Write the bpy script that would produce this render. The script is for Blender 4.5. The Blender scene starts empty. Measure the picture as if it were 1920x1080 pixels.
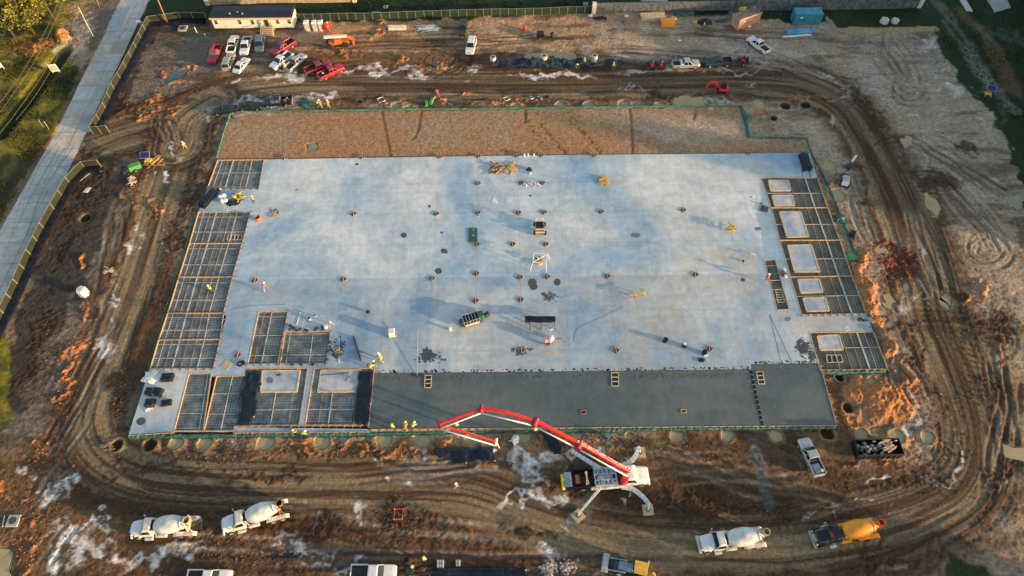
import bpy, bmesh, math, random
import numpy as np
from mathutils import Vector, Matrix, geometry
random.seed(7)
R = math.radians
sc = bpy.context.scene
# ---------------------------------------------------------------- camera
CAM_H, DEP, ROLL, FPX = 95.0, R(56.3), -0.0125, 1280.0
Fv = Vector((0, math.cos(DEP), -math.sin(DEP)))
r0 = Vector((1, 0, 0)); u0 = Vector((0, math.sin(DEP), math.cos(DEP)))
Rv = math.cos(ROLL) * r0 + math.sin(ROLL) * u0
Uv = -math.sin(ROLL) * r0 + math.cos(ROLL) * u0
cd = bpy.data.cameras.new('camera'); cam = bpy.data.objects.new('camera', cd)
sc.collection.objects.link(cam); sc.camera = cam
cd.sensor_width = 36; cd.lens = 24; cd.clip_start = 0.5; cd.clip_end = 3000
m = Matrix.Identity(4)
for i in range(3):
    m[i][0] = Rv[i]; m[i][1] = Uv[i]; m[i][2] = -Fv[i]
m[2][3] = CAM_H
cam.matrix_world = m
# ---------------------------------------------------------------- sky, sun, exposure
SUN_EL = R(8.0); SUN_AZ = Vector((0.93, -0.375, 0)).normalized()
w = bpy.data.worlds.new('World'); sc.world = w; w.use_nodes = True
nt = w.node_tree; bg = nt.nodes['Background']
sky = nt.nodes.new('ShaderNodeTexSky'); sky.sky_type = 'NISHITA'; sky.sun_disc = False
sky.sun_elevation = SUN_EL; sky.sun_rotation = math.atan2(SUN_AZ.x, SUN_AZ.y)
sky.air_density = 1.0; sky.dust_density = 1.2; sky.ozone_density = 0.55
nt.links.new(sky.outputs[0], bg.inputs[0]); bg.inputs[1].default_value = 0.15
sl = bpy.data.lights.new('sun', 'SUN'); sl.energy = 3.5; sl.angle = R(0.9); sl.color = (1.0, 0.66, 0.36)
so = bpy.data.objects.new('sun', sl); sc.collection.objects.link(so)
sd = Vector((SUN_AZ.x * math.cos(SUN_EL), SUN_AZ.y * math.cos(SUN_EL), math.sin(SUN_EL)))
so.rotation_euler = sd.to_track_quat('Z', 'Y').to_euler(); so.location = sd * 400
sc.view_settings.view_transform = 'Standard'; sc.view_settings.look = 'None'
sc.view_settings.gamma = 1; sc.view_settings.exposure = 1.16

def P(px, py, z=0.0):
    """point of the site plan: where the surveyed image point lies at height z"""
    v = FPX * Fv + (px - 960) * Rv + (540 - py) * Uv
    t = (z - CAM_H) / v.z
    return Vector((v.x * t, v.y * t, z))
# ---------------------------------------------------------------- object helpers
COL = sc.collection
class MB:
    def __init__(s): s.v = []; s.f = []
    def add(s, vs, fs):
        o = len(s.v); s.v += [tuple(p) for p in vs]; s.f += [tuple(i + o for i in f) for f in fs]
    def box(s, c, d, rz=0, ry=0, top=1.0, topy=None):
        if topy is None: topy = top
        M = Matrix.Rotation(rz, 3, 'Z') @ Matrix.Rotation(ry, 3, 'Y')
        vs = []
        for k in (-1, 1):
            tx, ty = (top, topy) if k > 0 else (1, 1)
            for a, b in ((-1, -1), (1, -1), (1, 1), (-1, 1)):
                vs.append(Vector(c) + M @ Vector((a * d[0] / 2 * tx, b * d[1] / 2 * ty, k * d[2] / 2)))
        s.add(vs, [(3, 2, 1, 0), (4, 5, 6, 7), (0, 1, 5, 4), (1, 2, 6, 5), (2, 3, 7, 6), (3, 0, 4, 7)]); return s
    def bar(s, p0, p1, wd, ht):
        p0 = Vector(p0); p1 = Vector(p1); d = (p1 - p0).normalized()
        sd_ = d.cross(Vector((0, 0, 1)))
        sd_ = Vector((1, 0, 0)) if sd_.length < 1e-4 else sd_.normalized()
        up = sd_.cross(d).normalized()
        vs = [p + sd_ * a * wd / 2 + up * b * ht / 2 for p in (p0, p1) for a, b in ((-1, -1), (1, -1), (1, 1), (-1, 1))]
        s.add(vs, [(0, 1, 2, 3), (7, 6, 5, 4), (0, 4, 5, 1), (1, 5, 6, 2), (2, 6, 7, 3), (3, 7, 4, 0)]); return s
    def tube(s, pts, r, n=8, caps=True):
        pts = [Vector(p) for p in pts]; rs = r if isinstance(r, (list, tuple)) else [r] * len(pts)
        rings = []; prev = None
        for i, p in enumerate(pts):
            d = (pts[min(i + 1, len(pts) - 1)] - pts[max(i - 1, 0)]).normalized()
            a = d.cross(Vector((0, 0, 1))) if abs(d.z) < 0.98 else d.cross(Vector((1, 0, 0)))
            a = a.normalized(); b = d.cross(a)
            if prev is not None and a.dot(prev) < 0: a, b = -a, -b
            prev = a
            rings.append([p + (a * math.cos(t * 2 * math.pi / n) + b * math.sin(t * 2 * math.pi / n)) * rs[i] for t in range(n)])
        return s.loft(rings, caps)
    def loft(s, rings, caps=True):
        n = len(rings[0]); vs = [p for r_ in rings for p in r_]; fs = []
        for i in range(len(rings) - 1):
            for j in range(n):
                k = (j + 1) % n
                fs.append((i * n + j, i * n + k, (i + 1) * n + k, (i + 1) * n + j))
        if caps:
            fs.append(tuple(range(n))[::-1]); fs.append(tuple((len(rings) - 1) * n + j for j in range(n)))
        s.add(vs, fs); return s
    def prism(s, poly, z0, z1):
        n = len(poly)
        vs = [(p[0], p[1], z0) for p in poly] + [(p[0], p[1], z1) for p in poly]
        fs = [(i, (i + 1) % n, n + (i + 1) % n, n + i) for i in range(n)] + [tuple(range(n))[::-1], tuple(range(n, 2 * n))]
        s.add(vs, fs); return s
    def ball(s, c, r, n=10, m_=6, jit=0):
        c = Vector(c); r = (r, r, r) if not isinstance(r, (tuple, list)) else r
        rings = []
        for i in range(m_ + 1):
            a = -math.pi / 2 + math.pi * i / m_; q = max(math.cos(a), 0.02)
            rings.append([c + Vector((r[0] * q * math.cos(t * 2 * math.pi / n), r[1] * q * math.sin(t * 2 * math.pi / n), r[2] * math.sin(a))) * (1 + random.uniform(-jit, jit)) for t in range(n)])
        return s.loft(rings)
    def build(s, name, mat, parent=None, smooth=False, bevel=0):
        me = bpy.data.meshes.new(name); me.from_pydata(s.v, [], s.f); me.update()
        bm = bmesh.new(); bm.from_mesh(me); bmesh.ops.recalc_face_normals(bm, faces=bm.faces); bm.to_mesh(me); bm.free()
        if smooth:
            for p in me.polygons: p.use_smooth = True
        me.materials.append(mat)
        o = bpy.data.objects.new(name, me); COL.objects.link(o)
        if parent: o.parent = parent
        if bevel:
            b = o.modifiers.new('bevel', 'BEVEL'); b.width = bevel; b.segments = 2; b.limit_method = 'ANGLE'
        return o
def tag(o, label, cat, group=None):
    o['label'] = label; o['category'] = cat
    if group: o['group'] = group
    return o
def struct(o, kind='structure'):
    o['kind'] = kind; return o
def thing(name, label, cat, loc, rz=0, group=None):
    o = bpy.data.objects.new(name, None); o.empty_display_size = 0.3; COL.objects.link(o)
    o.location = loc; o.rotation_euler = (0, 0, rz)
    return tag(o, label, cat, group)
def dup(root, loc, rz, label, group=None):
    c = root.copy(); COL.objects.link(c); c.location = loc; c.rotation_euler = (0, 0, rz); c['label'] = label
    if group: c['group'] = group
    def rec(a, b):
        for ch in a.children:
            d = ch.copy(); COL.objects.link(d); d.parent = b; rec(ch, d)
    rec(root, c); return c
ORD = ['first', 'second', 'third', 'fourth', 'fifth', 'sixth', 'seventh', 'eighth', 'ninth', 'tenth', 'eleventh', 'twelfth', 'thirteenth', 'fourteenth', 'fifteenth', 'sixteenth']
# ---------------------------------------------------------------- materials
def _mat(name):
    m_ = bpy.data.materials.new(name); m_.use_nodes = True
    return m_, m_.node_tree, m_.node_tree.nodes['Principled BSDF']
def mat(name, col, rough=0.6, var=0.12, scale=3.0, metal=0.0, bump=0.0, col2=None, coat=0, trans=0):
    m_, t, b = _mat(name)
    b.inputs['Roughness'].default_value = rough; b.inputs['Metallic'].default_value = metal
    if coat: b.inputs['Coat Weight'].default_value = coat
    tc = t.nodes.new('ShaderNodeTexCoord')
    no = t.nodes.new('ShaderNodeTexNoise'); no.inputs['Scale'].default_value = scale; no.inputs['Detail'].default_value = 5
    t.links.new(tc.outputs['Object'], no.inputs['Vector'])
    rmp = t.nodes.new('ShaderNodeValToRGB')
    c1 = tuple(max(0, c * (1 - var * 1.6)) for c in col); c2 = col2 or tuple(min(1, c * (1 + var)) for c in col)
    rmp.color_ramp.elements[0].position = 0.32; rmp.color_ramp.elements[1].position = 0.68
    rmp.color_ramp.elements[0].color = (*c1, 1); rmp.color_ramp.elements[1].color = (*c2, 1)
    t.links.new(no.outputs['Fac'], rmp.inputs[0]); t.links.new(rmp.outputs[0], b.inputs['Base Color'])
    if bump:
        bp = t.nodes.new('ShaderNodeBump'); bp.inputs['Strength'].default_value = 1.0; bp.inputs['Distance'].default_value = bump
        n2 = t.nodes.new('ShaderNodeTexNoise'); n2.inputs['Scale'].default_value = scale * 2.3; n2.inputs['Detail'].default_value = 6
        t.links.new(tc.outputs['Object'], n2.inputs['Vector'])
        t.links.new(n2.outputs['Fac'], bp.inputs['Height']); t.links.new(bp.outputs[0], b.inputs['Normal'])
    return m_
M = {}
def mk(k, *a, **kw): M[k] = mat(k, *a, **kw); return M[k]
mk('white_paint', (0.78, 0.78, 0.76), 0.35, 0.05, 1.5, coat=0.3)
mk('cream_paint', (0.74, 0.68, 0.55), 0.5, 0.06, 2)
mk('dirty_white', (0.66, 0.64, 0.60), 0.6, 0.28, 1.6)
mk('drum_white', (0.50, 0.47, 0.42), 0.45, 0.0, 1.1, col2=(0.82, 0.82, 0.80))
mk('outrigger_white', (0.72, 0.74, 0.76), 0.5, 0.12, 1.0)
mk('silver_paint', (0.50, 0.51, 0.52), 0.3, 0.06, 2, metal=0.4, coat=0.4)
mk('tan_paint', (0.42, 0.38, 0.32), 0.35, 0.08, 2, metal=0.2, coat=0.4)
mk('grey_paint', (0.16, 0.19, 0.20), 0.35, 0.08, 2, metal=0.2, coat=0.4)
mk('red_paint', (0.50, 0.02, 0.03), 0.35, 0.12, 2, coat=0.4)
mk('dark_red_paint', (0.32, 0.012, 0.03), 0.35, 0.15, 2, coat=0.4)
mk('black_paint', (0.010, 0.012, 0.016), 0.2, 0.2, 2, coat=0.5)
mk('navy_paint', (0.02, 0.035, 0.06), 0.28, 0.2, 2, coat=0.5)
mk('green_dark_paint', (0.02, 0.05, 0.045), 0.4, 0.2, 2, coat=0.3)
mk('glass', (0.012, 0.02, 0.028), 0.08, 0.1, 2)
mk('glass_light', (0.10, 0.15, 0.17), 0.12, 0.3, 4)
mk('rubber', (0.02, 0.019, 0.018), 0.85, 0.3, 6)
mk('rim', (0.35, 0.33, 0.30), 0.5, 0.25, 6, metal=0.5)
mk('muddy_rim', (0.40, 0.27, 0.15), 0.8, 0.25, 6)
mk('chassis', (0.04, 0.038, 0.036), 0.7, 0.3, 3)
mk('lamp', (0.75, 0.73, 0.66), 0.2, 0.05, 3)
mk('tail_lamp', (0.35, 0.01, 0.01), 0.3, 0.1, 3)
mk('orange_paint', (0.95, 0.34, 0.02), 0.4, 0.1, 2, coat=0.2)
mk('machine_orange', (0.75, 0.16, 0.03), 0.5, 0.15, 2)
mk('machine_red', (0.78, 0.04, 0.02), 0.4, 0.12, 2, coat=0.2)
mk('boom_red', (0.80, 0.035, 0.022), 0.4, 0.1, 1.2, coat=0.2)
mk('machine_yellow', (0.75, 0.45, 0.06), 0.5, 0.12, 2)
mk('machine_blue', (0.16, 0.24, 0.36), 0.5, 0.25, 2)
mk('steel_light', (0.45, 0.50, 0.54), 0.5, 0.2, 2, metal=0.2)
mk('steel_blue', (0.28, 0.36, 0.44), 0.55, 0.25, 1.5)
mk('steel_dark', (0.10, 0.10, 0.10), 0.6, 0.3, 3, metal=0.3)
mk('rust', (0.24, 0.10, 0.045), 0.85, 0.3, 4)
mk('lumber', (0.62, 0.40, 0.20), 0.75, 0.2, 3)
mk('lumber_dark', (0.34, 0.22, 0.13), 0.8, 0.25, 3)
mk('lumber_pale', (0.68, 0.52, 0.32), 0.75, 0.15, 2)
mk('plywood', (0.55, 0.42, 0.25), 0.8, 0.15, 1)
mk('fence_wood', (0.125, 0.14, 0.15), 0.9, 0.35, 1.2)
mk('fence_wood_warm', (0.48, 0.38, 0.25), 0.9, 0.2, 1.2)
mk('poly_black', (0.011, 0.015, 0.026), 0.25, 0.3, 0.7, bump=0.10)
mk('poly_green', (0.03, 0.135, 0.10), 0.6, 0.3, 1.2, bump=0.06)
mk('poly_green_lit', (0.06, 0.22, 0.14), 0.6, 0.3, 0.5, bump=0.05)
mk('bright_green', (0.08, 0.36, 0.09), 0.5, 0.1, 2)
mk('turf_green', (0.03, 0.12, 0.08), 0.8, 0.2, 2)
mk('cone_concrete', (0.60, 0.58, 0.54), 0.85, 0.15, 3)
mk('vest', (0.62, 0.80, 0.08), 0.7, 0.1, 6)
mk('vest_orange', (0.85, 0.36, 0.02), 0.7, 0.1, 6)
mk('hat_white', (0.85, 0.85, 0.82), 0.4, 0.03, 6)
mk('hat_yellow', (0.85, 0.70, 0.10), 0.4, 0.03, 6)
mk('jeans', (0.07, 0.09, 0.14), 0.9, 0.2, 8)
mk('khaki', (0.42, 0.33, 0.20), 0.9, 0.2, 8)
mk('dark_shirt', (0.05, 0.05, 0.06), 0.9, 0.2, 8)
mk('white_shirt', (0.65, 0.63, 0.60), 0.9, 0.1, 8)
mk('skin', (0.35, 0.19, 0.12), 0.6, 0.1, 8)
mk('tarp_blue', (0.08, 0.38, 0.66), 0.5, 0.15, 1)
mk('container_blue', (0.05, 0.26, 0.38), 0.6, 0.2, 1.2)
mk('container_tan', (0.62, 0.36, 0.24), 0.7, 0.12, 1)
mk('container_roof', (0.17, 0.14, 0.13), 0.8, 0.35, 1)
mk('navy_roof', (0.014, 0.02, 0.04), 0.7, 0.25, 0.6)
mk('trailer_wall', (0.80, 0.74, 0.64), 0.5, 0.03, 0.6)
mk('trim_orange', (0.75, 0.42, 0.13), 0.5, 0.05, 1)
mk('solar', (0.015, 0.03, 0.14), 0.2, 0.15, 4)
mk('porta_body', (0.42, 0.40, 0.33), 0.6, 0.1, 3)
mk('porta_roof', (0.80, 0.80, 0.78), 0.5, 0.04, 3)
mk('pallet_brown', (0.16, 0.09, 0.055), 0.8, 0.3, 4)
mk('pink_paint', (0.75, 0.42, 0.42), 0.8, 0.1, 6)
mk('lime_dust', (0.72, 0.74, 0.76), 0.9, 0.1, 2)
mk('mortar_dark', (0.085, 0.095, 0.10), 0.5, 0.2, 3)
mk('mortar_mid', (0.19, 0.19, 0.185), 0.7, 0.25, 2)
mk('cable', (0.20, 0.17, 0.08), 0.8, 0.1, 1)
mk('pole_wood', (0.42, 0.20, 0.09), 0.9, 0.2, 2)
mk('pole_pale', (0.62, 0.56, 0.36), 0.8, 0.15, 1)
mk('water_tan', (0.43, 0.34, 0.185), 0.55, 0.10, 0.3)
mk('water_green', (0.27, 0.28, 0.17), 0.35, 0.10, 0.4)
mk('water_teal', (0.09, 0.15, 0.15), 0.15, 0.15, 0.3)
mk('windscreen', (0.024, 0.032, 0.014), 0.85, 0.25, 0.4)
mk('windscreen_dark', (0.018, 0.04, 0.028), 0.85, 0.3, 0.6)
mk('post_galv', (0.26, 0.245, 0.19), 0.5, 0.1, 3)
mk('pad_concrete', (0.40, 0.42, 0.40), 0.85, 0.08, 0.5)
mk('bark', (0.10, 0.07, 0.045), 0.9, 0.3, 4)
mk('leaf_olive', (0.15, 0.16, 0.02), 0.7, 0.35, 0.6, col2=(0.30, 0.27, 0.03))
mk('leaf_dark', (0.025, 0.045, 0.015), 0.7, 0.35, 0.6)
mk('weed', (0.05, 0.06, 0.015), 0.8, 0.4, 0.15, col2=(0.13, 0.11, 0.025))
mk('rubble', (0.42, 0.34, 0.29), 0.9, 0.3, 4)
mk('rebar', (0.13, 0.13, 0.125), 0.7, 0.2, 1)
mk('chair_strip', (0.52, 0.53, 0.50), 0.8, 0.15, 1)
mk('strip_wood', (0.42, 0.27, 0.13), 0.8, 0.2, 1)
# ---------------------------------------------------------------- value noise
def vnoise(x, y, seed):
    rs = np.random.RandomState(seed); tb = rs.rand(256, 256).astype(np.float32)
    xi = np.floor(x).astype(np.int64); yi = np.floor(y).astype(np.int64)
    fx = (x - xi).astype(np.float32); fy = (y - yi).astype(np.float32)
    fx = fx * fx * (3 - 2 * fx); fy = fy * fy * (3 - 2 * fy)
    a = tb[xi & 255, yi & 255]; b = tb[(xi + 1) & 255, yi & 255]; c = tb[xi & 255, (yi + 1) & 255]; d = tb[(xi + 1) & 255, (yi + 1) & 255]
    return (a * (1 - fx) + b * fx) * (1 - fy) + (c * (1 - fx) + d * fx) * fy
def fbm(x, y, seed, octv=4, gain=0.5):
    s = 0; a = 1; t = 0
    for i in range(octv):
        s = s + a * vnoise(x * 2 ** i + 17.3 * i, y * 2 ** i + 9.1 * i, seed + i); t += a; a *= gain
    return s / t
def sstep(a, b, x):
    t = np.clip((x - a) / (b - a), 0, 1); return t * t * (3 - 2 * t)
# ---------------------------------------------------------------- the ground: one height field
ST = 0.17
def axis(a, b):
    core = np.arange(a, b + ST / 2, ST); ext = np.cumsum(ST * 1.35 ** np.arange(1, 24))
    return np.concatenate([a - ext[::-1], core, b + ext])
GX = axis(-134, 134); GY = axis(9, 172)
NX, NY = len(GX), len(GY)
XX, YY = np.meshgrid(GX, GY, indexing='ij')
XX = XX.astype(np.float32); YY = YY.astype(np.float32)
C = np.zeros((NX, NY, 3), np.float32); Z = np.zeros((NX, NY), np.float32)
RO = np.full((NX, NY), 0.5, np.float32)      # clod roughness
WET = np.zeros((NX, NY), np.float32)
WX = XX + (fbm(XX * .35, YY * .35, 11, 4) - .5) * 5 + (fbm(XX * 1.5, YY * 1.5, 31, 3) - .5) * 1.2
WY = YY + (fbm(XX * .35, YY * .35, 21, 4) - .5) * 5 + (fbm(XX * 1.5, YY * 1.5, 41, 3) - .5) * 1.2
N1 = fbm(XX * .05, YY * .05, 51, 4); N2 = fbm(XX * .25, YY * .25, 61, 4); N3 = fbm(XX * 1.1, YY * 1.1, 71, 4); N4 = fbm(XX * .12, YY * .5, 81, 4); NF = fbm(XX * .9, YY * 2.1, 401, 4, .7)
PAL = dict(dry=(.37, .315, .25), tan=(.42, .29, .185), mud=(.175, .105, .056), wet=(.070, .039, .022), clay=(.43, .20, .08), redclay=(.17, .055, .03),
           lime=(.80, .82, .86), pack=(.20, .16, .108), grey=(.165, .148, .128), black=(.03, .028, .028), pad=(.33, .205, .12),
           grass=(.02, .045, .014), olive=(.26, .22, .03), sand=(.36, .29, .165), padgrey=(.30, .235, .175), pale=(.42, .385, .35), slate=(.13, .15, .155))
PAL = {k: np.array(v, np.float32) for k, v in PAL.items()}
def win(x0, x1, y0, y1):
    i0, i1 = np.searchsorted(GX, [x0, x1]); j0, j1 = np.searchsorted(GY, [y0, y1])
    return slice(max(i0, 0), min(i1 + 1, NX)), slice(max(j0, 0), min(j1 + 1, NY))
def lay(sl_, mask, col, k=1.0):
    mk_ = (mask * k)[..., None]; C[sl_] = C[sl_] * (1 - mk_) + PAL[col] * mk_
def blob(px, py, rw, rh, col=None, ang=0, k=1.0, rag=1.0, soft=.35, h=0, ro=None, wet=None, hk=1.0):
    a = R(ang); c = P(px, py)
    A = P(px + rw * math.cos(a), py - rw * math.sin(a)) - c; B = P(px + rh * math.sin(a), py + rh * math.cos(a)) - c
    rad = max(A.length, B.length) * 1.7 + 2; s_ = win(c.x - rad, c.x + rad, c.y - rad, c.y + rad)
    x = XX[s_] * (1 - rag * .0) + (WX[s_] - XX[s_]) * rag * .7 - c.x; y = YY[s_] + (WY[s_] - YY[s_]) * rag * .7 - c.y
    D = A.x * B.y - A.y * B.x
    p = (x * B.y - y * B.x) / D; q = (A.x * y - A.y * x) / D
    r = np.hypot(p, q); nn = (N3[s_] - .5) * rag * .9 + (N2[s_] - .5) * rag * .5
    mask = sstep(1 + soft / 2, 1 - soft, r + nn)
    if col in ('lime', 'clay', 'wet'): mask = mask * (sstep(.28, .58, NF[s_] + mask * .28) if col != 'lime' else sstep(.34, .56, NF[s_] + mask * .26))
    if col: lay(s_, mask, col, k)
    if h: Z[s_] += h * sstep(1.15, .2, r) * hk
    if ro is not None: RO[s_] = RO[s_] * (1 - mask) + ro * mask
    if wet is not None: WET[s_] = WET[s_] * (1 - mask) + wet * mask
    return s_, mask
def inpoly(x, y, poly):
    res = np.zeros(x.shape, bool); n = len(poly)
    for i in range(n):
        x1, y1 = poly[i]; x2, y2 = poly[(i + 1) % n]
        if y1 == y2: continue
        res ^= ((y1 > y) != (y2 > y)) & (x < (x2 - x1) * (y - y1) / (y2 - y1) + x1)
    return res
def polymask(pts, warp=1.0, w=True):
    poly = [tuple(P(*p)[:2]) for p in pts] if w else pts
    x0, x1 = min(p[0] for p in poly) - 4, max(p[0] for p in poly) + 4; y0, y1 = min(p[1] for p in poly) - 4, max(p[1] for p in poly) + 4
    s_ = win(x0, x1, y0, y1)
    m_ = inpoly(XX[s_] + (WX[s_] - XX[s_]) * warp, YY[s_] + (WY[s_] - YY[s_]) * warp, poly).astype(np.float32)
    for _ in range(2):
        q = np.pad(m_, 1, mode='edge'); m_ = (q[:-2, 1:-1] + q[2:, 1:-1] + q[1:-1, :-2] + q[1:-1, 2:] + 2 * m_) / 6
    return s_, m_
def region(pts, col, k=1.0, warp=1.0, ro=None):
    s_, m_ = polymask(pts, warp); lay(s_, m_, col, k)
    if ro is not None: RO[s_] = RO[s_] * (1 - m_) + ro * m_
    return s_, m_
def smooth_line(pts, step=1.0, w=True):
    q = [np.array(P(*p)[:2]) if w else np.array(p) for p in pts]
    out = []
    for i in range(len(q) - 1):
        p0 = q[max(i - 1, 0)]; p1 = q[i]; p2 = q[i + 1]; p3 = q[min(i + 2, len(q) - 1)]
        n = max(2, int(np.linalg.norm(p2 - p1) / step))
        for t in np.arange(n) / n:
            out.append(.5 * ((2 * p1) + (p2 - p0) * t + (2 * p0 - 5 * p1 + 4 * p2 - p3) * t * t + (3 * p1 - p0 - 3 * p2 + p3) * t ** 3))
    out.append(q[-1]); return np.array(out)
def linefield(pts, wd, step=1.0, w=True):
    """signed distance and arc length near a polyline, in metres"""
    L = smooth_line(pts, step, w); x0, y0 = L.min(0) - wd - 1; x1, y1 = L.max(0) + wd + 1
    s_ = win(x0, x1, y0, y1); D = np.full(XX[s_].shape, 99., np.float32); S = np.zeros_like(D); oi, oj = s_[0].start, s_[1].start
    acc = 0
    for i in range(len(L) - 1):
        a, b = L[i], L[i + 1]; d = b - a; ln = np.hypot(*d)
        if ln < 1e-5: continue
        u = win(min(a[0], b[0]) - wd, max(a[0], b[0]) + wd, min(a[1], b[1]) - wd, max(a[1], b[1]) + wd)
        v = (slice(u[0].start - oi, u[0].stop - oi), slice(u[1].start - oj, u[1].stop - oj))
        x = XX[u] - a[0]; y = YY[u] - a[1]; t = np.clip((x * d[0] + y * d[1]) / ln ** 2, 0, 1)
        ds = np.hypot(x - t * d[0], y - t * d[1]); sg = np.sign(d[0] * y - d[1] * x); sg[sg == 0] = 1
        m_ = ds < np.abs(D[v]); D[v] = np.where(m_, ds * sg, D[v]); S[v] = np.where(m_, acc + t * ln, S[v]); acc += ln
    return s_, D, S
def rut(pts, dark=.35, depth=.07, gauge=.95, wd=.32, col='wet', w=True, seed=None, lug=0):
    s_, D, S = linefield(pts, 2.2, .8, w); a = np.abs(D); seed = seed or random.randint(100, 9999)
    tot = float(S[np.abs(D) < 3].max()) if (np.abs(D) < 3).any() else 1; ew = sstep(0, 3.5, S) * sstep(tot, tot - 3.5, S); r = np.exp(-((a - gauge) / wd) ** 2) * ew; nn = vnoise(S * .25, D * 0 + seed, seed) * .8 + .35
    m_ = np.clip(r * nn, 0, 1); lay(s_, m_, col, dark)
    ridge = (np.exp(-((a - gauge - .55) / .22) ** 2) * .5 + np.exp(-((a - gauge + .5) / .2) ** 2) * .4) * ew
    Z[s_] += (-depth * r + depth * ridge) * nn
# --- base colour and height
Z += (fbm(XX * .03, YY * .03, 1, 3) - .5) * .9 + (fbm(XX * .16, YY * .16, 5, 3) - .5) * .28
t = sstep(.35, .65, N1)[..., None]; C[:] = PAL['mud'] * (1 - t) + (PAL['dry'] * .55 + PAL['mud'] * .45) * t
# broad zones
region([(1060, 10), (1560, 20), (1760, 60), (1925, 280), (1925, 700), (1800, 640), (1740, 480), (1640, 240), (1480, 120), (1150, 110)], 'dry', .72, 1.2, .45)
region([(1560, 300), (1640, 420), (1720, 700), (1760, 700), (1660, 380), (1590, 250), (1500, 160), (1180, 160), (1180, 205), (1440, 205)], 'dry', .7, 1.4, .5)
region([(560, 40), (1180, 25), (1250, 95), (900, 92), (560, 100)], 'tan', .85, 1.2, .5)
region([(560, 160), (1180, 165), (1180, 210), (430, 215), (430, 180)], 'tan', .5, 1.4, .9)
region([(270, 35), (400, 55), (400, 150), (330, 220), (200, 245)], 'grey', .9, 1, .5)
region([(150, 310), (330, 290), (300, 420), (200, 640), (100, 800), (0, 850), (0, 680), (90, 420)], 'grey', .85, 1, .6)
region([(420, 215), (370, 330), (330, 520), (250, 730), (200, 800), (245, 815), (405, 300)], 'grey', .6, 1.4, .8)
region([(0, 860), (160, 820), (200, 900), (1600, 880), (1925, 960), (1925, 1100), (0, 1100)], 'mud', .8, 1.5, .9)
region([(1180, 805), (1500, 805), (1600, 930), (1300, 990), (1080, 960), (1160, 830)], 'wet', .75, 1.3, .55)
region([(195, 815), (1180, 805), (1180, 850), (900, 880), (200, 870)], 'tan', .45, 1.4, 1.0)
region([(1680, 960), (1925, 800), (1925, 1100), (1500, 1100), (1560, 1060)], 'dry', .5, 1.5, .6)
region([(1570, 690), (1700, 640), (1780, 760), (1780, 860), (1700, 900), (1600, 800)], 'tan', .6, 1.5, 1.1)
region([(150, 100), (235, 0), (100, 0), (20, 110), (60, 180)], 'grey', .8, 1.5, .7)
# mottling everywhere
t = sstep(.52, .72, N4)[..., None] * .55; C[:] = C * (1 - t) + PAL['wet'] * t
t = (sstep(.5, .72, fbm(XX * .3, YY * .12, 87, 4)) * sstep(10, 60, XX + (YY - 60) * .5))[..., None] * .38; C[:] = C * (1 - t) + PAL['pale'] * t
t = sstep(.5, .75, fbm(XX * .5, YY * 1.9, 88, 4, .65))[..., None] * .35; C[:] = C * (1 - t) + C * .45 * t
t = sstep(.55, .8, fbm(XX * .8, YY * 1.3, 89, 4, .65))[..., None] * .45; C[:] = C * (1 - t) + np.minimum(C * 1.7, .6) * t
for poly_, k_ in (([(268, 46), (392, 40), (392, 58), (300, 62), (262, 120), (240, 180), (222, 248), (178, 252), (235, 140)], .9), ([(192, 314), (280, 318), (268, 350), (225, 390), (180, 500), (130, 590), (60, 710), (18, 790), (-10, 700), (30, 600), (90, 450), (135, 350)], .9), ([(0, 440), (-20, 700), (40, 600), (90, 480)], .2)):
    region(poly_, 'black', k_ * .8, 1.3, .6)  # near-black soil beside the fences, with fence shade painted into its colour
region([(195, 868), (300, 872), (500, 868), (760, 862), (800, 875), (700, 893), (560, 890), (400, 885), (260, 880)], 'wet', .9, 1.0, .8)
region([(100, 1060), (560, 1045), (900, 1020), (1300, 1050), (1300, 1100), (100, 1100)], 'wet', .5, 1.5, .8)
region([(1500, 1070), (1720, 1010), (1850, 940), (1880, 830), (1850, 720), (1870, 720), (1910, 850), (1870, 980), (1700, 1060)], 'wet', .65, 1.3, 1.0)
# --- building pad (not yet poured part) and grass
PADPOLY = [(433, 211), (1390, 199), (1403, 258), (1513, 260), (1521, 290), (405, 300)]
s_, pm = region(PADPOLY, 'pad', 1, .12, .28)
Z[s_] = Z[s_] * (1 - pm) + (.12 + Z[s_] * .12) * pm
t = (sstep(.45, .7, fbm(XX[s_] * .09, YY[s_] * .14, 91, 4)) * pm * .7)[..., None]; C[s_] = C[s_] * (1 - t) + PAL['padgrey'] * t
blob(1440, 112, 110, 30, 'pale', -22, .8, 1.6, .8); blob(1215, 104, 44, 16, 'pale', 10, .8, 1.6, .7); blob(1690, 110, 110, 40, 'pale', 0, .3, 2, 1); blob(1640, 150, 60, 16, 'pale', -30, .6, 2, 1); blob(1850, 450, 50, 40, 'pale', 0, .25, 2, 1); blob(1880, 600, 60, 60, 'wet', 0, .4, 2, 1, ro=1); blob(1800, 500, 60, 30, 'wet', 0, .35, 2, 1); blob(1820, 340, 60, 40, 'pale', -40, .4, 2, 1); blob(1330, 245, 150, 40, 'dry', 0, .75, 1.5, 1.0); blob(1240, 235, 120, 26, 'pale', -8, .45, 2, 1); blob(1240, 212, 120, 20, 'padgrey', 0, .8, 1.5, .9)
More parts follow.
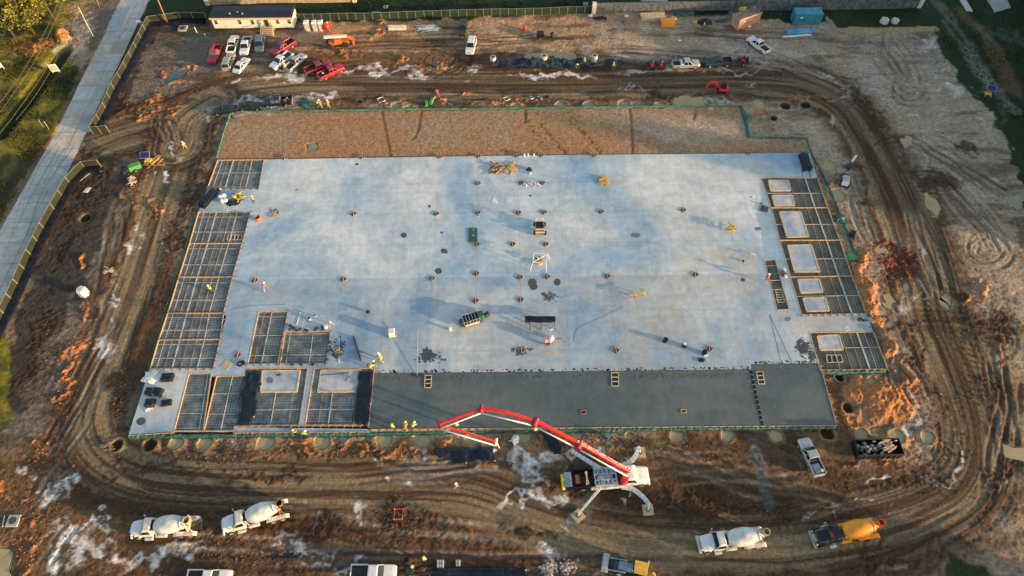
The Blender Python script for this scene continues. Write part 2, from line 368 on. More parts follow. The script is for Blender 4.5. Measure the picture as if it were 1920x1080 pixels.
GRASS = [
    [(227, -60), (88, 275), (-20, 460), (-160, 460), (-160, -60)],
    [(-160, -60), (1745, -60), (1735, 18), (1110, 18), (900, 30), (560, 42), (275, 36), (266, 48), (160, 250), (20, 550), (-40, 650), (20, 545), (152, 270), (283, -10)],
    [(1535, 16), (1562, 46), (1590, 54), (1745, 54), (1765, 90), (1800, 150), (1840, 200), (1880, 250), (1905, 330), (1990, 420), (1990, -60), (1730, -60), (1735, 10)],
    [(-60, 640), (-5, 620), (22, 700), (14, 790), (-60, 860)],
    [(1772, 1056), (1805, 1048), (1850, 1056), (1890, 1100), (1775, 1100)],
    [(1390, 4), (1400, 34), (1540, 44), (1560, 16)],
]
GM = np.zeros((NX, NY), np.float32)
for g in GRASS:
    s_, m_ = polymask(g, .7); lay(s_, m_, 'grass', 1); RO[s_] = RO[s_] * (1 - m_) + .35 * m_; GM[s_] = np.maximum(GM[s_], m_)
gn = sstep(.34, .56, fbm(XX * .14, YY * .11, 95, 4)) * GM * (XX < -60) * sstep(-70, -84, XX + (YY - 110) * .5)  # olive patches in the left grass, sunlit yellow put into the colour
C[:] = C * (1 - gn[..., None] * .85) + PAL['olive'] * gn[..., None] * .85; gn = sstep(.5, .7, fbm(XX * .5, YY * .5, 97, 4)) * GM * (XX < -60); C[:] = C * (1 - gn[..., None] * .6) + np.array((.03, .05, .012), np.float32) * gn[..., None] * .6
gn = sstep(.5, .7, fbm(XX * .2, YY * .08, 96, 4)) * GM * (XX > 20)
C[:] = C * (1 - gn[..., None] * .35) + np.array((.06, .085, .03), np.float32) * gn[..., None] * .35
blob(170, 45, 52, 42, 'grey', 60, 1, 1.2, .4, ro=.8); blob(140, 75, 52, 26, 'pale', 50, .65, 1.6, .5, ro=1); blob(150, 110, 30, 18, 'pale', 50, .5, 1.6, .6, ro=.8)
blob(70, 88, 44, 13, 'clay', 12, 1, 1.2, .4, h=.4, ro=1.3); blob(118, 70, 15, 12, 'clay', 40, 1, .8, .3, h=2.0, ro=1.3); blob(150, 20, 30, 20, 'tan', 30, .8, 1.5, .6, ro=1.2); blob(30, 105, 34, 4, 'sand', 18, .7, 1, .5)
for a in [((1747, 0), (1800, 60), (1850, 150)), ((1768, 40), (1840, 140), (1905, 210))]:
    s_, D, S = linefield(a, 3); m_ = sstep(2.2, .8, np.abs(D) + (N2[s_] - .4) * 3.5); lay(s_, m_, 'pale', .25)
s_, D, S = linefield([(1800, 20), (1855, 80), (1890, 150), (1925, 200)], 3); lay(s_, sstep(2.4, .5, np.abs(D) + (N2[s_] - .5) * 3), 'mud', .7)
for a in [(1835, 165, 16, 12), (1870, 185, 20, 14), (1885, 215, 26, 12), (1845, 60, 12, 25), (1895, 70, 15, 40)]: blob(*a, 'pale', 60, .15, 2, .8)
s_, D, S = linefield([(1596, 55), (1680, 57), (1752, 55)], 2); m_ = sstep(1.3, .5, np.abs(D)); lay(s_, m_, 'sand', 1)
lowm = ((XX > 62) & (YY < 140) & (XX < 100) & (GM < .5)); 
ditch, D, S = linefield([(118, 96), (60, 175), (0, 250)], 5); m_ = sstep(2.5, .5, np.abs(D)); Z[ditch] -= 1.3 * m_; lay(ditch, m_, 'grass', .9)
# --- haul road ring
RING = [(250, 232), (330, 222), (440, 176), (560, 160), (700, 158), (900, 157), (1200, 152), (1400, 149), (1500, 158), (1575, 192), (1620, 245), (1665, 330), (1700, 410), (1728, 490), (1755, 600), (1790, 690), (1822, 780), (1832, 850), (1815, 905), (1770, 945), (1690, 978), (1590, 1000), (1450, 1018), (1300, 1018), (1130, 1005), (1000, 970), (880, 925), (720, 915), (560, 912), (400, 905), (270, 890), (190, 850), (165, 800), (178, 730), (210, 640), (248, 540), (282, 430), (310, 340), (335, 275), (360, 232)]
ENTR = [(20, 470), (120, 300), (190, 262), (260, 240), (330, 225)]
RW = np.zeros((NX, NY), np.float32)
for line, wd, seed in ((RING, 4.2, 3), (ENTR, 5.5, 4), ([(335, 275), (350, 225), (400, 190)], 5, 8)):
    s_, D, S = linefield(line, wd + 5, 1.2)
    edge = (fbm(S * .12, D * .0 + seed, 200 + seed, 3) - .5) * 3 + (N3[s_] - .5) * 2
    m_ = sstep(wd + .6, wd - .6, np.abs(D) + edge); m2 = sstep(wd + 4, wd, np.abs(D) + edge * 1.2) * (1 - m_)
    lay(s_, m2, 'wet', .9); RO[s_] = RO[s_] * (1 - m_) + .12 * m_
    Z[s_] = Z[s_] * (1 - m_ * .75) + (-.05) * m_ * .75
    lay(s_, m_, 'pack', 1); RW[s_] = np.maximum(RW[s_], m_)
    st = fbm(D * 1.3 + 40, S * .035, 210 + seed, 4, .65); st2 = fbm(D * .55 + 9, S * .02, 240 + seed, 3)
    lay(s_, sstep(.51, .61, st) * m_, 'wet', .85); lay(s_, sstep(.54, .70, 1 - st) * m_, 'sand', .45); lay(s_, sstep(.55, .7, st2) * m_, 'wet', .45)
    Z[s_] += (st - .5) * .24 * (m_ + m2 * 1.6)
s_, D, S = linefield(RING[4:17], 6, 1.2); lay(s_, sstep(4.4, 2.4, np.abs(D) + (N3[s_] - .5) * 2) * (.6 + .8 * (vnoise(D * 1.1 + 50, S * .03, 5) > .5)), 'wet', .42)
# --- wheel tracks
for pts in [[(1700, 590), (1790, 592), (1925, 622)], [(1700, 600), (1790, 605), (1925, 632)], [(1690, 610), (1780, 610), (1925, 640)]]:
    rut(pts, .85, .10, wd=.5)
fam = [((1400, 85), (1600, 175), 10, 5), ((1190, 55), (1560, 70), 8, 8), ((700, 85), (1000, 75), 12, 9), ((560, 90), (860, 85), 10, 8), ((880, 95), (800, 150), 7, 14), ((760, 110), (860, 140), 6, 10),
       ((1640, 60), (1720, 200), 6, 30), ((1740, 300), (1900, 480), 12, 20), ((1720, 250), (1925, 400), 8, 22), ((1700, 370), (1800, 620), 9, 20), ((1640, 620), (1740, 790), 10, 22), ((1850, 620), (1900, 900), 7, 14),
       ((1150, 850), (1500, 900), 14, 26), ((1240, 840), (1560, 960), 12, 28), ((1000, 870), (600, 890), 9, 14), ((560, 960), (1100, 1040), 14, 28), ((180, 1010), (700, 1040), 12, 25), ((300, 1050), (1300, 1060), 8, 14),
       ((90, 760), (210, 560), 8, 20), ((70, 900), (220, 600), 10, 22), ((60, 960), (140, 860), 9, 20), ((150, 960), (70, 1080), 8, 22), ((240, 330), (190, 560), 6, 16), ((330, 300), (300, 200), 6, 26),
       ((420, 120), (700, 120), 8, 12), ((440, 145), (1000, 150), 6, 6), ((1560, 280), (1640, 480), 8, 16), ((1580, 580), (1700, 590), 6, 10), ((600, 180), (1100, 185), 6, 8), ((1850, 960), (1600, 1070), 6, 14), ((1900, 700), (1860, 960), 6, 14), ((1100, 90), (1500, 130), 7, 8)]
for a, b, n, j in fam:
    for _ in range(n):
        p0 = (a[0] + random.uniform(-j, j), a[1] + random.uniform(-j, j) * .8); p1 = (b[0] + random.uniform(-j, j), b[1] + random.uniform(-j, j) * .8)
        lo, hi = sorted((random.uniform(0, .35), random.uniform(.65, 1.05)))
        q = lambda t_: (p0[0] + (p1[0] - p0[0]) * t_, p0[1] + (p1[1] - p0[1]) * t_)
        bow = random.uniform(-1, 1) * j * .8; s0, s2 = q(lo), q(hi); mid = q((lo + hi) / 2); dx, dy = s2[0] - s0[0], s2[1] - s0[1]; L_ = math.hypot(dx, dy) + 1
        rut([s0, (mid[0] - dy / L_ * bow, mid[1] + dx / L_ * bow), s2], random.uniform(.2, .6), random.uniform(.03, .09), random.choice([.8, .95, 1.1]), random.uniform(.2, .4), random.choice(['wet', 'wet', 'mud', 'pale']))
for cx, cy, r_, n in [(1845, 470, 52, 2), (1856, 460, 36, 2), (1708, 176, 30, 2), (1700, 165, 20, 2), (820, 115, 16, 4), (1690, 300, 50, 4), (1850, 640, 40, 5), (560, 990, 60, 3), (1700, 1030, 60, 4), (1760, 115, 26, 3)]:
    for k in range(n):
        rr = r_ * (.35 + .75 * k / n); a0 = random.uniform(0, 6.28); sp = random.uniform(2.2, 4.6)
        rut([(cx + rr * 1.25 * math.cos(a0 + sp * i / 8), cy + rr * .85 * math.sin(a0 + sp * i / 8)) for i in range(9)], .5, .07, .8, .25)
for k in range(9): rut([(1760 + k * 3, 640 + k * 11), (1800 + k * 3, 655 + k * 11), (1855, 668 + k * 11)], .45, .05, .5, .2)
for k in range(8): rut([(1700, 322 + k * 6), (1740, 318 + k * 8), (1790, 330 + k * 7)], .5, .06, .6, .2)
# --- painted-in patches: lime dust, clay, dark wet mud
for a in [(130, 1020, 38, 20, 30), (100, 1040, 14, 14, 0), (180, 1035, 30, 12, -8), (260, 1052, 50, 12, 2), (340, 1050, 30, 7, 0), (62, 875, 9, 8, 0), (105, 930, 14, 22, 60), (95, 905, 9, 12, 50), (118, 910, 16, 8, 10), (300, 1040, 34, 7, 14),
          (230, 1040, 22, 14, 0), (150, 985, 30, 6, -30), (180, 1000, 26, 5, -30), (675, 955, 16, 10, -40), (600, 970, 14, 7, 20), (560, 1010, 34, 9, -20), (690, 975, 10, 8, -40), (548, 985, 14, 9, -35), (650, 1055, 30, 9, 5), (600, 1040, 30, 6, 0),
          (740, 905, 18, 6, 0), (715, 877, 14, 5, 0), (1000, 870, 34, 16, 15), (1000, 900, 30, 10, 0), (970, 940, 46, 7, 0), (1040, 940, 26, 7, 12), (1050, 980, 14, 7, -30), (1010, 935, 40, 8, 10), (1000, 850, 40, 8, 0), (1180, 935, 10, 4, 0), (1110, 860, 26, 14, 20),
          (1050, 1060, 18, 24, 20), (1040, 1045, 20, 10, 0), (1790, 855, 10, 34, -8), (1770, 880, 26, 8, 35), (1740, 900, 30, 8, 18), (1650, 900, 26, 5, -10), (1620, 950, 30, 4, 8), (1530, 970, 34, 4, 8), (1870, 880, 4, 5, 0), (1885, 905, 8, 8, 0),
          (545, 142, 34, 10, 0), (500, 145, 16, 4, 0), (440, 148, 12, 4, 20), (655, 128, 50, 5, 2), (720, 132, 60, 5, 0), (790, 138, 20, 4, 0), (560, 190, 36, 9, 0), (600, 178, 24, 4, 0), (430, 200, 60, 4, 25), (1020, 140, 70, 4, 0), (1080, 140, 60, 5, 0), (890, 130, 10, 10, 40),
          (1205, 135, 28, 5, 0), (1260, 130, 40, 4, 0), (1370, 131, 40, 4, 0), (1415, 116, 18, 6, -10), (1560, 140, 24, 4, -30), (1590, 180, 10, 14, -50), (1790, 165, 12, 20, 50), (1740, 80, 16, 14, 40),
          (1410, 165, 16, 2, 0), (1190, 166, 30, 2, 0), (322, 280, 5, 12, 0), (305, 330, 6, 14, 20), (265, 430, 12, 16, 20), (245, 470, 8, 12, 20), (350, 390, 5, 12, 20), (315, 460, 4, 8, 20), (225, 545, 8, 16, 20), (205, 580, 6, 14, 25), (190, 620, 6, 14, 25),
          (200, 650, 10, 20, 30), (1742, 480, 3, 14, -60), (1700, 560, 6, 30, -60), (1740, 560, 5, 14, -60), (1350, 190, 20, 7, 0), (428, 830, 14, 6, 0), (1715, 790, 8, 14, -50), (790, 860, 20, 4, 0)]:
    blob(*a[:4], 'lime', a[4], random.uniform(.85, 1) * (.55 if a[0] > 1180 and a[1] < 620 else 1) * .68, 2.0, 1.0, ro=.35)
for a in [(345, 128, 18, 6, 35), (325, 155, 26, 5, 12), (300, 145, 8, 6, 40), (290, 185, 8, 14, -25), (275, 215, 14, 6, 30), (372, 125, 14, 5, 45), (330, 205, 24, 4, 25), (240, 345, 16, 5, 40), (232, 375, 6, 5, 0), (292, 400, 4, 16, -15), (285, 385, 5, 12, -20), (160, 495, 8, 4, 0),
          (165, 580, 4, 30, -15), (110, 740, 5, 26, -28), (128, 700, 6, 30, -20), (120, 660, 26, 12, 40), (145, 640, 20, 10, 40), (60, 830, 5, 12, 0), (85, 845, 4, 9, -25), (5, 920, 8, 26, 0), (60, 960, 10, 4, 20), (62, 1010, 7, 24, -30), (40, 1055, 6, 20, -40), (60, 935, 20, 3, 20),
          (1612, 480, 16, 10, 40), (1605, 500, 10, 20, 0), (1625, 520, 14, 26, 15), (1632, 580, 14, 34, 15), (1640, 550, 12, 14, 0), (1650, 620, 10, 16, 0), (1590, 735, 10, 24, 5), (1660, 740, 20, 16, 0), (1610, 730, 16, 10, 0), (1684, 700, 5, 22, -5), (1680, 670, 5, 12, 20), (1590, 790, 12, 14, 0),
          (1720, 810, 12, 16, 0), (1760, 830, 6, 12, 10), (1640, 760, 30, 14, 0), (1700, 770, 24, 10, 0), (1560, 690, 14, 4, 0), (1690, 800, 20, 8, 0), (1600, 865, 26, 6, 0), (1655, 870, 14, 10, 0), (1780, 530, 8, 4, 0), (1810, 560, 6, 14, -35), (1835, 545, 10, 20, 25), (1880, 660, 8, 30, -20), (1885, 745, 4, 5, 0),
          (745, 190, 9, 10, 0), (722, 195, 6, 10, 0), (830, 190, 8, 8, 0), (815, 180, 6, 6, 0), (935, 195, 14, 7, 0), (970, 185, 12, 5, 20), (885, 195, 5, 4, 0), (870, 182, 20, 3, 0), (1000, 180, 14, 5, 20), (680, 130, 8, 5, 20), (755, 112, 12, 5, 20), (825, 130, 6, 8, 0), (780, 130, 10, 4, 20),
          (560, 832, 30, 8, 0), (490, 842, 20, 4, 0), (590, 845, 30, 5, 0), (690, 842, 40, 7, 0), (760, 850, 40, 6, 0), (740, 822, 10, 10, 0), (780, 838, 24, 6, 0), (312, 825, 5, 7, 10), (362, 825, 6, 8, 20), (650, 835, 16, 8, 0), (710, 860, 50, 5, 0), (830, 830, 14, 10, 0), (705, 65, 14, 5, 10), (720, 50, 12, 5, 0),
          (640, 100, 30, 4, 0), (1500, 178, 20, 4, 0), (1540, 185, 10, 6, 0), (1545, 310, 12, 6, 0), (1560, 350, 8, 5, 10), (1420, 205, 14, 5, 0)]:
    blob(*a[:4], 'clay', a[4], random.uniform(.55, .95), 1.5, .6, h=random.uniform(.1, .3), ro=2.2)
for a in [(1612, 500, 16, 44, 8), (1636, 560, 18, 56, 12), (1655, 640, 14, 44, 8), (1600, 735, 16, 40, 6), (1655, 755, 60, 40, 0), (1700, 690, 10, 30, 0)]: blob(*a[:4], 'clay', a[4], .8, 1.3, .5, h=.5, ro=1.8)
for a in [(1665, 470, 34, 20, -10), (1690, 500, 30, 34, 0), (1670, 510, 20, 14, 0)]: blob(*a[:4], 'redclay', a[4], .9, 1.2, .5, h=-.35, ro=2.2)
for a in [(1860, 720, 34, 26, 35), (1840, 600, 60, 12, -6), (1800, 550, 14, 14, 0), (1100, 870, 20, 26, 20), (1730, 900, 60, 14, 20), (1450, 960, 90, 16, 0), (750, 965, 46, 24, 0), (600, 985, 40, 20, 10), (300, 880, 110, 10, 0), (500, 890, 90, 9, 0), (1300, 940, 70, 30, 0), (1000, 1000, 60, 12, 0),
          (205, 190, 30, 26, 40), (250, 205, 20, 20, 40), (170, 380, 26, 50, -30), (120, 470, 26, 60, -30), (90, 600, 20, 60, -30), (150, 300, 40, 12, 30), (200, 320, 20, 30, -20), (60, 680, 30, 60, -30), (360, 370, 14, 60, -20), (330, 440, 16, 40, -20), (220, 700, 20, 16, 0), (230, 760, 20, 10, 10),
          (1240, 176, 18, 14, 0), (1590, 150, 20, 6, -30), (1620, 190, 20, 14, -40), (1640, 225, 10, 24, -10), (1460, 130, 14, 6, 0), (1800, 280, 30, 12, -20), (1760, 340, 40, 14, -15), (1700, 620, 24, 12, -30), (1720, 660, 26, 20, -40), (1620, 385, 24, 6, 0), (880, 112, 20, 20, 60), (540, 1042, 30, 5, 0), (430, 1010, 60, 14, 0), (1880, 880, 26, 60, -20), (1650, 1050, 60, 10, 10)]:
    blob(*a[:4], 'wet', a[4], .8, 1.6, .6, ro=1.6)
s_, D, S = linefield([(1412, 838), (1425, 870), (1430, 905), (1445, 940)], 2.5); lay(s_, sstep(1.3, .3, np.abs(D) + (N3[s_] - .5) * 2), 'slate', .95)
s_, D, S = linefield([(1120, 900), (1095, 950), (1075, 985)], 3); lay(s_, sstep(2.0, .3, np.abs(D) + (N3[s_] - .5) * 2), 'slate', .8)
# joint lines, pipe scars and boot prints on the unpoured pad
for pts in [[(716, 211), (722, 240), (732, 292)], [(790, 211), (782, 250), (772, 262)], [(1180, 205), (1184, 240), (1185, 288)], [(985, 207), (984, 230)], [(1305, 203), (1300, 225)]]:
    s_, D, S = linefield(pts, 1.2, .6); lay(s_, sstep(.45, .1, np.abs(D)), 'wet', .5); Z[s_] -= .06 * sstep(.5, .1, np.abs(D))
for pts in [[(1065, 213), (1090, 245), (1125, 285)], [(1012, 225), (1035, 260), (1060, 288)], [(990, 228), (1000, 245), (1025, 280)]]:
    s_, D, S = linefield(pts, 1.5, .6); lay(s_, sstep(.9, .2, np.abs(D)) * (vnoise(XX[s_] * 2.2, YY[s_] * 2.2, 7) > .55), 'wet', .6)
# --- flat beds: road, slab footprint; pits for the footings
ROADP = [tuple(P(*p)[:2]) for p in [(285, -14), (266, 30), (215, 137), (152, 270), (80, 417), (20, 540), (-20, 622), (-160, 622), (-160, 520), (-60, 545), (0, 432), (92, 270), (220, 14), (233, -14)]]
SLABP = [tuple(P(*p, .3)[:2]) for p in [(402, 301), (1521, 290), (1533, 333), (1626, 590), (1639, 619), (1667, 697), (1538, 697), (1571, 800), (693, 815), (238, 820)]]
def flat(poly, z, grow=0):
    xs = [p[0] for p in poly]; ys = [p[1] for p in poly]; s_ = win(min(xs), max(xs), min(ys), max(ys))
    m_ = inpoly(XX[s_], YY[s_], poly); Z[s_] = np.where(m_, z, Z[s_]); return s_, m_
# clods: rough displacement
hf = (fbm(XX * 1.3, YY * 1.3, 301, 3) - .5) * .20 + (1 - np.abs(fbm(XX * 2.4, YY * 2.4, 311, 2) * 2 - 1) - .6) * .14
Z += hf * RO
RIM = sstep(1.2, 2.2, RO); Z += RIM * (vnoise(XX * 1.6, YY * 1.6, 317) - .45) * .3
blob(470, 202, 90, 15, 'pale', 4, .9, .8, .5); blob(510, 188, 60, 9, 'lime', 8, .6, 1.2, .8); blob(600, 250, 120, 18, 'padgrey', 0, .45, 2, 1); blob(880, 262, 140, 14, 'padgrey', 0, .4, 2, 1); blob(500, 280, 60, 14, 'padgrey', 0, .6, 2, 1); blob(1080, 230, 80, 16, 'sand', 0, .4, 2, 1)
for _ in range(34):
    cx, cy, r_ = random.uniform(1190, 1560), random.uniform(845, 960), random.uniform(50, 150); a0 = random.uniform(0, 6.28); sp = random.uniform(.5, 1.3)
    rut([(cx + r_ * 1.5 * (math.cos(a0 + sp * i / 5) - math.cos(a0 + sp / 2)), cy + r_ * .5 * (math.sin(a0 + sp * i / 5) - math.sin(a0 + sp / 2))) for i in range(6)], .5, .05, .8, .25, random.choice(['wet', 'mud', 'sand']))
PITS = [(331, 831, 13, 'tan'), (384, 831, 14, 'tan'), (498, 829, 17, 'tan'), (605, 828, 15, 'tan'), (720, 825, 16, 'tan'), (791, 824, 16, 'tan'), (885, 823, 13, 'tan'), (985, 822, 10, 'tan'), (1082, 820, 9, 'tan'), (1180, 818, 8, 'tan'), (1269, 817, 13, 'tan'),
        (1364, 817, 12, 'tan'), (1455, 818, 12, 'tan'), (1614, 814, 12, 'tan'), (1682, 818, 14, 'tan'), (1738, 819, 12, 'tan'), (1570, 367, 15, 'tan'), (1556, 312, 13, 'tan'), (1633, 713, 8, 'tan'), (743, 199, 10, 'green'), (765, 204, 9, 'green'), (967, 200, 10, 'green'),
        (1052, 198, 11, 'green'), (1105, 197, 11, 'green'), (1170, 195, 11, 'green'), (1238, 198, 10, 'tan'), (1293, 198, 13, 'tan'), (1424, 196, 11, 'tan'), (219, 835, 12, None), (281, 834, 12, None), (1472, 199, 10, None), (1510, 197, 10, None), (1551, 812, 13, None), (1574, 708, 8, None), (1590, 765, 10, None), (1450, 222, 7, None), (130, 330, 5, None), (161, 410, 9, None)]
for px, py, r_, wc in PITS:
    c = P(px, py); rr = r_ / FPX * (CAM_H / math.sin(DEP + math.atan((py - 540) / FPX))) * math.cos(math.atan((py - 540) / FPX))
    s_ = win(c.x - rr * 2.2, c.x + rr * 2.2, c.y - rr * 2.2, c.y + rr * 2.2)
    d = np.hypot(XX[s_] - c.x, YY[s_] - c.y) + (N3[s_] - .5) * .5
    Z[s_] = Z[s_] * sstep(rr * 1.1, rr * 1.9, d) + .12 * (1 - sstep(rr * 1.1, rr * 1.9, d))
    Z[s_] -= (.65 if wc is None else .45) * sstep(rr * 1.02, rr * .82, d)
    lay(s_, sstep(rr * 1.08, rr * .9, d), 'wet' if wc is None else 'sand', .85); lay(s_, sstep(rr * 1.6, rr * 1.2, d) * sstep(rr * .9, rr * 1.1, d), 'sand', .4)
sl0, m0 = flat(SLABP, -.45)
flat(ROADP, -.12)
PIT_Z = {}
# ponds and puddles press their bed down
PONDS = [([(1728, 365), (1738, 362), (1755, 372), (1765, 398), (1757, 410), (1748, 402), (1738, 385)], 'water_tan', 'tan water lying in the churned mud right of the haul road'),
         ([(1878, 832), (1925, 842), (1925, 868), (1890, 858), (1876, 843)], 'water_tan', 'tan water'),
         ([(-30, 1022), (14, 1024), (22, 1040), (18, 1060), (8, 1100), (-60, 1100)], 'water_tan', 'olive water'),
         ([(304, 150), (320, 138), (342, 130), (352, 134), (340, 146), (312, 160)], 'water_teal', 'teal water'),
         ([(975, 113), (985, 102), (1030, 96), (1075, 98), (1084, 112), (1070, 118), (1000, 112)], 'water_tan', 'tan water'),
         ([(1262, 184), (1290, 180), (1322, 184), (1330, 196), (1300, 203), (1266, 200)], 'water_tan', 'tan water'),
         ([(1652, 555), (1668, 552), (1682, 566), (1672, 576), (1654, 574)], 'water_tan', ''), ([(1640, 468), (1656, 462), (1664, 470), (1650, 478)], 'water_tan', ''),
         ([(1690, 262), (1712, 258), (1708, 276), (1696, 278)], 'water_tan', ''), ([(1560, 215), (1568, 222), (1562, 232), (1553, 228)], 'water_tan', ''), ([(1512, 256), (1530, 250), (1542, 258), (1528, 267)], 'water_tan', ''),
         ([(1830, 210), (1862, 212), (1850, 222)], 'water_tan', ''), ([(1886, 372), (1908, 366), (1920, 372), (1914, 400), (1900, 392)], 'water_green', ''), ([(1768, 545), (1785, 560), (1776, 580), (1762, 566)], 'water_green', ''),
         ([(1694, 534), (1704, 534), (1704, 544), (1695, 544)], 'water_green', ''), ([(575, 270), (590, 268), (594, 280), (578, 284)], 'water_green', '')]
for pts, mt_, _ in PONDS:
    s_, m_ = polymask(pts, .25); base = float(np.median(Z[s_][m_ > .6])) if (m_ > .6).any() else 0
    Z[s_] = Z[s_] * (1 - m_) + (base - .22) * m_; lay(s_, m_, 'sand', .8)
C[:] = np.clip(1.36 * C ** 1.19 * np.array((1.03, 1.0, .95), np.float32), 0, .85)
def gz(x, y):
    i = min(max(int(np.searchsorted(GX, x)), 0), NX - 1); j = min(max(int(np.searchsorted(GY, y)), 0), NY - 1); return float(Z[i, j])
def gp(px, py, dz=0.0):
    p = P(px, py); p = P(px, py, gz(p.x, p.y)); p.z += dz; return p
# --- ground material
gm, t_, b_ = _mat('earth'); 
at = t_.nodes.new('ShaderNodeAttribute'); at.attribute_name = 'Col'; tc = t_.nodes.new('ShaderNodeTexCoord')
def nz(scale, det, rough=.6, vec=None):
    n = t_.nodes.new('ShaderNodeTexNoise'); n.inputs['Scale'].default_value = scale; n.inputs['Detail'].default_value = det; n.inputs['Roughness'].default_value = rough
    t_.links.new(vec or tc.outputs['Object'], n.inputs['Vector']); return n
n1 = nz(1.7, 9, .75); n2 = nz(7, 6, .75)
mr = t_.nodes.new('ShaderNodeMapRange'); mr.inputs[1].default_value = .3; mr.inputs[2].default_value = .7; mr.inputs[3].default_value = .42; mr.inputs[4].default_value = 1.5
t_.links.new(n1.outputs['Fac'], mr.inputs[0])
mr2 = t_.nodes.new('ShaderNodeMapRange'); mr2.inputs[1].default_value = .3; mr2.inputs[2].default_value = .7; mr2.inputs[3].default_value = .55; mr2.inputs[4].default_value = 1.45
t_.links.new(n2.outputs['Fac'], mr2.inputs[0])
mm = t_.nodes.new('ShaderNodeMath'); mm.operation = 'MULTIPLY'; t_.links.new(mr.outputs[0], mm.inputs[0]); t_.links.new(mr2.outputs[0], mm.inputs[1])
vm = t_.nodes.new('ShaderNodeVectorMath'); vm.operation = 'SCALE'; t_.links.new(at.outputs['Color'], vm.inputs[0]); t_.links.new(mm.outputs[0], vm.inputs['Scale'])
t_.links.new(vm.outputs[0], b_.inputs['Base Color'])
bp = t_.nodes.new('ShaderNodeBump'); bp.inputs['Distance'].default_value = .16; bp.inputs['Strength'].default_value = .8
ma = t_.nodes.new('ShaderNodeMath'); ma.operation = 'ADD'; t_.links.new(n1.outputs['Fac'], ma.inputs[0]); t_.links.new(n2.outputs['Fac'], ma.inputs[1])
t_.links.new(ma.outputs[0], bp.inputs['Height']); t_.links.new(bp.outputs[0], b_.inputs['Normal'])
b_.inputs['Roughness'].default_value = .82; b_.inputs['Specular IOR Level'].default_value = .3
# --- split the sheet into ground, haul road and grass
cellm = lambda A_: (A_[:-1, :-1] + A_[1:, :-1] + A_[:-1, 1:] + A_[1:, 1:]) / 4
kind = np.zeros((NX - 1, NY - 1), np.int8); kind[cellm(GM) > .5] = 2; kind[(cellm(RW) > .5) & (kind == 0)] = 1
# normals of the whole sheet, so that the pieces join without a seam
dzx = np.gradient(Z, GX.astype(np.float32), axis=0); dzy = np.gradient(Z, GY.astype(np.float32), axis=1)
NN = np.stack([-dzx, -dzy, np.ones_like(Z)], -1); NN /= np.linalg.norm(NN, axis=-1, keepdims=True)
def sheet(name, k):
    ii, jj = np.nonzero(kind == k); a = ii * NY + jj
    q = np.stack([a, a + NY, a + NY + 1, a + 1], 1); used, inv = np.unique(q, return_inverse=True); inv = inv.reshape(q.shape)
    me = bpy.data.meshes.new(name); nv = len(used); nf = len(q)
    me.vertices.add(nv); me.loops.add(nf * 4); me.polygons.add(nf)
    co = np.stack([XX.ravel()[used], YY.ravel()[used], Z.ravel()[used]], 1).astype(np.float32)
    me.vertices.foreach_set('co', co.ravel()); me.loops.foreach_set('vertex_index', inv.ravel().astype(np.int32))
    me.polygons.foreach_set('loop_start', (np.arange(nf) * 4).astype(np.int32)); me.polygons.foreach_set('loop_total', np.full(nf, 4, np.int32))
    me.update(calc_edges=True); me.polygons.foreach_set('use_smooth', np.ones(nf, bool))
    ca = me.color_attributes.new('Col', 'FLOAT_COLOR', 'POINT'); cc = np.ones((nv, 4), np.float32); cc[:, :3] = C.reshape(-1, 3)[used]
    ca.data.foreach_set('color', cc.ravel()); me.materials.append(gm)
    me.normals_split_custom_set_from_vertices(NN.reshape(-1, 3)[used])
    o = bpy.data.objects.new(name, me); COL.objects.link(o); return struct(o)
sheet('ground', 0); sheet('dirt_road', 1); sheet('grass', 2)
# ---------------------------------------------------------------- water in pits and hollows
for i, (px, py, r_, wc) in enumerate(PITS):
    if wc is None: continue
    c = P(px, py); rr = r_ / FPX * (CAM_H / math.sin(DEP + math.atan((py - 540) / FPX))) * math.cos(math.atan((py - 540) / FPX)) * 1.08
    ring = [(c.x + rr * math.cos(t * .3142) * random.uniform(.93, 1.07), c.y + rr * math.sin(t * .3142) * random.uniform(.93, 1.07)) for t in range(20)]
    struct(MB().prism(ring, -.35, -.06).build('puddle', M['water_' + wc]))
for pts, mt_, _ in PONDS:
    c0 = P(*pts[0]); poly = smooth_line(pts + [pts[0]], .4)[:-1]; poly = poly + np.stack([vnoise(poly[:, 0] * 1.1, poly[:, 1] * 1.1, 61) - .5, vnoise(poly[:, 0] * 1.1, poly[:, 1] * 1.1, 62) - .5], 1) * 1.6
    cx, cy = poly.mean(0); z = gz(cx, cy) + .16
    struct(MB().prism([(cx + (x - cx) * 1.04, cy + (y - cy) * 1.04) for x, y in poly], z - .4, z).build('pond' if len(pts) > 5 and poly.ptp(0).max() > 8 else 'puddle', M[mt_]))
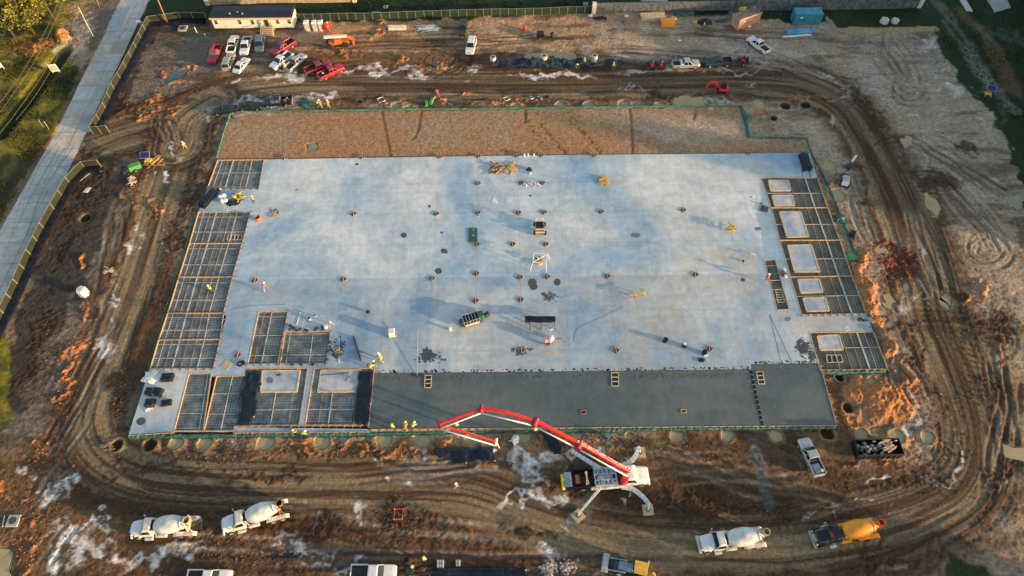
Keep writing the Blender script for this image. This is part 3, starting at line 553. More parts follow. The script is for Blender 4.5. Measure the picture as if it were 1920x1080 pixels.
# ---------------------------------------------------------------- concrete road on the left
def concrete_mat(name, c1, c2, c3, joint=(7.5, 7.1), seam=None, jd=.82, rough=.8, big=.06, streak=None, jo=(1.4, 65.5)):
    m_, t, b = _mat(name); L = t.links.new; N = t.nodes.new
    tc = N('ShaderNodeTexCoord'); mp = N('ShaderNodeMapping'); L(tc.outputs['Object'], mp.inputs[0])
    if streak: mp.inputs['Scale'].default_value = streak
    a = N('ShaderNodeTexNoise'); a.inputs['Scale'].default_value = big; a.inputs['Detail'].default_value = 9; a.inputs['Roughness'].default_value = .62; a.inputs['Distortion'].default_value = .6; L(mp.outputs[0], a.inputs['Vector'])
    r_ = N('ShaderNodeValToRGB'); e = r_.color_ramp.elements; e[0].position = .40; e[0].color = (*c1, 1); e[1].position = .61; e[1].color = (*c3, 1); q = e.new(.5); q.color = (*c2, 1)
    L(a.outputs['Fac'], r_.inputs[0])
    f = N('ShaderNodeTexNoise'); f.inputs['Scale'].default_value = 1.1; f.inputs['Detail'].default_value = 7; L(tc.outputs['Object'], f.inputs['Vector'])
    mr = N('ShaderNodeMapRange'); mr.inputs[1].default_value = .3; mr.inputs[2].default_value = .7; mr.inputs[3].default_value = .9; mr.inputs[4].default_value = 1.08; L(f.outputs['Fac'], mr.inputs[0])
    sx = N('ShaderNodeSeparateXYZ'); L(tc.outputs['Object'], sx.inputs[0])
    val = mr.outputs[0]
    for scl, sd_, lo, hi, p0, p1 in (((.10, .7, 1), 3, .92, 1.06, .35, .65), ((.8, .09, 1), 9, .93, 1.05, .35, .65), ((.35, .35, .5), 21, .86, 1.06, .32, .55)):
        m3 = N('ShaderNodeMapping'); m3.inputs['Scale'].default_value = scl; m3.inputs['Location'].default_value = (sd_, sd_ * 2, sd_); L(tc.outputs['Object'], m3.inputs[0]); n3 = N('ShaderNodeTexNoise'); n3.inputs['Scale'].default_value = 1; n3.inputs['Detail'].default_value = 8; n3.inputs['Roughness'].default_value = .68; L(m3.outputs[0], n3.inputs['Vector'])
        r3 = N('ShaderNodeMapRange'); r3.inputs[1].default_value = p0; r3.inputs[2].default_value = p1; r3.inputs[3].default_value = lo; r3.inputs[4].default_value = hi; L(n3.outputs['Fac'], r3.inputs[0])
        q3 = N('ShaderNodeMath'); q3.operation = 'MULTIPLY'; L(val, q3.inputs[0]); L(r3.outputs[0], q3.inputs[1]); val = q3.outputs[0]
    def mth(op, x, y=None):
        n = N('ShaderNodeMath'); n.operation = op
        for i, v in enumerate((x, y)):
            if v is None: continue
            if isinstance(v, (int, float)): n.inputs[i].default_value = v
            else: L(v, n.inputs[i])
        return n.outputs[0]
    if joint:
        for out, per, off in ((sx.outputs[0], joint[0], jo[0]), (sx.outputs[1], joint[1], jo[1])):
            fr = mth('ABSOLUTE', mth('SUBTRACT', mth('FRACT', mth('DIVIDE', mth('SUBTRACT', out, off - per / 2), per)), .5))
            ln = mth('LESS_THAN', fr, .055 / per); val = mth('MULTIPLY', val, mth('SUBTRACT', 1, mth('MULTIPLY', ln, 1 - jd)))
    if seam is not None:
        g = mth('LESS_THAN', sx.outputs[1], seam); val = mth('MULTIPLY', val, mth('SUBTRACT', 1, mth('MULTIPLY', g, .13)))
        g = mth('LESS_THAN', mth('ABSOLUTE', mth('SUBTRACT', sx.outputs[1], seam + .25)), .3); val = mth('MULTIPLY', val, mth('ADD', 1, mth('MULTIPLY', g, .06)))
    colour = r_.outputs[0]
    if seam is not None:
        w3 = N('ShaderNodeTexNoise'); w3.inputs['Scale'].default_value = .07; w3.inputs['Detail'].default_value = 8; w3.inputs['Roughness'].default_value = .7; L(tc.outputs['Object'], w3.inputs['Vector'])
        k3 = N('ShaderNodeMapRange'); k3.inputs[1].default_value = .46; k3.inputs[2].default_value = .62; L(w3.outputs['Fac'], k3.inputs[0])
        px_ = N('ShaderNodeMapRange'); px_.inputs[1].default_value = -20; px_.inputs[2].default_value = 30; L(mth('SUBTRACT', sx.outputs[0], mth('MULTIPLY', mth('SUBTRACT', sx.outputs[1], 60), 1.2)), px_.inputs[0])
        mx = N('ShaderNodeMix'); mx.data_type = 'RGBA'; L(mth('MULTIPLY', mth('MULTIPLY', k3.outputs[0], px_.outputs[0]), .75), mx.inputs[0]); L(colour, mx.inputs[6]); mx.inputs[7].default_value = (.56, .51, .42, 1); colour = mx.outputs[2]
    vm = N('ShaderNodeVectorMath'); vm.operation = 'SCALE'; L(colour, vm.inputs[0]); L(val, vm.inputs['Scale']); L(vm.outputs[0], b.inputs['Base Color'])
    b.inputs['Roughness'].default_value = rough; return m_
M['road'] = concrete_mat('road_concrete', (.48, .43, .365), (.55, .52, .47), (.60, .585, .54), None, None, big=.09)
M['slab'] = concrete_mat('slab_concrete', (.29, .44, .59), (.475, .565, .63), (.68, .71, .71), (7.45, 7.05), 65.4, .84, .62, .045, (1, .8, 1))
M['wetslab'] = concrete_mat('fresh_concrete', (.088, .125, .13), (.115, .142, .142), (.14, .155, .145), (9.3, 90), None, .85, .55, .05, jo=(1.4, 100))
M['island'] = concrete_mat('pad_top_concrete', (.32, .40, .50), (.42, .48, .54), (.55, .55, .53), None, None, big=.25)
rd = [P(*p, -.02) for p in [(283, -10), (279, 0), (262, 40), (215, 137), (152, 270), (80, 417), (20, 540), (-20, 622), (-160, 622), (-160, 520), (-60, 545), (0, 432), (92, 270), (160, 134), (227, 0), (231, -10)]]
def slab_mesh(name, polys, z0, z1, mat_, kind_='structure'):
    loops = [[Vector((p[0], p[1], 0)) for p in q] for q in polys]; flatv = [v for q in loops for v in q]
    tri = geometry.tessellate_polygon(loops); n = len(flatv)
    vs = [(v.x, v.y, z1) for v in flatv] + [(v.x, v.y, z0) for v in flatv]; fs = [tuple(t) for t in tri]; o_ = 0
    for q in loops:
        for i in range(len(q)): a, b = o_ + i, o_ + (i + 1) % len(q); fs.append((a, b, n + b, n + a))
        o_ += len(q)
    b = MB(); b.add(vs, fs); o = b.build(name, mat_); return struct(o, kind_)
slab_mesh('road', [rd], -.4, -.02, M['road'])
for i_, c_ in enumerate([(.58, .52, .43), (.50, .49, .45), (.61, .565, .49), (.48, .47, .43)]): M['rp%d' % i_] = concrete_mat('road_panel_concrete', tuple(v * .82 for v in c_), c_, tuple(v * 1.08 for v in c_), None, None, big=.35)
jl = MB()
for k in range(26):
    t = k / 25; a = P(227 - 247 * t * 1.6, 560 * t * 1.0 - 6, 0); 
rl = [P(227, 0), P(92, 270), P(0, 432)]; rr_ = [P(279, 0), P(152, 270), P(20, 540)]
Ld = (rl[1] - rl[0]).normalized(); nL = Vector((-Ld.y, Ld.x, 0))
if nL.x < 0: nL = -nL
for k in range(0, 24):
    a = rl[0] + Ld * (k * 4.6 - 2); jl.bar(a + nL * .1 + Vector((0, 0, -.014)), a + nL * 7.9 + Vector((0, 0, -.014)), .06, .012)
jl.bar(rl[0] + nL * 4 + Vector((0, 0, -.013)), rl[0] + nL * 4 + Ld * 112 + Vector((0, 0, -.013)), .06, .012)
struct(jl.build('road_joint', M['mortar_mid']))
rp = random.Random(5)
for k in range(0, 26):
    for h_ in (0, 1):
        if rp.random() < .6:
            a = rl[0] + Ld * (k * 4.6 - 2 + .04) + nL * (.15 + 3.9 * h_); q_ = [a, a + Ld * 4.5, a + Ld * 4.5 + nL * 3.75, a + nL * 3.75]; b = MB(); b.add([(v.x, v.y, -.0165) for v in q_], [(0, 1, 2, 3)]); struct(b.build('road_panel', M['rp%d' % rp.randrange(4)]))
for k in range(9):
    x0_, y0_ = rp.uniform(100, 150), rp.uniform(225, 300); pts = smooth_line([(x0_, y0_), (x0_ - 60 - rp.uniform(-8, 8), y0_ + 95), (x0_ - 110 - rp.uniform(-14, 14), y0_ + rp.uniform(200, 260))], 1.5); b = MB(); w_ = rp.uniform(.03, .09); vs = []
    for i, q_ in enumerate(pts): vs += [(q_[0] - w_ * (1 - i / len(pts)), q_[1], -.012 + k * .0003), (q_[0] + w_ * (1 - i / len(pts)), q_[1], -.012 + k * .0003)]
    ok = all(inpoly(np.array([v[0]]), np.array([v[1]]), [(p.x, p.y) for p in rd])[0] for v in vs[::8])
    if ok: b.add(vs, [(2 * i, 2 * i + 1, 2 * i + 3, 2 * i + 2) for i in range(len(pts) - 1)]); struct(b.build('tyre_mark', M['mortar_mid']))
for px, py, w_, l_, a_, mt_ in [(222, 88, 3.2, 4.5, 0, 'slabpatch_warm'), (220, 35, 3.4, 9, 0, 'slabpatch_pale')]:
    if mt_ not in M: M[mt_] = mat(mt_, (.47, .39, .31) if 'warm' in mt_ else (.40, .45, .47), .85, .06, .5)
    c = P(px, py, -.012); struct(MB().box(c, (w_, l_, .008), math.atan2(Ld.y, Ld.x) - math.pi / 2).build('road_patch', M[mt_]))
# ---------------------------------------------------------------- building slab
ZS = .3
Q = lambda *pts: [P(x, y, ZS) for x, y in pts]
OUT = Q((495, 299), (679, 296), (900, 292.5), (1200, 289.5), (1519, 287), (1533, 333), (1427, 333), (1503, 590), (1625, 589), (1637, 622), (1518, 623), (1536, 680.5), (1408, 682), (1408, 692), (703, 699), (702, 690), (589, 690), (571, 798), (561, 798), (577, 690), (460, 691), (459, 704), (406, 705), (396, 705), (396, 700), (354, 700), (326, 809), (241, 815), (280, 692), (400, 691), (413, 636), (424, 594), (419, 587), (436, 519), (454, 456), (470, 397), (372, 397), (388, 354), (485, 354))
H1 = Q((485, 584), (540, 584), (534, 622), (620, 621), (612, 682), (464, 683)); H2 = Q((1433, 487), (1454, 487), (1480, 580), (1457, 581))
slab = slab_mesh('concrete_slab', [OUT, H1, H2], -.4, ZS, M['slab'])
slab_mesh('fresh_concrete', [Q((1408, 682.5), (1535, 681), (1568, 797), (1431, 798), (1409, 692.5))], -.4, ZS - .03, M['wetslab'])
slab_mesh('fresh_concrete', [Q((703, 700), (1406, 693), (1428, 798), (690, 803))], -.4, ZS - .035, M['wetslab'])
slab_mesh('footing_strip', [Q((438, 800), (690, 804), (692, 809), (437, 811))], -.4, .2, M['island'])
slab_mesh('footing_strip', [Q((692, 805), (1568, 799), (1568, 802), (692, 809))], -.4, .18, M['plywood'])
slab_mesh('pit_bed', [Q((400, 298), (500, 296), (480, 700), (262, 700))], -.42, -.30, M['chassis'])
slab_mesh('pit_bed', [Q((320, 700), (470, 680), (470, 580), (640, 600), (720, 690), (700, 803), (320, 812))], -.42, -.30, M['chassis'])
slab_mesh('pit_bed', [Q((1420, 331), (1540, 331), (1672, 696), (1530, 698), (1400, 500))], -.42, -.30, M['chassis'])
M['damp'] = concrete_mat('damp_concrete', (.27, .43, .55), (.33, .47, .57), (.42, .53, .60), (7.45, 7.05), None, .86, .6, .09)
for q_ in ([(1424, 336), (1430, 345), (1446, 389), (1462, 450), (1482, 519), (1502, 588), (1482, 588), (1481, 581), (1455, 486), (1432, 485), (1428, 440), (1418, 400), (1428, 375)], [(1416, 462), (1430, 484), (1432, 490), (1456, 583), (1440, 590), (1424, 530)], [(484, 590), (486, 585), (466, 668), (440, 690), (400, 700), (402, 690), (455, 640), (462, 600)]):
    b = MB(); b.add([tuple(P(x, y, ZS)[:2]) + (ZS + .0025,) for x, y in q_], [tuple(range(len(q_)))]); b.build('damp_patch', M['damp'], slab)
# rake marks and a ragged leading edge on the fresh pour
g = MB(); rk = random.Random(9)
for k in range(420):
    x = rk.uniform(706, 1528); y = (702 if x < 1408 else 684) - (x - 700) * (.0095 if x < 1408 else 0) + rk.uniform(0, 6); a = P(x, y, ZS - .026); b_2 = P(x + rk.uniform(-5, 5), y + rk.uniform(3, 11), ZS - .026); g.bar(a, b_2, rk.uniform(.03, .08), .012)
struct(g.build('rake_marks', M['mortar_mid']))
# stains and wet spots on the slab
def ragged(px, py, rx, ry, n=18, jit=.15, rot=0):
    out = []
    for i in range(n):
        a = i * 2 * math.pi / n; k = 1 + random.uniform(-jit, jit); x, y = rx * math.cos(a) * k, ry * math.sin(a) * k
        out.append(P(px + x * math.cos(rot) + y * math.sin(rot), py - x * math.sin(rot) + y * math.cos(rot), ZS))
    return out
for px, py, rx, ry, j, rot, mt_ in [(757, 441, 6, 5, .08, 0, 'mortar_dark'), (828, 436, 3, 2, .2, 0, 'mortar_dark'), (833, 471, 7, 4.5, .12, -.3, 'mortar_dark'), (822, 508, 7, 5.5, .1, 0, 'mortar_dark'), (805, 387, 2, 3, .2, 0, 'mortar_dark'), (669, 308, 4, 2, .3, 0, 'mortar_dark'),
        (998, 531, 8, 9, .1, 0, 'mortar_dark'), (1001, 538, 7, 6, .1, 0, 'mortar_dark'), (1045, 529, 6, 7, .12, 0, 'mortar_dark'), (1031, 557, 13, 8, .5, 0, 'mortar_mid'), (1020, 552, 6, 3, .4, -.3, 'mortar_dark'), (803, 664, 14, 11, .38, 0, 'mortar_dark'), (978, 657, 11, 8, .4, 0, 'mortar_mid'),
        (1192, 441, 9, 4.5, .1, 0, 'mortar_mid'), (1421, 429, 6, 3.5, .06, 0, 'mortar_mid'), (1393, 525, 4, 3.5, .1, 0, 'mortar_dark'), (1477, 598, 5, 4, .15, 0, 'mortar_mid'), (1508, 651, 12, 9, .45, 0, 'mortar_dark'), (1523, 668, 8, 9, .5, 0, 'mortar_dark'), (1500, 640, 7, 4, .4, .6, 'mortar_dark'), (265, 790, 9, 7, .04, .4, 'mortar_dark'),
        (632, 662, 10, 9, .3, .5, 'mortar_dark'), (640, 648, 4, 12, .35, 0, 'mortar_mid'), (516, 398, 9, 5, .5, .6, 'mortar_mid'), (556, 356, 2, 1, .2, 0, 'mortar_dark'), (506, 713, 6, 6, .25, 0, 'mortar_mid'), (994, 367, 3, 1.5, .3, 0, 'mortar_dark')]:
    q = ragged(px, py, rx, ry, 22, j, rot); b = MB(); ZI = globals().get('ZI', .004) + .0009; b.add([(p.x, p.y, ZS + ZI) for p in q], [tuple(range(len(q)))]); o = b.build('stain', M[mt_], slab)
def flecks(cx, cy, n, sx_, sy_, mt_, name='splatter', zz=ZS + .032, s=(.05, .25)):
    b = MB()
    for _ in range(n):
        zz += .0002; c = P(random.gauss(cx, sx_), random.gauss(cy, sy_), zz); r_ = random.uniform(*s); a0 = random.random() * 6
        b.add([(c.x + r_ * random.uniform(.5, 1.3) * math.cos(a0 + k * 1.05), c.y + r_ * random.uniform(.5, 1.3) * math.sin(a0 + k * 1.05), zz) for k in range(6)], [tuple(range(6))])
    return b.build(name, M[mt_], slab)
flecks(812, 668, 60, 12, 5, 'mortar_dark'); flecks(1031, 556, 25, 9, 5, 'mortar_dark'); flecks(978, 657, 30, 9, 5, 'mortar_dark'); flecks(1510, 655, 60, 9, 9, 'mortar_dark'); flecks(638, 650, 30, 5, 10, 'mortar_dark'); flecks(928, 350, 12, 1, 30, 'lime_dust'); flecks(929, 376, 14, 3, 2.5, 'lime_dust', s=(.1, .4)); flecks(897, 405, 10, 3, 7, 'lime_dust')
b = MB()
for _ in range(260):
    x = random.uniform(700, 1535); y = (699.5 if x < 1408 else 682) - (x - 700) * (.0099 if x < 1408 else 0) * 1 - random.uniform(0, 5); c = P(x, y, ZS + .006); r_ = random.uniform(.06, .2)
    b.add([(c.x + r_ * random.uniform(.5, 1.6) * math.cos(k * 1.25), c.y + r_ * random.uniform(.5, 1.3) * math.sin(k * 1.25), ZS + .006) for k in range(5)], [tuple(range(5))])
b.build('splatter', M['mortar_dark'], slab)
for a, b_2, w_, mt_ in [((937, 291), (935, 690), .05, 'lime_dust'), ((1300, 515), (1327, 800), .04, 'lime_dust')]: pass
# ---------------------------------------------------------------- recessed bays with reinforcing mesh
def edge_board(b, p, q, z=ZS, th=.13, dz=.30, lift=.03):
    b.bar((p[0], p[1], z - dz / 2 + lift), (q[0], q[1], z - dz / 2 + lift), th, dz)
def bay(quad, label, vx=(), hy=(), boards='TRBL', blocks='', thick=None, floor='bay_floor', hole=None, spacing=.42):
    c4 = [P(x, y, ZS) for x, y in quad]; c = sum(c4, Vector()) / 4
    t = thing('form_bay', label, 'form bay', (c.x, c.y, 0), 0, 'recessed bays waiting for concrete')
    L_ = [v - Vector((c.x, c.y, 0)) for v in c4]  # TL TR BR BL
    at_ = lambda u, v: (L_[0] * (1 - u) + L_[1] * u) * (1 - v) + (L_[3] * (1 - u) + L_[2] * u) * v
    b = MB(); b.add([(p.x, p.y, .10) for p in L_] + [(p.x, p.y, -.28) for p in L_], [(0, 1, 2, 3), (4, 5, 1, 0), (5, 6, 2, 1), (6, 7, 3, 2), (7, 4, 0, 3)]); b.build('vapour_sheet', M[floor], t)
    W_ = (L_[1] - L_[0]).length; H_ = (L_[3] - L_[0]).length; g = MB()
    def inhole(p):
        return hole and any(inpoly(np.array([p.x + c.x]), np.array([p.y + c.y]), h)[0] for h in hole)
    for n_, fn in ((int(W_ / spacing), lambda s_, e: at_(s_, e)), (int(H_ / spacing), lambda s_, e: at_(e, s_))):
        for k in range(1, n_):
            if not hole:
                p, q = fn(k / n_, 0), fn(k / n_, 1); g.bar((p.x, p.y, .15), (q.x, q.y, .15), .045, .04)
            else:
                run = None; S_ = 24
                for i in range(S_ + 1):
                    p = fn(k / n_, i / S_); ok = not inhole(p)
                    if ok and run is None: run = p
                    if run is not None and (not ok or i == S_):
                        if (p - run).length > .3: g.bar((run.x, run.y, .15), (p.x, p.y, .15), .045, .04)
                        run = None
    g.build('rebar_mesh', M['rebar'], t)
    for axis_, lst in (('v', vx), ('h', hy)):
        for e in lst:
            pos, wd, mt_ = (e + (.10, 'chair_strip'))[:3] if isinstance(e, tuple) and len(e) == 1 else (e if isinstance(e, tuple) else (e, .10, 'chair_strip'))
            s_ = MB(); S_ = 30 if hole else 1; run = None
            f_ = (lambda e_: at_(pos, e_)) if axis_ == 'v' else (lambda e_: at_(e_, pos))
            for i in range(S_ + 1):
                p = f_(i / S_); ok = not inhole(p)
                if ok and run is None: run = p
                if run is not None and (not ok or i == S_):
                    if (p - run).length > .2: s_.bar((run.x, run.y, .20), (p.x, p.y, .20), wd, .05)
                    run = None
            if s_.v: s_.build('support_strip', M[mt_], t)
    ed = dict(T=(0, 1), R=(1, 2), B=(2, 3), L=(3, 0))
    for k in boards:
        i, j = ed[k]; b = MB(); edge_board(b, L_[i], L_[j]); b.build('form_board', M['lumber'], t)
    for k in blocks:
        i, j = ed[k]; p, q = L_[i], L_[j]; n_ = max(2, int((q - p).length / 1.1)); dr = (q - p).normalized(); nr = Vector((dr.y, -dr.x, 0))
        if nr.dot(-(L_[0] + L_[1] + L_[2] + L_[3]) / 4 + (p + q) / 2) < 0: nr = -nr
        for s_ in range(n_ + 1):
            o_ = p + (q - p) * s_ / n_ + nr * .22; MB().box((o_.x, o_.y, ZS + .05), (.10, .34, .12), math.atan2(nr.y, nr.x) - math.pi / 2).build('kicker', M['lumber_dark'], t)
    return t
mk('bay_floor', (.30, .34, .33), .7, .35, .5, bump=.02); mk('bay_floor_brown', (.21, .20, .15), .7, .4, .35, bump=.02)
vv = lambda *a: [(x, w_, m_) for x, w_, m_ in a]; sw = 'strip_wood'; cs = 'chair_strip'
LV = vv((.10, .06, cs), (.22, .05, sw), (.34, .2, cs), (.48, .05, sw), (.62, .06, sw), (.74, .13, cs))
bay([(408, 300), (495, 299), (485, 354), (388, 354)], 'grid-lined bay at the top left corner of the slab', LV, vv((.45, .1, cs), (.93, .08, cs)), 'TRBL', 'B')
LC = [((372, 397), (470, 397)), ((355, 456), (454, 456)), ((335, 519), (436, 519)), ((314, 587), (419, 587)), ((297, 637), (413, 636)), ((281, 691), (400, 691))]
nm = ['topmost bay of the tall left column, with a small ladder-shaped form in its lower right', 'second bay down in the tall left column of rebar bays', 'middle bay of the tall left column, a worker standing in it', 'fourth bay down in the tall left column, with a notch in its right side', 'lowest bay of the tall left column, above the stacked black pallets']
for i in range(5):
    a, b_2 = LC[i], LC[i + 1]; bay([a[0], a[1], b_2[1], b_2[0]], nm[i], LV, vv((.16, .08, cs), (.64, .1, cs)), 'TRL' + ('B' if i == 4 else ''), 'R' + ('B' if i == 4 else ''))
bay([(485, 584), (540, 584), (521, 682), (464, 683)], 'narrow tall bay in the block of two near the black anchors', vv((.2, .07, sw), (.45, .12, cs)), vv((.1, .08, cs), (.46, .08, cs), (.84, .08, cs)), 'TRBL', 'RB')
bay([(534, 622), (620, 621), (612, 682), (525, 682)], 'nearly square bay below the row of black anchor blocks', vv((.12, .07, cs), (.62, .12, cs)), vv((.07, .1, cs), (.3, .04, sw), (.72, .1, cs)), 'TRBL', 'RB')
bay([(354, 700), (396, 700), (381, 808), (326, 808)], 'leftmost bay of the bottom row, right of the black pallets', vv((.85, .12, cs),), vv((.38, .08, cs), (.64, .04, sw), (.7, .08, cs), (.95, .05, cs)), 'TRBL')
bay([(406, 705), (460, 704), (438, 808), (382, 808)], 'bottom row bay just left of the first black plastic sheet', vv((.55, .12, cs),), vv((.33, .08, cs), (.7, .08, cs)), 'TBL')
def isl(pts, th=.12):
    return [tuple(p[:2]) for p in [P(x, y, ZS) for x, y in pts]]
I1 = [(492, 695), (562, 695), (556, 734), (489, 734)]; I2 = [(602, 694), (676, 694), (668, 734), (596, 734)]
bay([(460, 691), (577, 690), (561, 797), (440, 799)], 'bottom row bay under the first black plastic sheet, around a small square pad', vv((.55, .13, cs), (.83, .05, sw)), vv((.73, .09, cs),), 'TRB', 'B', hole=[isl(I1)], floor='bay_floor')
bay([(589, 690), (702, 690), (691, 797), (572, 797)], 'bottom row bay beside the fresh grey concrete, half under black plastic', vv((.2, .05, sw), (.36, .13, cs), (.76, .1, cs)), vv((.73, .09, cs),), 'TRBL', 'B', hole=[isl(I2)])
RE = [((1427, 333), (1533, 333)), ((1446, 389), (1552, 389)), ((1462, 450), (1575, 450)), ((1482, 519), (1598, 517)), ((1503, 590), (1625, 588))]
RI = [[[(1441, 338), (1478, 338), (1482, 357), (1445, 357)], [(1448, 366), (1486, 366), (1490, 385), (1453, 386)]], [[(1462, 397), (1501, 397), (1516, 443), (1476, 444)]], [[(1477, 460), (1521, 459), (1537, 509), (1490, 509)]], [[(1496, 524), (1536, 523), (1543, 547), (1502, 548)], [(1506, 559), (1547, 558), (1555, 582), (1513, 583)]]]
RVs = vv((.38, .06, sw), (.48, .06, sw), (.64, .07, sw), (.78, .22, cs), (.88, .06, sw))
nm = ['uppermost bay of the right column, around two small square pads', 'second bay down the right column, around one tall pad', 'third bay down the right column, around the pad with a notched corner', 'lowest bay of the right column, around two small square pads above a lumber form']
for i in range(4):
    a, b_2 = RE[i], RE[i + 1]; bay([a[0], a[1], b_2[1], b_2[0]], nm[i], RVs, vv((.52, .12, cs),), 'TRL' + ('B' if i == 3 else ''), 'B' if i == 3 else '', hole=[isl(q) for q in RI[i]], floor='bay_floor_brown')
bay([(1433, 487), (1454, 487), (1480, 580), (1457, 581)], 'long narrow trench form standing alone left of the right column', (), vv((.12, .1, cs), (.28, .08, cs), (.42, .14, cs), (.6, .08, cs), (.8, .08, cs)), 'TRBL', '', floor='bay_floor_brown')
I6 = [(1533, 630), (1573, 628), (1581, 655), (1538, 655)]
bay([(1518, 623), (1638, 622), (1665, 692), (1538, 694)], 'separate bay at the lower right corner of the slab', vv((.3, .06, cs), (.48, .1, sw), (.62, .06, sw), (.74, .24, cs), (.85, .06, cs), (.93, .05, sw)), vv((.42, .1, cs),), 'TRBL', 'B', hole=[isl(I6)], floor='bay_floor_brown')
for pts, lb in [(I1, 'small concrete pad between the two black plastic sheets'), (I2, ''), (I6, '')] + [(q, '') for r_ in RI for q in r_]:
    c4 = [P(x, y, ZS) for x, y in pts]
    o = MB().prism([(p.x, p.y) for p in c4], -.3, ZS).build('concrete_pad', M['island']); struct(o)
    b = MB()
    for i in range(4):
        edge_board(b, c4[i], c4[(i + 1) % 4], th=.22, dz=.34, lift=.035)
    b.build('form_board', M['lumber_pale'], o)
# loose ladder-shaped forms
def ladder_form(quad, n, label, mt='lumber', z=ZS, ht=.09, horiz=False):
    c4 = [P(x, y, z) for x, y in quad]; c = sum(c4, Vector()) / 4; L_ = [v - c for v in c4]
    t = thing('box_out_form', label, 'wooden form', (c.x, c.y, z)); b = MB()
    rails = ((0, 3), (1, 2)) if not horiz else ((0, 1), (3, 2))
    for i, j in rails: MB().bar(L_[i] + Vector((0, 0, ht / 2)), L_[j] + Vector((0, 0, ht / 2)), .1, ht).build('rail', M[mt], t)
    for k in range(n + 1):
        s_ = k / n; (i, j), (u, v) = rails
        b.bar(L_[i].lerp(L_[j], s_) + Vector((0, 0, ht / 2)), L_[u].lerp(L_[v], s_) + Vector((0, 0, ht / 2)), .12, ht * .9)
    b.build('crosspiece', M[mt], t)
    b = MB(); b.add([(p.x * .96, p.y * .96, .012) for p in L_], [(0, 1, 2, 3)]); b.build('bottom_sheet', M['chassis'], t)
    return t
ladder_form([(428, 441), (454, 441), (452, 450), (426, 450)], 4, 'ladder-shaped wooden form lying in the topmost left bay', 'lumber_pale', .12, horiz=True)
ladder_form([(1454, 544), (1466, 544), (1471, 567), (1458, 567)], 5, 'ladder-shaped wooden form inside the narrow trench form', 'lumber_pale', .12)
ladder_form([(1549, 666), (1577, 666), (1580, 679), (1551, 680)], 3, 'ladder-shaped wooden form in the lower right corner bay', 'lumber_pale', .12, horiz=True)
ladder_form([(797, 704), (809, 704), (808, 727), (796, 727)], 3, 'small wooden box-out in the fresh concrete, leftmost of the three along its upper edge', 'lumber_pale', ZS - .03)
ladder_form([(1146, 699), (1159, 699), (1160, 724), (1147, 724)], 3, 'small wooden box-out in the middle of the fresh concrete upper edge', 'lumber_pale', ZS - .03)
ladder_form([(1418, 697), (1430, 697), (1434, 720), (1422, 720)], 3, 'small wooden box-out in the fresh concrete just right of the dark joint gap', 'lumber_pale', ZS - .03)
ladder_form([(1089, 770), (1099, 770), (1099, 776), (1089, 776)], 1, 'tiny box-out in the fresh concrete above the pump boom', 'lumber_dark', ZS - .03, horiz=True)
ladder_form([(1277, 768), (1286, 768), (1287, 774), (1277, 774)], 1, 'tiny box-out in the lower part of the fresh concrete, left of the joint gap', 'lumber', ZS - .03, horiz=True)
# the joint form between the two pours
a, b_2 = P(1407.5, 693, ZS), P(1429.5, 797, ZS); t = thing('joint_form', 'long thin wooden joint form with dark gaps across the fresh concrete', 'wooden form', (a.x, a.y, 0)); g = MB(); d = b_2 - a
g.bar((0, 0, ZS - .02), (d.x, d.y, ZS - .02), .34, .05); g.build('gap_strip', M['poly_black'], t); g = MB()
for k in range(11): p = d * k / 11; g.bar((p.x, p.y, ZS + .04), (p.x + d.x * .012, p.y + d.y * .012, ZS + .04), .4, .08)
g.build('spreader', M['lumber_dark'], t)
# wooden edge form along the pour, with stakes
def edge_form(p0, p1, label, stake=1.2, parts=True, w_=.10):
    a, b_2 = P(*p0, ZS), P(*p1, ZS); t = thing('edge_form', label, 'wooden form', (a.x, a.y, 0)); d = b_2 - a; L_ = d.length; u = d.normalized(); n_ = Vector((u.y, -u.x, 0))
    if n_.y > 0: n_ = -n_
    g = MB(); g.bar((0, 0, .14), (d.x, d.y, .14), w_, .40); g.build('form_board', M['lumber'], t); g = MB()
    for k in range(int(L_ / stake)):
        p = u * (k * stake + .4) + n_ * .15; g.box((p.x, p.y, .18), (.09, .09, .5)); g.bar((p.x, p.y, .3), (p.x + n_.x * .55, p.y + n_.y * .55, -.05), .08, .05)
    g.build('stake', M['lumber_dark'], t); return t
edge_form((693, 805), (1130, 801.5), 'pale staked board along the fresh concrete, left half beside the pump boom')
edge_form((1131, 801.5), (1569, 798), 'pale staked board along the fresh concrete, right half up to the corner')
edge_form((1537, 681), (1569, 798), 'short board down the right end of the fresh concrete')
edge_form((437, 812), (692, 810), 'low board under the bottom row of bays')
for (a, b_2, lb) in [((326, 811), (241, 817), 'edge board at the bottom left slab corner'),]: edge_form(a, b_2, lb)
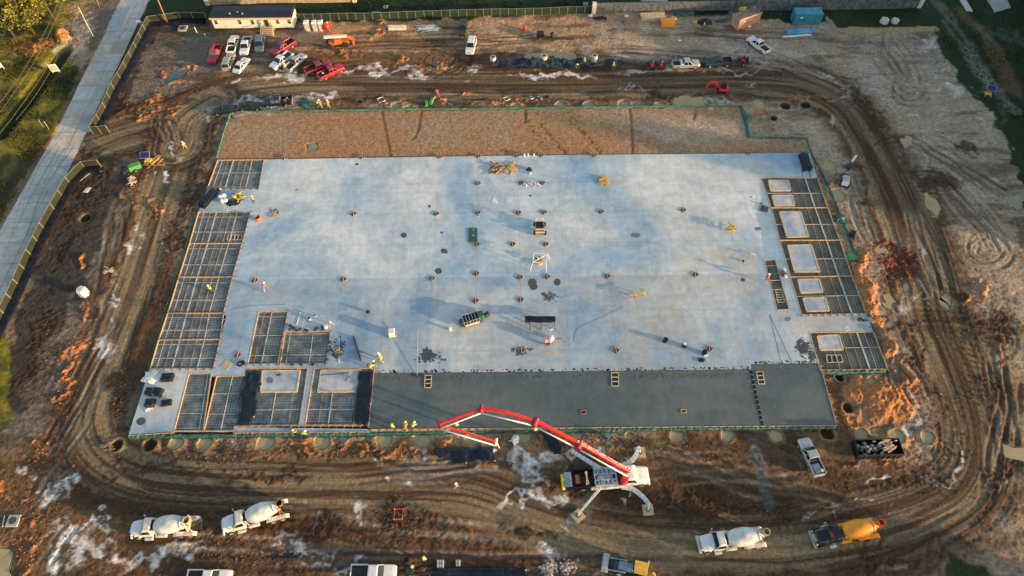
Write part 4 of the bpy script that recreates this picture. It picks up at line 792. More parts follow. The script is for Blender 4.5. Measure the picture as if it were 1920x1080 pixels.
# green sheeting around the pad
def netting(pts, label, wd=.5, mt='poly_green', z=0, seg=.35):
    L_ = smooth_line(pts, seg); c = L_[0]; b = MB(); rows = 5; vs = []; n = len(L_)
    for i in range(n):
        d = L_[min(i + 1, n - 1)] - L_[max(i - 1, 0)]; d = d / (np.hypot(*d) + 1e-6); nn = np.array((-d[1], d[0])); k = .55 + .9 * float(vnoise(np.array([i * .13]), np.array([3.3]), 19)[0])
        for r_ in range(rows):
            f = (r_ / (rows - 1) - .5) * wd * k + random.uniform(-.04, .04); q = L_[i] + nn * f; vs.append((q[0] - c[0], q[1] - c[1], z + .04 + (.22 if r_ in (2, 3) else .02) * random.uniform(.5, 1.2)))
    fs = [(i * rows + r_, i * rows + r_ + 1, (i + 1) * rows + r_ + 1, (i + 1) * rows + r_) for i in range(n - 1) for r_ in range(rows - 1)]
    b.add(vs, fs); o = b.build('green_sheeting', M[mt]); o.location = (c[0], c[1], 0); sm = o.modifiers.new('t', 'SOLIDIFY'); sm.thickness = .02
    return tag(o, label, 'sheeting', 'green sheeting round the slab')
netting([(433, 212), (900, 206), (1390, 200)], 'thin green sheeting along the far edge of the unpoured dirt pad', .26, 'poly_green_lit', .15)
netting([(1388, 200), (1396, 220), (1404, 258)], 'green sheeting crumpled at the step in the far right pad corner', .9, 'poly_green', .1)
netting([(1404, 259), (1513, 261)], 'short green strip right of the step in the pad', .4, 'poly_green', .15)
netting([(1512, 261), (1521, 288), (1550, 345), (1590, 440), (1628, 560), (1634, 588)], 'green sheeting down the right side of the slab past the rebar bays', .45, 'poly_green')
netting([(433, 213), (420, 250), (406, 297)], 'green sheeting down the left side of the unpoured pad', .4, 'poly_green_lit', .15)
netting([(375, 385), (330, 520), (290, 650), (240, 818)], 'faint green sheeting down the left side of the slab', .22, 'poly_green')
netting([(242, 820), (560, 816), (900, 811), (1240, 806), (1574, 802)], 'ragged green sheeting along the whole near edge of the slab', .7, 'poly_green')
netting([(1542, 699), (1600, 699), (1660, 696)], 'green sheeting under the lower right corner bay', .8, 'poly_green')
def scrap(px, py, r_, label, mt='poly_green', name='sheeting_scrap', cat='sheeting', h=.5, n=16):
    p = gp(px, py) if not (P(px, py).y > 38.5 and P(px, py).y < 94 and abs(P(px, py).x) < 56) else P(px, py, ZS); vs = [(0, 0, h)]; 
    for ring, rr in ((1, .5), (2, 1.0)):
        for i in range(n): a = i * 2 * math.pi / n; k = rr * r_ * random.uniform(.7, 1.25); vs.append((k * math.cos(a), k * math.sin(a) * .8, h * (1.2 - rr) * random.uniform(.3, 1.4) + (.03 if ring == 2 else 0)))
    fs = [(0, 1 + i, 1 + (i + 1) % n) for i in range(n)] + [(1 + i, 1 + n + i, 1 + n + (i + 1) % n, 1 + (i + 1) % n) for i in range(n)] + [tuple(range(1 + n, 1 + 2 * n))[::-1]]
    b = MB(); b.add(vs, fs); o = b.build(name, M[mt], None, False); o.location = p; return tag(o, label, cat)
scrap(1400, 222, 1.2, 'crumpled green sheeting heap at the far right pad corner'); scrap(1576, 412, 1.3, 'crumpled green sheeting right of the second right bay'); scrap(1594, 482, 1.0, 'bright green sheeting bundle on the bank beside the third right bay', 'bright_green')
scrap(572, 196, 1.5, 'teal green sheet on white dust right of the black pickup'); scrap(595, 193, .8, 'small green heap beside the orange-vested workers', 'bright_green')
# black plastic laid over bay parts
def plastic(pts, label, hump=.35, name='plastic_sheet', z=.18, mt='poly_black', res=.35, base=None):
    q = [P(x, y, ZS) if base is None else gp(x, y) for x, y in pts]; poly = [(p.x, p.y) for p in q]; cx = sum(p[0] for p in poly) / len(poly); cy = sum(p[1] for p in poly) / len(poly)
    xs = np.arange(min(p[0] for p in poly) - .3, max(p[0] for p in poly) + .3, res); ys = np.arange(min(p[1] for p in poly) - .3, max(p[1] for p in poly) + .3, res)
    X_, Y_ = np.meshgrid(xs, ys, indexing='ij'); sdv = random.randint(0, 999)
    ins = inpoly(X_ + (vnoise(X_, Y_, sdv + 1) - .5) * .5, Y_ + (vnoise(X_, Y_, sdv + 2) - .5) * .5, poly)
    Hh = z + hump * (fbm(X_ * .9 + Y_ * .25, Y_ * .35, sdv, 3) ** 1.5) + .12 * vnoise(X_ * 2.2, Y_ * .8, sdv + 5)
    if base is not None:
        Hh = Hh + np.array([[gz(x, y) for y in ys] for x in xs])
    idx = -np.ones(X_.shape, int); vs = []
    for i, j in zip(*np.nonzero(ins)): idx[i, j] = len(vs); vs.append((X_[i, j] - cx, Y_[i, j] - cy, float(Hh[i, j])))
    fs = [(idx[i, j], idx[i + 1, j], idx[i + 1, j + 1], idx[i, j + 1]) for i in range(len(xs) - 1) for j in range(len(ys) - 1) if min(idx[i, j], idx[i + 1, j], idx[i + 1, j + 1], idx[i, j + 1]) >= 0]
    b = MB(); b.add(vs, fs); o = b.build(name, M[mt], None, True); o.location = (cx, cy, 0); s2 = o.modifiers.new('t', 'SOLIDIFY'); s2.thickness = .03
    return tag(o, label, 'plastic sheet')
plastic([(458, 692), (492, 696), (487, 735), (474, 797), (439, 800), (447, 745)], 'wrinkled black plastic hanging over the left side of the first bottom pad', .45)
plastic([(671, 695), (703, 690), (698, 745), (692, 800), (655, 796), (664, 740)], 'wrinkled black plastic between the square pad and the fresh concrete', .45)
b_t = plastic([(918, 122), (960, 114), (1010, 117), (1060, 116), (1110, 121), (1168, 118), (1170, 131), (1100, 134), (1040, 137), (990, 135), (915, 136)], 'long strip of black plastic over a trench in the far yard with three concrete cylinders', 1.9, base=1, z=.35)
plastic([(820, 841), (870, 840), (928, 837), (937, 868), (905, 868), (875, 875), (822, 864)], 'black plastic sheet on the dirt under the tip of the pump boom', .8, base=1, z=.15)
plastic([(1008, 812), (1040, 808), (1062, 850), (1040, 858), (1022, 840)], 'black plastic sheet in the dirt beside the rear left outrigger pad', .8, base=1, z=.12, name='plastic_sheet')
plastic([(808, 1064), (990, 1062), (994, 1090), (800, 1095)], 'black plastic strip at the bottom edge of the picture', .5, base=1, z=.15)
plastic([(496, 1041), (540, 1038), (572, 1032), (570, 1048), (530, 1054), (500, 1052)], 'small black plastic strip on the mud between two lime patches', .4, base=1, z=.12)
plastic([(1304, 672), (1325, 670), (1326, 677), (1310, 680)], 'folded black plastic on the slab at the joint gap', .3, z=ZS)
# ---------------------------------------------------------------- fences, posts, signs
def fence(pts, label, height, post_gap, mesh_mat, post_mat, name='mesh_fence', rail=True, panel=True, pw=.13, solid=.03, skirt=None, skirt_side=-1, top=None):
    L_ = [gp(*p) for p in pts]; c = L_[0]; t = thing(name, label, 'fence', (c.x, c.y, c.z))
    pan = MB(); po = []; rl_ = MB()
    for i in range(len(L_) - 1):
        a, b_2 = L_[i] - c, L_[i + 1] - c; d = b_2 - a; n = max(1, round(d.length / post_gap))
        for k in range(n + (1 if i == len(L_) - 2 else 0)):
            p = a + d * k / n; z = gz(p.x + c.x, p.y + c.y) - c.z; po.append((p.x, p.y, z))
        for k in range(n):
            p, q = a + d * k / n, a + d * (k + 1) / n; zp, zq = gz(p.x + c.x, p.y + c.y) - c.z, gz(q.x + c.x, q.y + c.y) - c.z
            if panel: pan.bar((p.x, p.y, zp + height * .5), (q.x, q.y, zq + height * .5), solid, height)
            if rail: rl_.bar((p.x, p.y, zp + height + .03), (q.x, q.y, zq + height + .03), .06, .06)
    if panel: pan.build('windscreen_panel' if 'mesh' in name else 'board_panel', M[mesh_mat], t)
    if rail: rl_.build('top_rail', M[post_mat], t)
    for p in po[:100]: MB().bar((p[0], p[1], p[2] - .1), (p[0], p[1], p[2] + height + .1), pw, pw).build('post', M[post_mat], t)
    if skirt:
        g = MB()
        for i in range(len(L_) - 1):
            a, b_2 = L_[i] - c, L_[i + 1] - c; d = (b_2 - a).normalized(); n_ = Vector((d.y, -d.x, 0)) * skirt_side * skirt
            g.add([(a.x, a.y, a.z + .5), (b_2.x, b_2.y, b_2.z + .5), (b_2.x + n_.x, b_2.y + n_.y, b_2.z + .4), (a.x + n_.x, a.y + n_.y, a.z + .4), (a.x, a.y, a.z - .2), (b_2.x, b_2.y, b_2.z - .2), (b_2.x + n_.x, b_2.y + n_.y, b_2.z - .2), (a.x + n_.x, a.y + n_.y, a.z - .2)],
                  [(0, 1, 2, 3), (7, 6, 5, 4), (2, 6, 7, 3), (0, 4, 5, 1), (0, 3, 7, 4), (1, 5, 6, 2)])
        g.build('silt_skirt', M['poly_black'], t)
    return t
fence([(388, 38), (340, 37), (282, 45), (266, 75), (238, 130), (216, 170), (200, 206), (176, 250)], 'green windscreen fence with posts between the road and the car park corner', 1.9, 3.0, 'windscreen', 'post_galv', skirt=1.3, skirt_side=-1)
fence([(176, 252), (206, 249)], 'short swung-open gate panel at the upper side of the site entrance', 1.9, 1.9, 'windscreen', 'post_galv', name='mesh_gate')
fence([(190, 313), (160, 316), (132, 345), (104, 395), (84, 430), (60, 480), (36, 535), (10, 590), (-16, 640)], 'green windscreen fence along the road below the site entrance', 1.9, 3.0, 'windscreen', 'post_galv', skirt=1.3, skirt_side=-1)
fence([(557, 39), (700, 37), (780, 34), (860, 31), (1000, 28), (1112, 24)], 'long low chain link fence with pale posts behind the office trailer', 1.7, 1.95, 'windscreen_dark', 'post_galv', skirt=1.6, skirt_side=-1, pw=.12)
def wood_wall(p0, p1, h, label, mt, ends=True, name='board_fence', th=.22):
    a, b_2 = gp(*p0), gp(*p1); t = thing(name, label, 'fence', (a.x, a.y, a.z)); d = b_2 - a; d.z = 0; L_ = d.length; u = d.normalized(); g = MB(); n = int(L_ / .32)
    for k in range(n):
        p = u * (k * L_ / n); q = u * ((k + .93) * L_ / n); g.bar((p.x, p.y + random.uniform(-.02, .02), h / 2), (q.x, q.y, h / 2), th, h + random.uniform(-.05, .05))
    g.build('board_panel', M[mt], t)
    for k in (0, 1):
        if ends: p = d * k; MB().box((p.x, p.y, h / 2 + .1), (.9, .7, h + .3), 0).build('end_pillar', M['cream_paint'], t)
    g = MB(); g.bar((0, 0, h + .06), (d.x, d.y, h + .06), th + .12, .08); g.build('cap', M[mt], t); return t
wood_wall((1113, 25), (1722, 14), 2.5, 'tall weathered grey board fence across the top of the picture', 'fence_wood')
wood_wall((390, 9), (665, 4), 2.0, 'sunlit tan board fence behind the office trailer', 'fence_wood_warm')
slab_mesh('concrete_pad', [[gp(1199, -8), gp(1251, -8), gp(1252, 5), gp(1202, 3)]], -.6, .5, M['pad_concrete'])
slab_mesh('concrete_pad', [[gp(1842, -12), gp(1882, -12), gp(1895, 15), gp(1865, 24)]], -.6, .35, M['pad_concrete'])
slab_mesh('concrete_pad', [[gp(1793, -10), gp(1805, -8), gp(1823, 23), gp(1812, 21)]], -.6, .35, M['cone_concrete'])
def pole(px, py, px2, py2, h, r_, mt, label, name='utility_pole', arm=False):
    p = gp(px, py); top = P(px2, py2, h + p.z); t = thing(name, label, 'pole', p); d = top - p; g = MB(); g.tube([(0, 0, -.3), d * .5, d], [r_, r_ * .85, r_ * .7], 10); g.build('shaft', M[mt], t, True)
    if arm: MB().box((d.x, d.y, d.z - .4), (2.4, .14, .16)).build('crossarm', M[mt], t)
    return t
pole(175, 69, 146, 12, 7.5, .11, 'pole_pale', 'slender pale pole standing in bare soil left of the road')
pole(186, 17, 177, -14, 7, .16, 'pole_wood', 'orange-brown pole at the top edge left of the road')
pole(314, 43, 291, -12, 9, .16, 'pole_wood', 'orange-brown utility pole right of the road near the fence corner')
for i, (a, b_2, z1, z2, lb) in enumerate([((112, -5), (-10, 205), 9, 9, 'outermost overhead cable crossing the trees'), ((122, -5), (-10, 222), 9, 9, 'overhead cable second from the trees'), ((160, -5), (-10, 262), 8, 8, 'lower overhead cable nearer the road'), ((128, 55), (30, 225), 5, 5, 'short slack cable over the grass')]):
    p, q = P(*a, z1), P(*b_2, z2); g = MB(); g.tube([Vector((0, 0, 0)) + (q - p) * k / 8 - Vector((0, 0, 1.2 * (1 - (k / 4 - 1) ** 2))) for k in range(9)], .028, 5); o = g.build('overhead_cable', M['cable']); o.location = p; tag(o, lb, 'cable', 'overhead cables left of the road')
def board_sign(px, py, w_, h_, z0, label, rz=0, tilt=0, legs=2, face='white_paint'):
    p = gp(px, py); t = thing('sign', label, 'sign', p, rz); MB().box((0, 0, z0 + h_ / 2), (w_, .08, h_)).build('board', M[face], t, bevel=.01)
    for k in ([-1, 1] if legs == 2 else [0]): MB().box((k * w_ * .42, .07 if legs == 2 else .09, (z0 + h_) / 2), (.1, .08, z0 + h_)).build('leg', M['white_paint'], t)
    return t
s = board_sign(107, 137, 2.1, 2.3, .5, 'white notice board on two legs at the roadside', R(8)); s.scale = (.8,) * 3
MB().box((0, -.06, 1.65), (.55, .03, .7)).build('poster', M['hat_yellow'], s); MB().box((0, -.055, 1.65), (1.5, .02, 1.5)).build('notice', M['plywood'], s)
board_sign(4, 132, 1.3, 1.1, .7, 'white sign cut by the left edge of the picture', R(30)); board_sign(266, 52, 1.2, .6, 1.2, 'small white sign beside the fence corner near the road', 0, legs=1)
for px, py, lb in [(82, 240, 'left one of two thin grey posts in the roadside grass'), (92, 243, 'right one of two thin grey posts in the roadside grass')]:
    p = gp(px, py); d = P(px - 10, py - 16, p.z + 2.3) - p; o = MB().bar((0, 0, 0), d, .09, .09).build('marker_post', M['steel_light']); o.location = p; tag(o, lb, 'post', 'posts in the roadside grass')
def drain(px, py, s_, label, mt='pad_concrete'):
    p = gp(px, py); t = thing('drain_box', label, 'drain', p); MB().box((0, 0, .1), (s_, s_, .3)).build('rim', M[mt], t, bevel=.03); MB().tube([(0, 0, .2), (0, 0, .28)], s_ * .32, 16).build('lid', M['steel_dark'], t); return t
drain(26, 977, 1.6, 'square concrete manhole surround at the left edge in the mud'); drain(343, 54, 1.9, 'flat pale drain box in the car park soil'); drain(374, 32, 1.8, 'pale concrete drain inlet on the fence line left of the trailer'); drain(704, 28, 1.8, 'pale drain inlet on the chain link fence line'); drain(1104, 18, 1.6, 'pale drain inlet beside the end of the board fence')
drain(1262, 108, 1.4, 'dark square inlet in the far yard above the silver pickup', 'lumber_dark'); drain(1035, 109, 1.1, 'dark square inlet in the tan puddle', 'steel_dark')
o = drain(723, 14, 1.0, 'round pale manhole ring in the grass behind the chain link fence', 'pad_concrete'); drain(1098, 8, 1.0, 'small pale ring in the grass near the board fence end')
# ---------------------------------------------------------------- trees
def tree(px, py, h, rad, label, leaf, seed, n=2600, name='tree'):
    rnd = random.Random(seed); p = gp(px, py); t = thing(name, label, 'tree', p); g = MB(); g.tube([(0, 0, -.3), (.1, 0, h * .3), (0, .15, h * .62)], [.28, .22, .1], 10)
    tips = []
    for k in range(9):
        a = k * 2.4; z = h * rnd.uniform(.3, .6); e = Vector((math.cos(a) * rad * rnd.uniform(.5, .8), math.sin(a) * rad * rnd.uniform(.5, .8), z + h * rnd.uniform(.1, .3))); g.tube([(0, 0, z), e * .5 + Vector((0, 0, z * .35)), e], [.1, .07, .03], 6); tips.append(e)
    g.build('trunk', M['bark'], t, True); g = MB(); tips += [Vector((0, 0, h * .85)), Vector((0, 0, h * .65))]
    cl = [(e + Vector((rnd.gauss(0, rad * .2), rnd.gauss(0, rad * .2), rnd.gauss(0, h * .07))), rnd.uniform(.18, .36) * rad) for e in tips for _ in range(4)]
    for k in range(n):
        c, r_ = cl[k % len(cl)]; d = Vector((rnd.gauss(0, 1), rnd.gauss(0, 1), rnd.gauss(0, 1))).normalized(); q = c + d * r_ * rnd.uniform(.5, 1.1); s_ = rnd.uniform(.14, .34)
        u = Vector((rnd.gauss(0, 1), rnd.gauss(0, 1), rnd.gauss(0, .6))).normalized(); v = u.cross(d).normalized()
        g.add([q - u * s_, q + v * s_ * .7, q + u * s_, q - v * s_ * .7], [(0, 1, 2, 3)])
    g.build('crown', M[leaf], t); return t
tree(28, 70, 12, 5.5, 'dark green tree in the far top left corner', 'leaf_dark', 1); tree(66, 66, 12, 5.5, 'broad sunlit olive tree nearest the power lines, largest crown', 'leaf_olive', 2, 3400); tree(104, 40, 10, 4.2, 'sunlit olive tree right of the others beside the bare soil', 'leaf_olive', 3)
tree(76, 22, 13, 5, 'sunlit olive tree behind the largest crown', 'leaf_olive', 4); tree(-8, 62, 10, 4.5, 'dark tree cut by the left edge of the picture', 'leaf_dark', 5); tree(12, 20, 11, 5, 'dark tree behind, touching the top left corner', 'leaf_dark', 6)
# undergrowth on the roadside grass, counted by nobody
def scatter_blades(name, polys, n, s, mt, label, cat, h=.5):
    g = MB(); q = [[tuple(P(*p)[:2]) for p in poly] for poly in polys]
    for poly in q:
        xs = [p[0] for p in poly]; ys = [p[1] for p in poly]; X_ = np.random.RandomState(3).uniform(min(xs), max(xs), n * 3); Y_ = np.random.RandomState(4).uniform(min(ys), max(ys), n * 3)
        ok = inpoly(X_, Y_, poly) & (fbm(X_ * .3, Y_ * .3, 77, 3) > .46)
        for x, y in list(zip(X_[ok], Y_[ok]))[:n]:
            z = gz(x, y); hh = h * random.uniform(.2, .55)
            for k in range(3):
                a = random.uniform(0, 6.28); u = Vector((math.cos(a), math.sin(a), 0)) * s * random.uniform(.6, 1.4); l_ = Vector((random.gauss(0, .3), random.gauss(0, .3), 0)) * hh
                g.add([Vector((x, y, z - .05)) - u, Vector((x, y, z - .05)) + u, Vector((x, y, z + hh)) + u * .5 + l_, Vector((x, y, z + hh)) - u * .5 + l_], [(0, 1, 2, 3)])
    o = g.build(name, M[mt]); o['kind'] = 'stuff'; return tag(o, label, cat)
scatter_blades('roadside_weeds', [[(0, 30), (140, 60), (150, 130), (80, 275), (0, 420)], ], 4000, .11, 'weed', 'rough yellow-green weeds and low scrub left of the concrete road', 'weeds')
scatter_blades('ditch_grass', [[(1750, 60), (1780, 0), (1920, 0), (1920, 240), (1850, 180)], [(560, 0), (1100, 0), (1100, 18), (700, 30)]], 1300, .12, 'leaf_dark', 'dark grass growing beyond the site edge at the far side', 'grass', .35)
def woods(x0, x1, y0, y1, h, n, label, seed):
    rnd = random.Random(seed); g = MB()
    for k in range(n):
        x, y = rnd.uniform(x0, x1), rnd.uniform(y0, y1); hh = h * (.75 + .25 * math.sin(y * .35) * math.cos(x * .2)); q = Vector((x, y, rnd.uniform(0, hh))); s_ = rnd.uniform(.7, 1.5)
        u = Vector((rnd.gauss(0, 1), rnd.gauss(0, 1), rnd.gauss(0, 1))).normalized(); v = u.cross(Vector((rnd.gauss(0, 1), rnd.gauss(0, 1), rnd.gauss(0, 1)))).normalized()
        g.add([q - u * s_, q + v * s_, q + u * s_, q - v * s_], [(0, 1, 2, 3)])
    o = g.build('woods', M['leaf_dark']); o['kind'] = 'stuff'; return tag(o, label, 'woods')
woods(124, 140, 56, 158, 18, 9500, 'wood off the right of the site whose long shadow cools the far yard', 5); woods(80, 98, -32, 7, 10, 5000, 'low wood off the near right corner of the site', 6)
# ---------------------------------------------------------------- vehicles
def wheel(t, x, y, r_, w_, rimm='rim'):
    o = MB().tube([(x, y - w_ / 2, r_), (x, y - w_ / 2 + .04, r_), (x, y + w_ / 2 - .04, r_), (x, y + w_ / 2, r_)], [r_ * .9, r_, r_, r_ * .9], 18).build('wheel', M['rubber'], t, False)
    s_ = 1 if y > 0 else -1
    MB().tube([(x, y + s_ * (w_ / 2 - .02), r_), (x, y + s_ * (w_ / 2 + .015), r_)], r_ * .58, 14).build('rim', M[rimm], o)
def panel_quad(t, q, name, mt, off=.015, inset=.08):
    q = [Vector(p) for p in q]; c = sum(q, Vector()) / 4; n = (q[1] - q[0]).cross(q[3] - q[0]).normalized()
    if n.dot(c - Vector((0, 0, .9))) < 0: n = -n
    q = [p + (c - p).normalized() * inset for p in q]
    b = MB(); b.add([p + n * off for p in q] + [p - n * .03 for p in q], [(0, 1, 2, 3), (7, 6, 5, 4), (0, 4, 5, 1), (1, 5, 6, 2), (2, 6, 7, 3), (3, 7, 4, 0)]); return b.build(name, M[mt], t)
def car(kind_, paint, label, rear, front, group='cars and pickups parked on the site', zb=.8, bed_load=None, glass='glass', roof=None, hood=None, rimm='rim', flip=False, scale=1):
    a, b_2 = P(*rear, zb), P(*front, zb); c = (a + b_2) / 2; rz = math.atan2(b_2.y - a.y, b_2.x - a.x)
    t = thing({'pickup': 'pickup_truck', 'suv': 'suv', 'sedan': 'sedan', 'hatch': 'hatchback'}[kind_], label, {'pickup': 'pickup truck', 'suv': 'SUV', 'sedan': 'car', 'hatch': 'car'}[kind_], (c.x, c.y, gz(c.x, c.y) - .02), rz, group)
    if scale != 1: t.scale = (scale,) * 3
    pk = kind_ == 'pickup'; L_ = {'pickup': 5.8, 'suv': 5.1, 'sedan': 4.8, 'hatch': 4.5}[kind_]; W_ = {'pickup': 1.98, 'suv': 1.96, 'sedan': 1.84, 'hatch': 1.84}[kind_] / 2; hb = {'pickup': 1.16, 'suv': 1.12, 'sedan': .92, 'hatch': .98}[kind_]; hr = {'pickup': 1.86, 'suv': 1.84, 'sedan': 1.45, 'hatch': 1.58}[kind_]
    x0, x1 = -L_ / 2, L_ / 2; zc = .34 if pk else .26
    cab0, cab1, rf0, rf1 = {'pickup': (-.75, 1.35, -.55, .65), 'suv': (x0 + .12, 1.15, x0 + .5, .35), 'sedan': (-1.75, 1.05, -1.0, .25), 'hatch': (x0 + .15, 1.0, x0 + .75, .2)}[kind_]
    def ring(x, w_, z1, z0=zc):
        return [(x, -w_ + .1, z0), (x, w_ - .1, z0), (x, w_, z0 + .15), (x, w_, z1 - .16), (x, w_ - .12, z1), (x, -w_ + .12, z1), (x, -w_, z1 - .16), (x, -w_, z0 + .15)]
    body = MB(); st = [(x1, W_ * .78, hb * .80), (x1 - .12, W_ * .93, hb * .90), (x1 - .5, W_, hb * .95), (1.35, W_, hb), (cab0 if pk else x0 + .6, W_, hb)]
    if not pk: st += [(x0 + .15, W_ * .95, hb * (.97 if kind_ == 'sedan' else 1)), (x0, W_ * .8, hb * .9)]
    body.loft([ring(*s_) for s_ in st])
    if pk:
        for s_ in (-1, 1): body.box(((x0 + cab0) / 2, s_ * (W_ - .07), (zc + hb) / 2 + .08), (cab0 - x0, .14, hb - zc - .1))
        body.box((x0 + .05, 0, (zc + hb) / 2 + .06), (.1, W_ * 2 - .1, hb - zc - .14))
    bo = body.build('body', M[paint], t, bevel=.035)
    if pk:
        MB().box(((x0 + cab0) / 2 + .02, 0, .72), (cab0 - x0 - .1, W_ * 2 - .27, .10)).build('bed_liner', M['chassis'], t)
    # cabin
    wb, wr = W_ - .05, W_ - .24; zz = hb - .05
    cab = MB(); B_ = [(cab0, -wb, zz), (cab1, -wb, zz), (cab1, wb, zz), (cab0, wb, zz)]; Tt = [(rf0, -wr, hr - .05), (rf1, -wr, hr - .05), (rf1, wr, hr - .05), (rf0, wr, hr - .05)]; T2 = [(rf0 + .12, -wr + .12, hr), (rf1 - .12, -wr + .12, hr), (rf1 - .12, wr - .12, hr), (rf0 + .12, wr - .12, hr)]
    cab.loft([B_, Tt, T2]); cab.build('cabin', M[roof or paint], t, bevel=.04)
    panel_quad(t, [B_[1], B_[2], Tt[2], Tt[1]], 'windshield', glass, .02, .1); panel_quad(t, [B_[3], B_[0], Tt[0], Tt[3]], 'rear_window', glass, .02, .14)
    for s_, (i, j) in ((-1, (0, 1)), (1, (3, 2))):
        for f0, f1 in ((.02, .5), (.5, .98)) if kind_ != 'suv' else ((.02, .34), (.34, .66), (.66, .98)):
            bq = [Vector(B_[i]).lerp(Vector(B_[j]), f0), Vector(B_[i]).lerp(Vector(B_[j]), f1), Vector(Tt[i]).lerp(Vector(Tt[j]), f1), Vector(Tt[i]).lerp(Vector(Tt[j]), f0)]
            panel_quad(t, bq, 'side_window', glass, .015, .09)
        MB().box((cab1 - .35, s_ * (W_ + .1), hb + .08), (.12, .22, .16)).build('wing_mirror', M['chassis'], t)
        MB().box((x1 - .13, s_ * W_ * .68, hb * .70), (.14, .36, .17)).build('headlight', M['lamp'], t)
        MB().box((x0 + .03, s_ * W_ * .88, hb * .78), (.1, .16, .3)).build('tail_light', M['tail_lamp'], t)
    MB().box((x1 - .03, 0, .48), (.16, W_ * 1.75, .2)).build('front_bumper', M['steel_dark' if pk else paint], t, bevel=.03)
    MB().box((x0 - .04, 0, .52), (.14, W_ * 1.75, .2)).build('rear_bumper', M['steel_light' if pk else paint], t, bevel=.03)
    MB().box((x1 - .04, 0, hb * .68), (.08, W_ * 1.0, .24)).build('grille', M['chassis'], t)
    MB().box((0, 0, .34), (L_ * .86, W_ * 1.5, .16)).build('underbody', M['chassis'], t)
    wx = (x1 - .95, x0 + 1.15) if pk else (x1 - .88, x0 + .92); wr_ = .40 if pk else .34
    for x in wx:
        for s_ in (-1, 1): wheel(t, x, s_ * (W_ - .09), wr_, .26, rimm)
    if bed_load:
        for nm_, fn, mt_ in bed_load: g = MB(); fn(g); g.build(nm_, M[mt_], t)
    return t
tb = lambda g: g.box((-1.0, 0, 1.12), (.5, 1.75, .42))      # tool box across the bed
tools = lambda g: [g.box((random.uniform(-2.5, -1.3), random.uniform(-.6, .6), .9), (random.uniform(.2, .7), random.uniform(.15, .5), random.uniform(.15, .4)), random.random() * 3) for _ in range(6)]
car('pickup', 'red_paint', 'bright red pickup alone at the left end of the parked rows', (410, 86), (396, 117), glass='glass_light')
car('pickup', 'white_paint', 'white pickup in the far row, its open bed toward the camera', (433, 98), (441, 70), bed_load=[('toolbox', tools, 'chassis')])
car('pickup', 'white_paint', 'white pickup in the far row with its nose toward the camera', (465, 72), (457, 101))
car('suv', 'grey_paint', 'dark grey SUV at the foot of the trailer steps', (489, 69), (486, 98))
car('suv', 'tan_paint', 'champagne SUV in the near row, rear window toward the camera', (424, 128), (433, 104))
car('sedan', 'white_paint', 'small white sedan in the near row', (444, 131), (460, 111))
car('pickup', 'dark_red_paint', 'long red pickup with an empty black bed right of the trailer steps', (549, 78), (511, 101), scale=1.03)
car('pickup', 'white_paint', 'white pickup parked against the silver one, black bed behind', (543, 102), (512, 126))
car('pickup', 'silver_paint', 'silver pickup facing away, tail gate toward the camera', (541, 128), (567, 105))
car('pickup', 'dark_red_paint', 'deep red pickup, left one of the red pair right of the white dust', (576, 132), (616, 117))
car('pickup', 'red_paint', 'bright red pickup, right one of the pair, tools and white bucket in bed', (600, 142), (640, 124), bed_load=[('tools', tools, 'chassis'), ('bucket', lambda g: g.tube([(-1.7, .2, .78), (-1.7, .2, 1.15)], .22, 12), 'white_paint')])
car('suv', 'green_dark_paint', 'dark green SUV beside the stacked pipes at the far fence', (869, 39), (866, 62), scale=.95)
car('suv', 'white_paint', 'white SUV standing on the muddy track below the dark one', (886, 71), (880, 97), scale=1.0)
car('pickup', 'white_paint', 'white pickup alone in the far right yard below the tan container', (1438, 95), (1407, 72))
car('pickup', 'navy_paint', 'dark blue pickup towing a trailer with a red machine', (1373, 115), (1320, 119), rimm='muddy_rim')
car('pickup', 'silver_paint', 'silver pickup with a white tool box towing two red machines', (1265, 121), (1307, 119), rimm='muddy_rim', bed_load=[('toolbox', tb, 'white_paint')])
car('sedan', 'black_paint', 'black sedan at the left end of the row by the pad corner', (441, 202), (401, 207))
car('sedan', 'black_paint', 'black sedan in the middle of the row of three', (448, 199), (489, 197))
car('pickup', 'black_paint', 'black pickup at the right end of the row of three', (543, 188), (497, 192), bed_load=[('tools', tools, 'rubble')], glass='glass_light')
car('pickup', 'silver_paint', 'muddy silver pickup with a blue tarp in its bed near the near right slab corner', (1536, 886), (1508, 825), rimm='muddy_rim', bed_load=[('tarp', lambda g: g.box((-1.9, 0, .98), (1.6, 1.3, .28), .1, top=.8), 'machine_blue'), ('bucket', lambda g: g.tube([(-2.4, -.5, 1.0), (-2.4, -.5, 1.2)], .25, 12), 'hat_yellow')], scale=.95)
car('pickup', 'white_paint', 'white pickup with a long black bed at the bottom edge of the picture', (660, 1074), (741, 1074), rimm='muddy_rim', scale=1.03)
car('pickup', 'white_paint', 'white pickup mostly cut by the bottom edge, left of the other one', (352, 1083), (432, 1083))
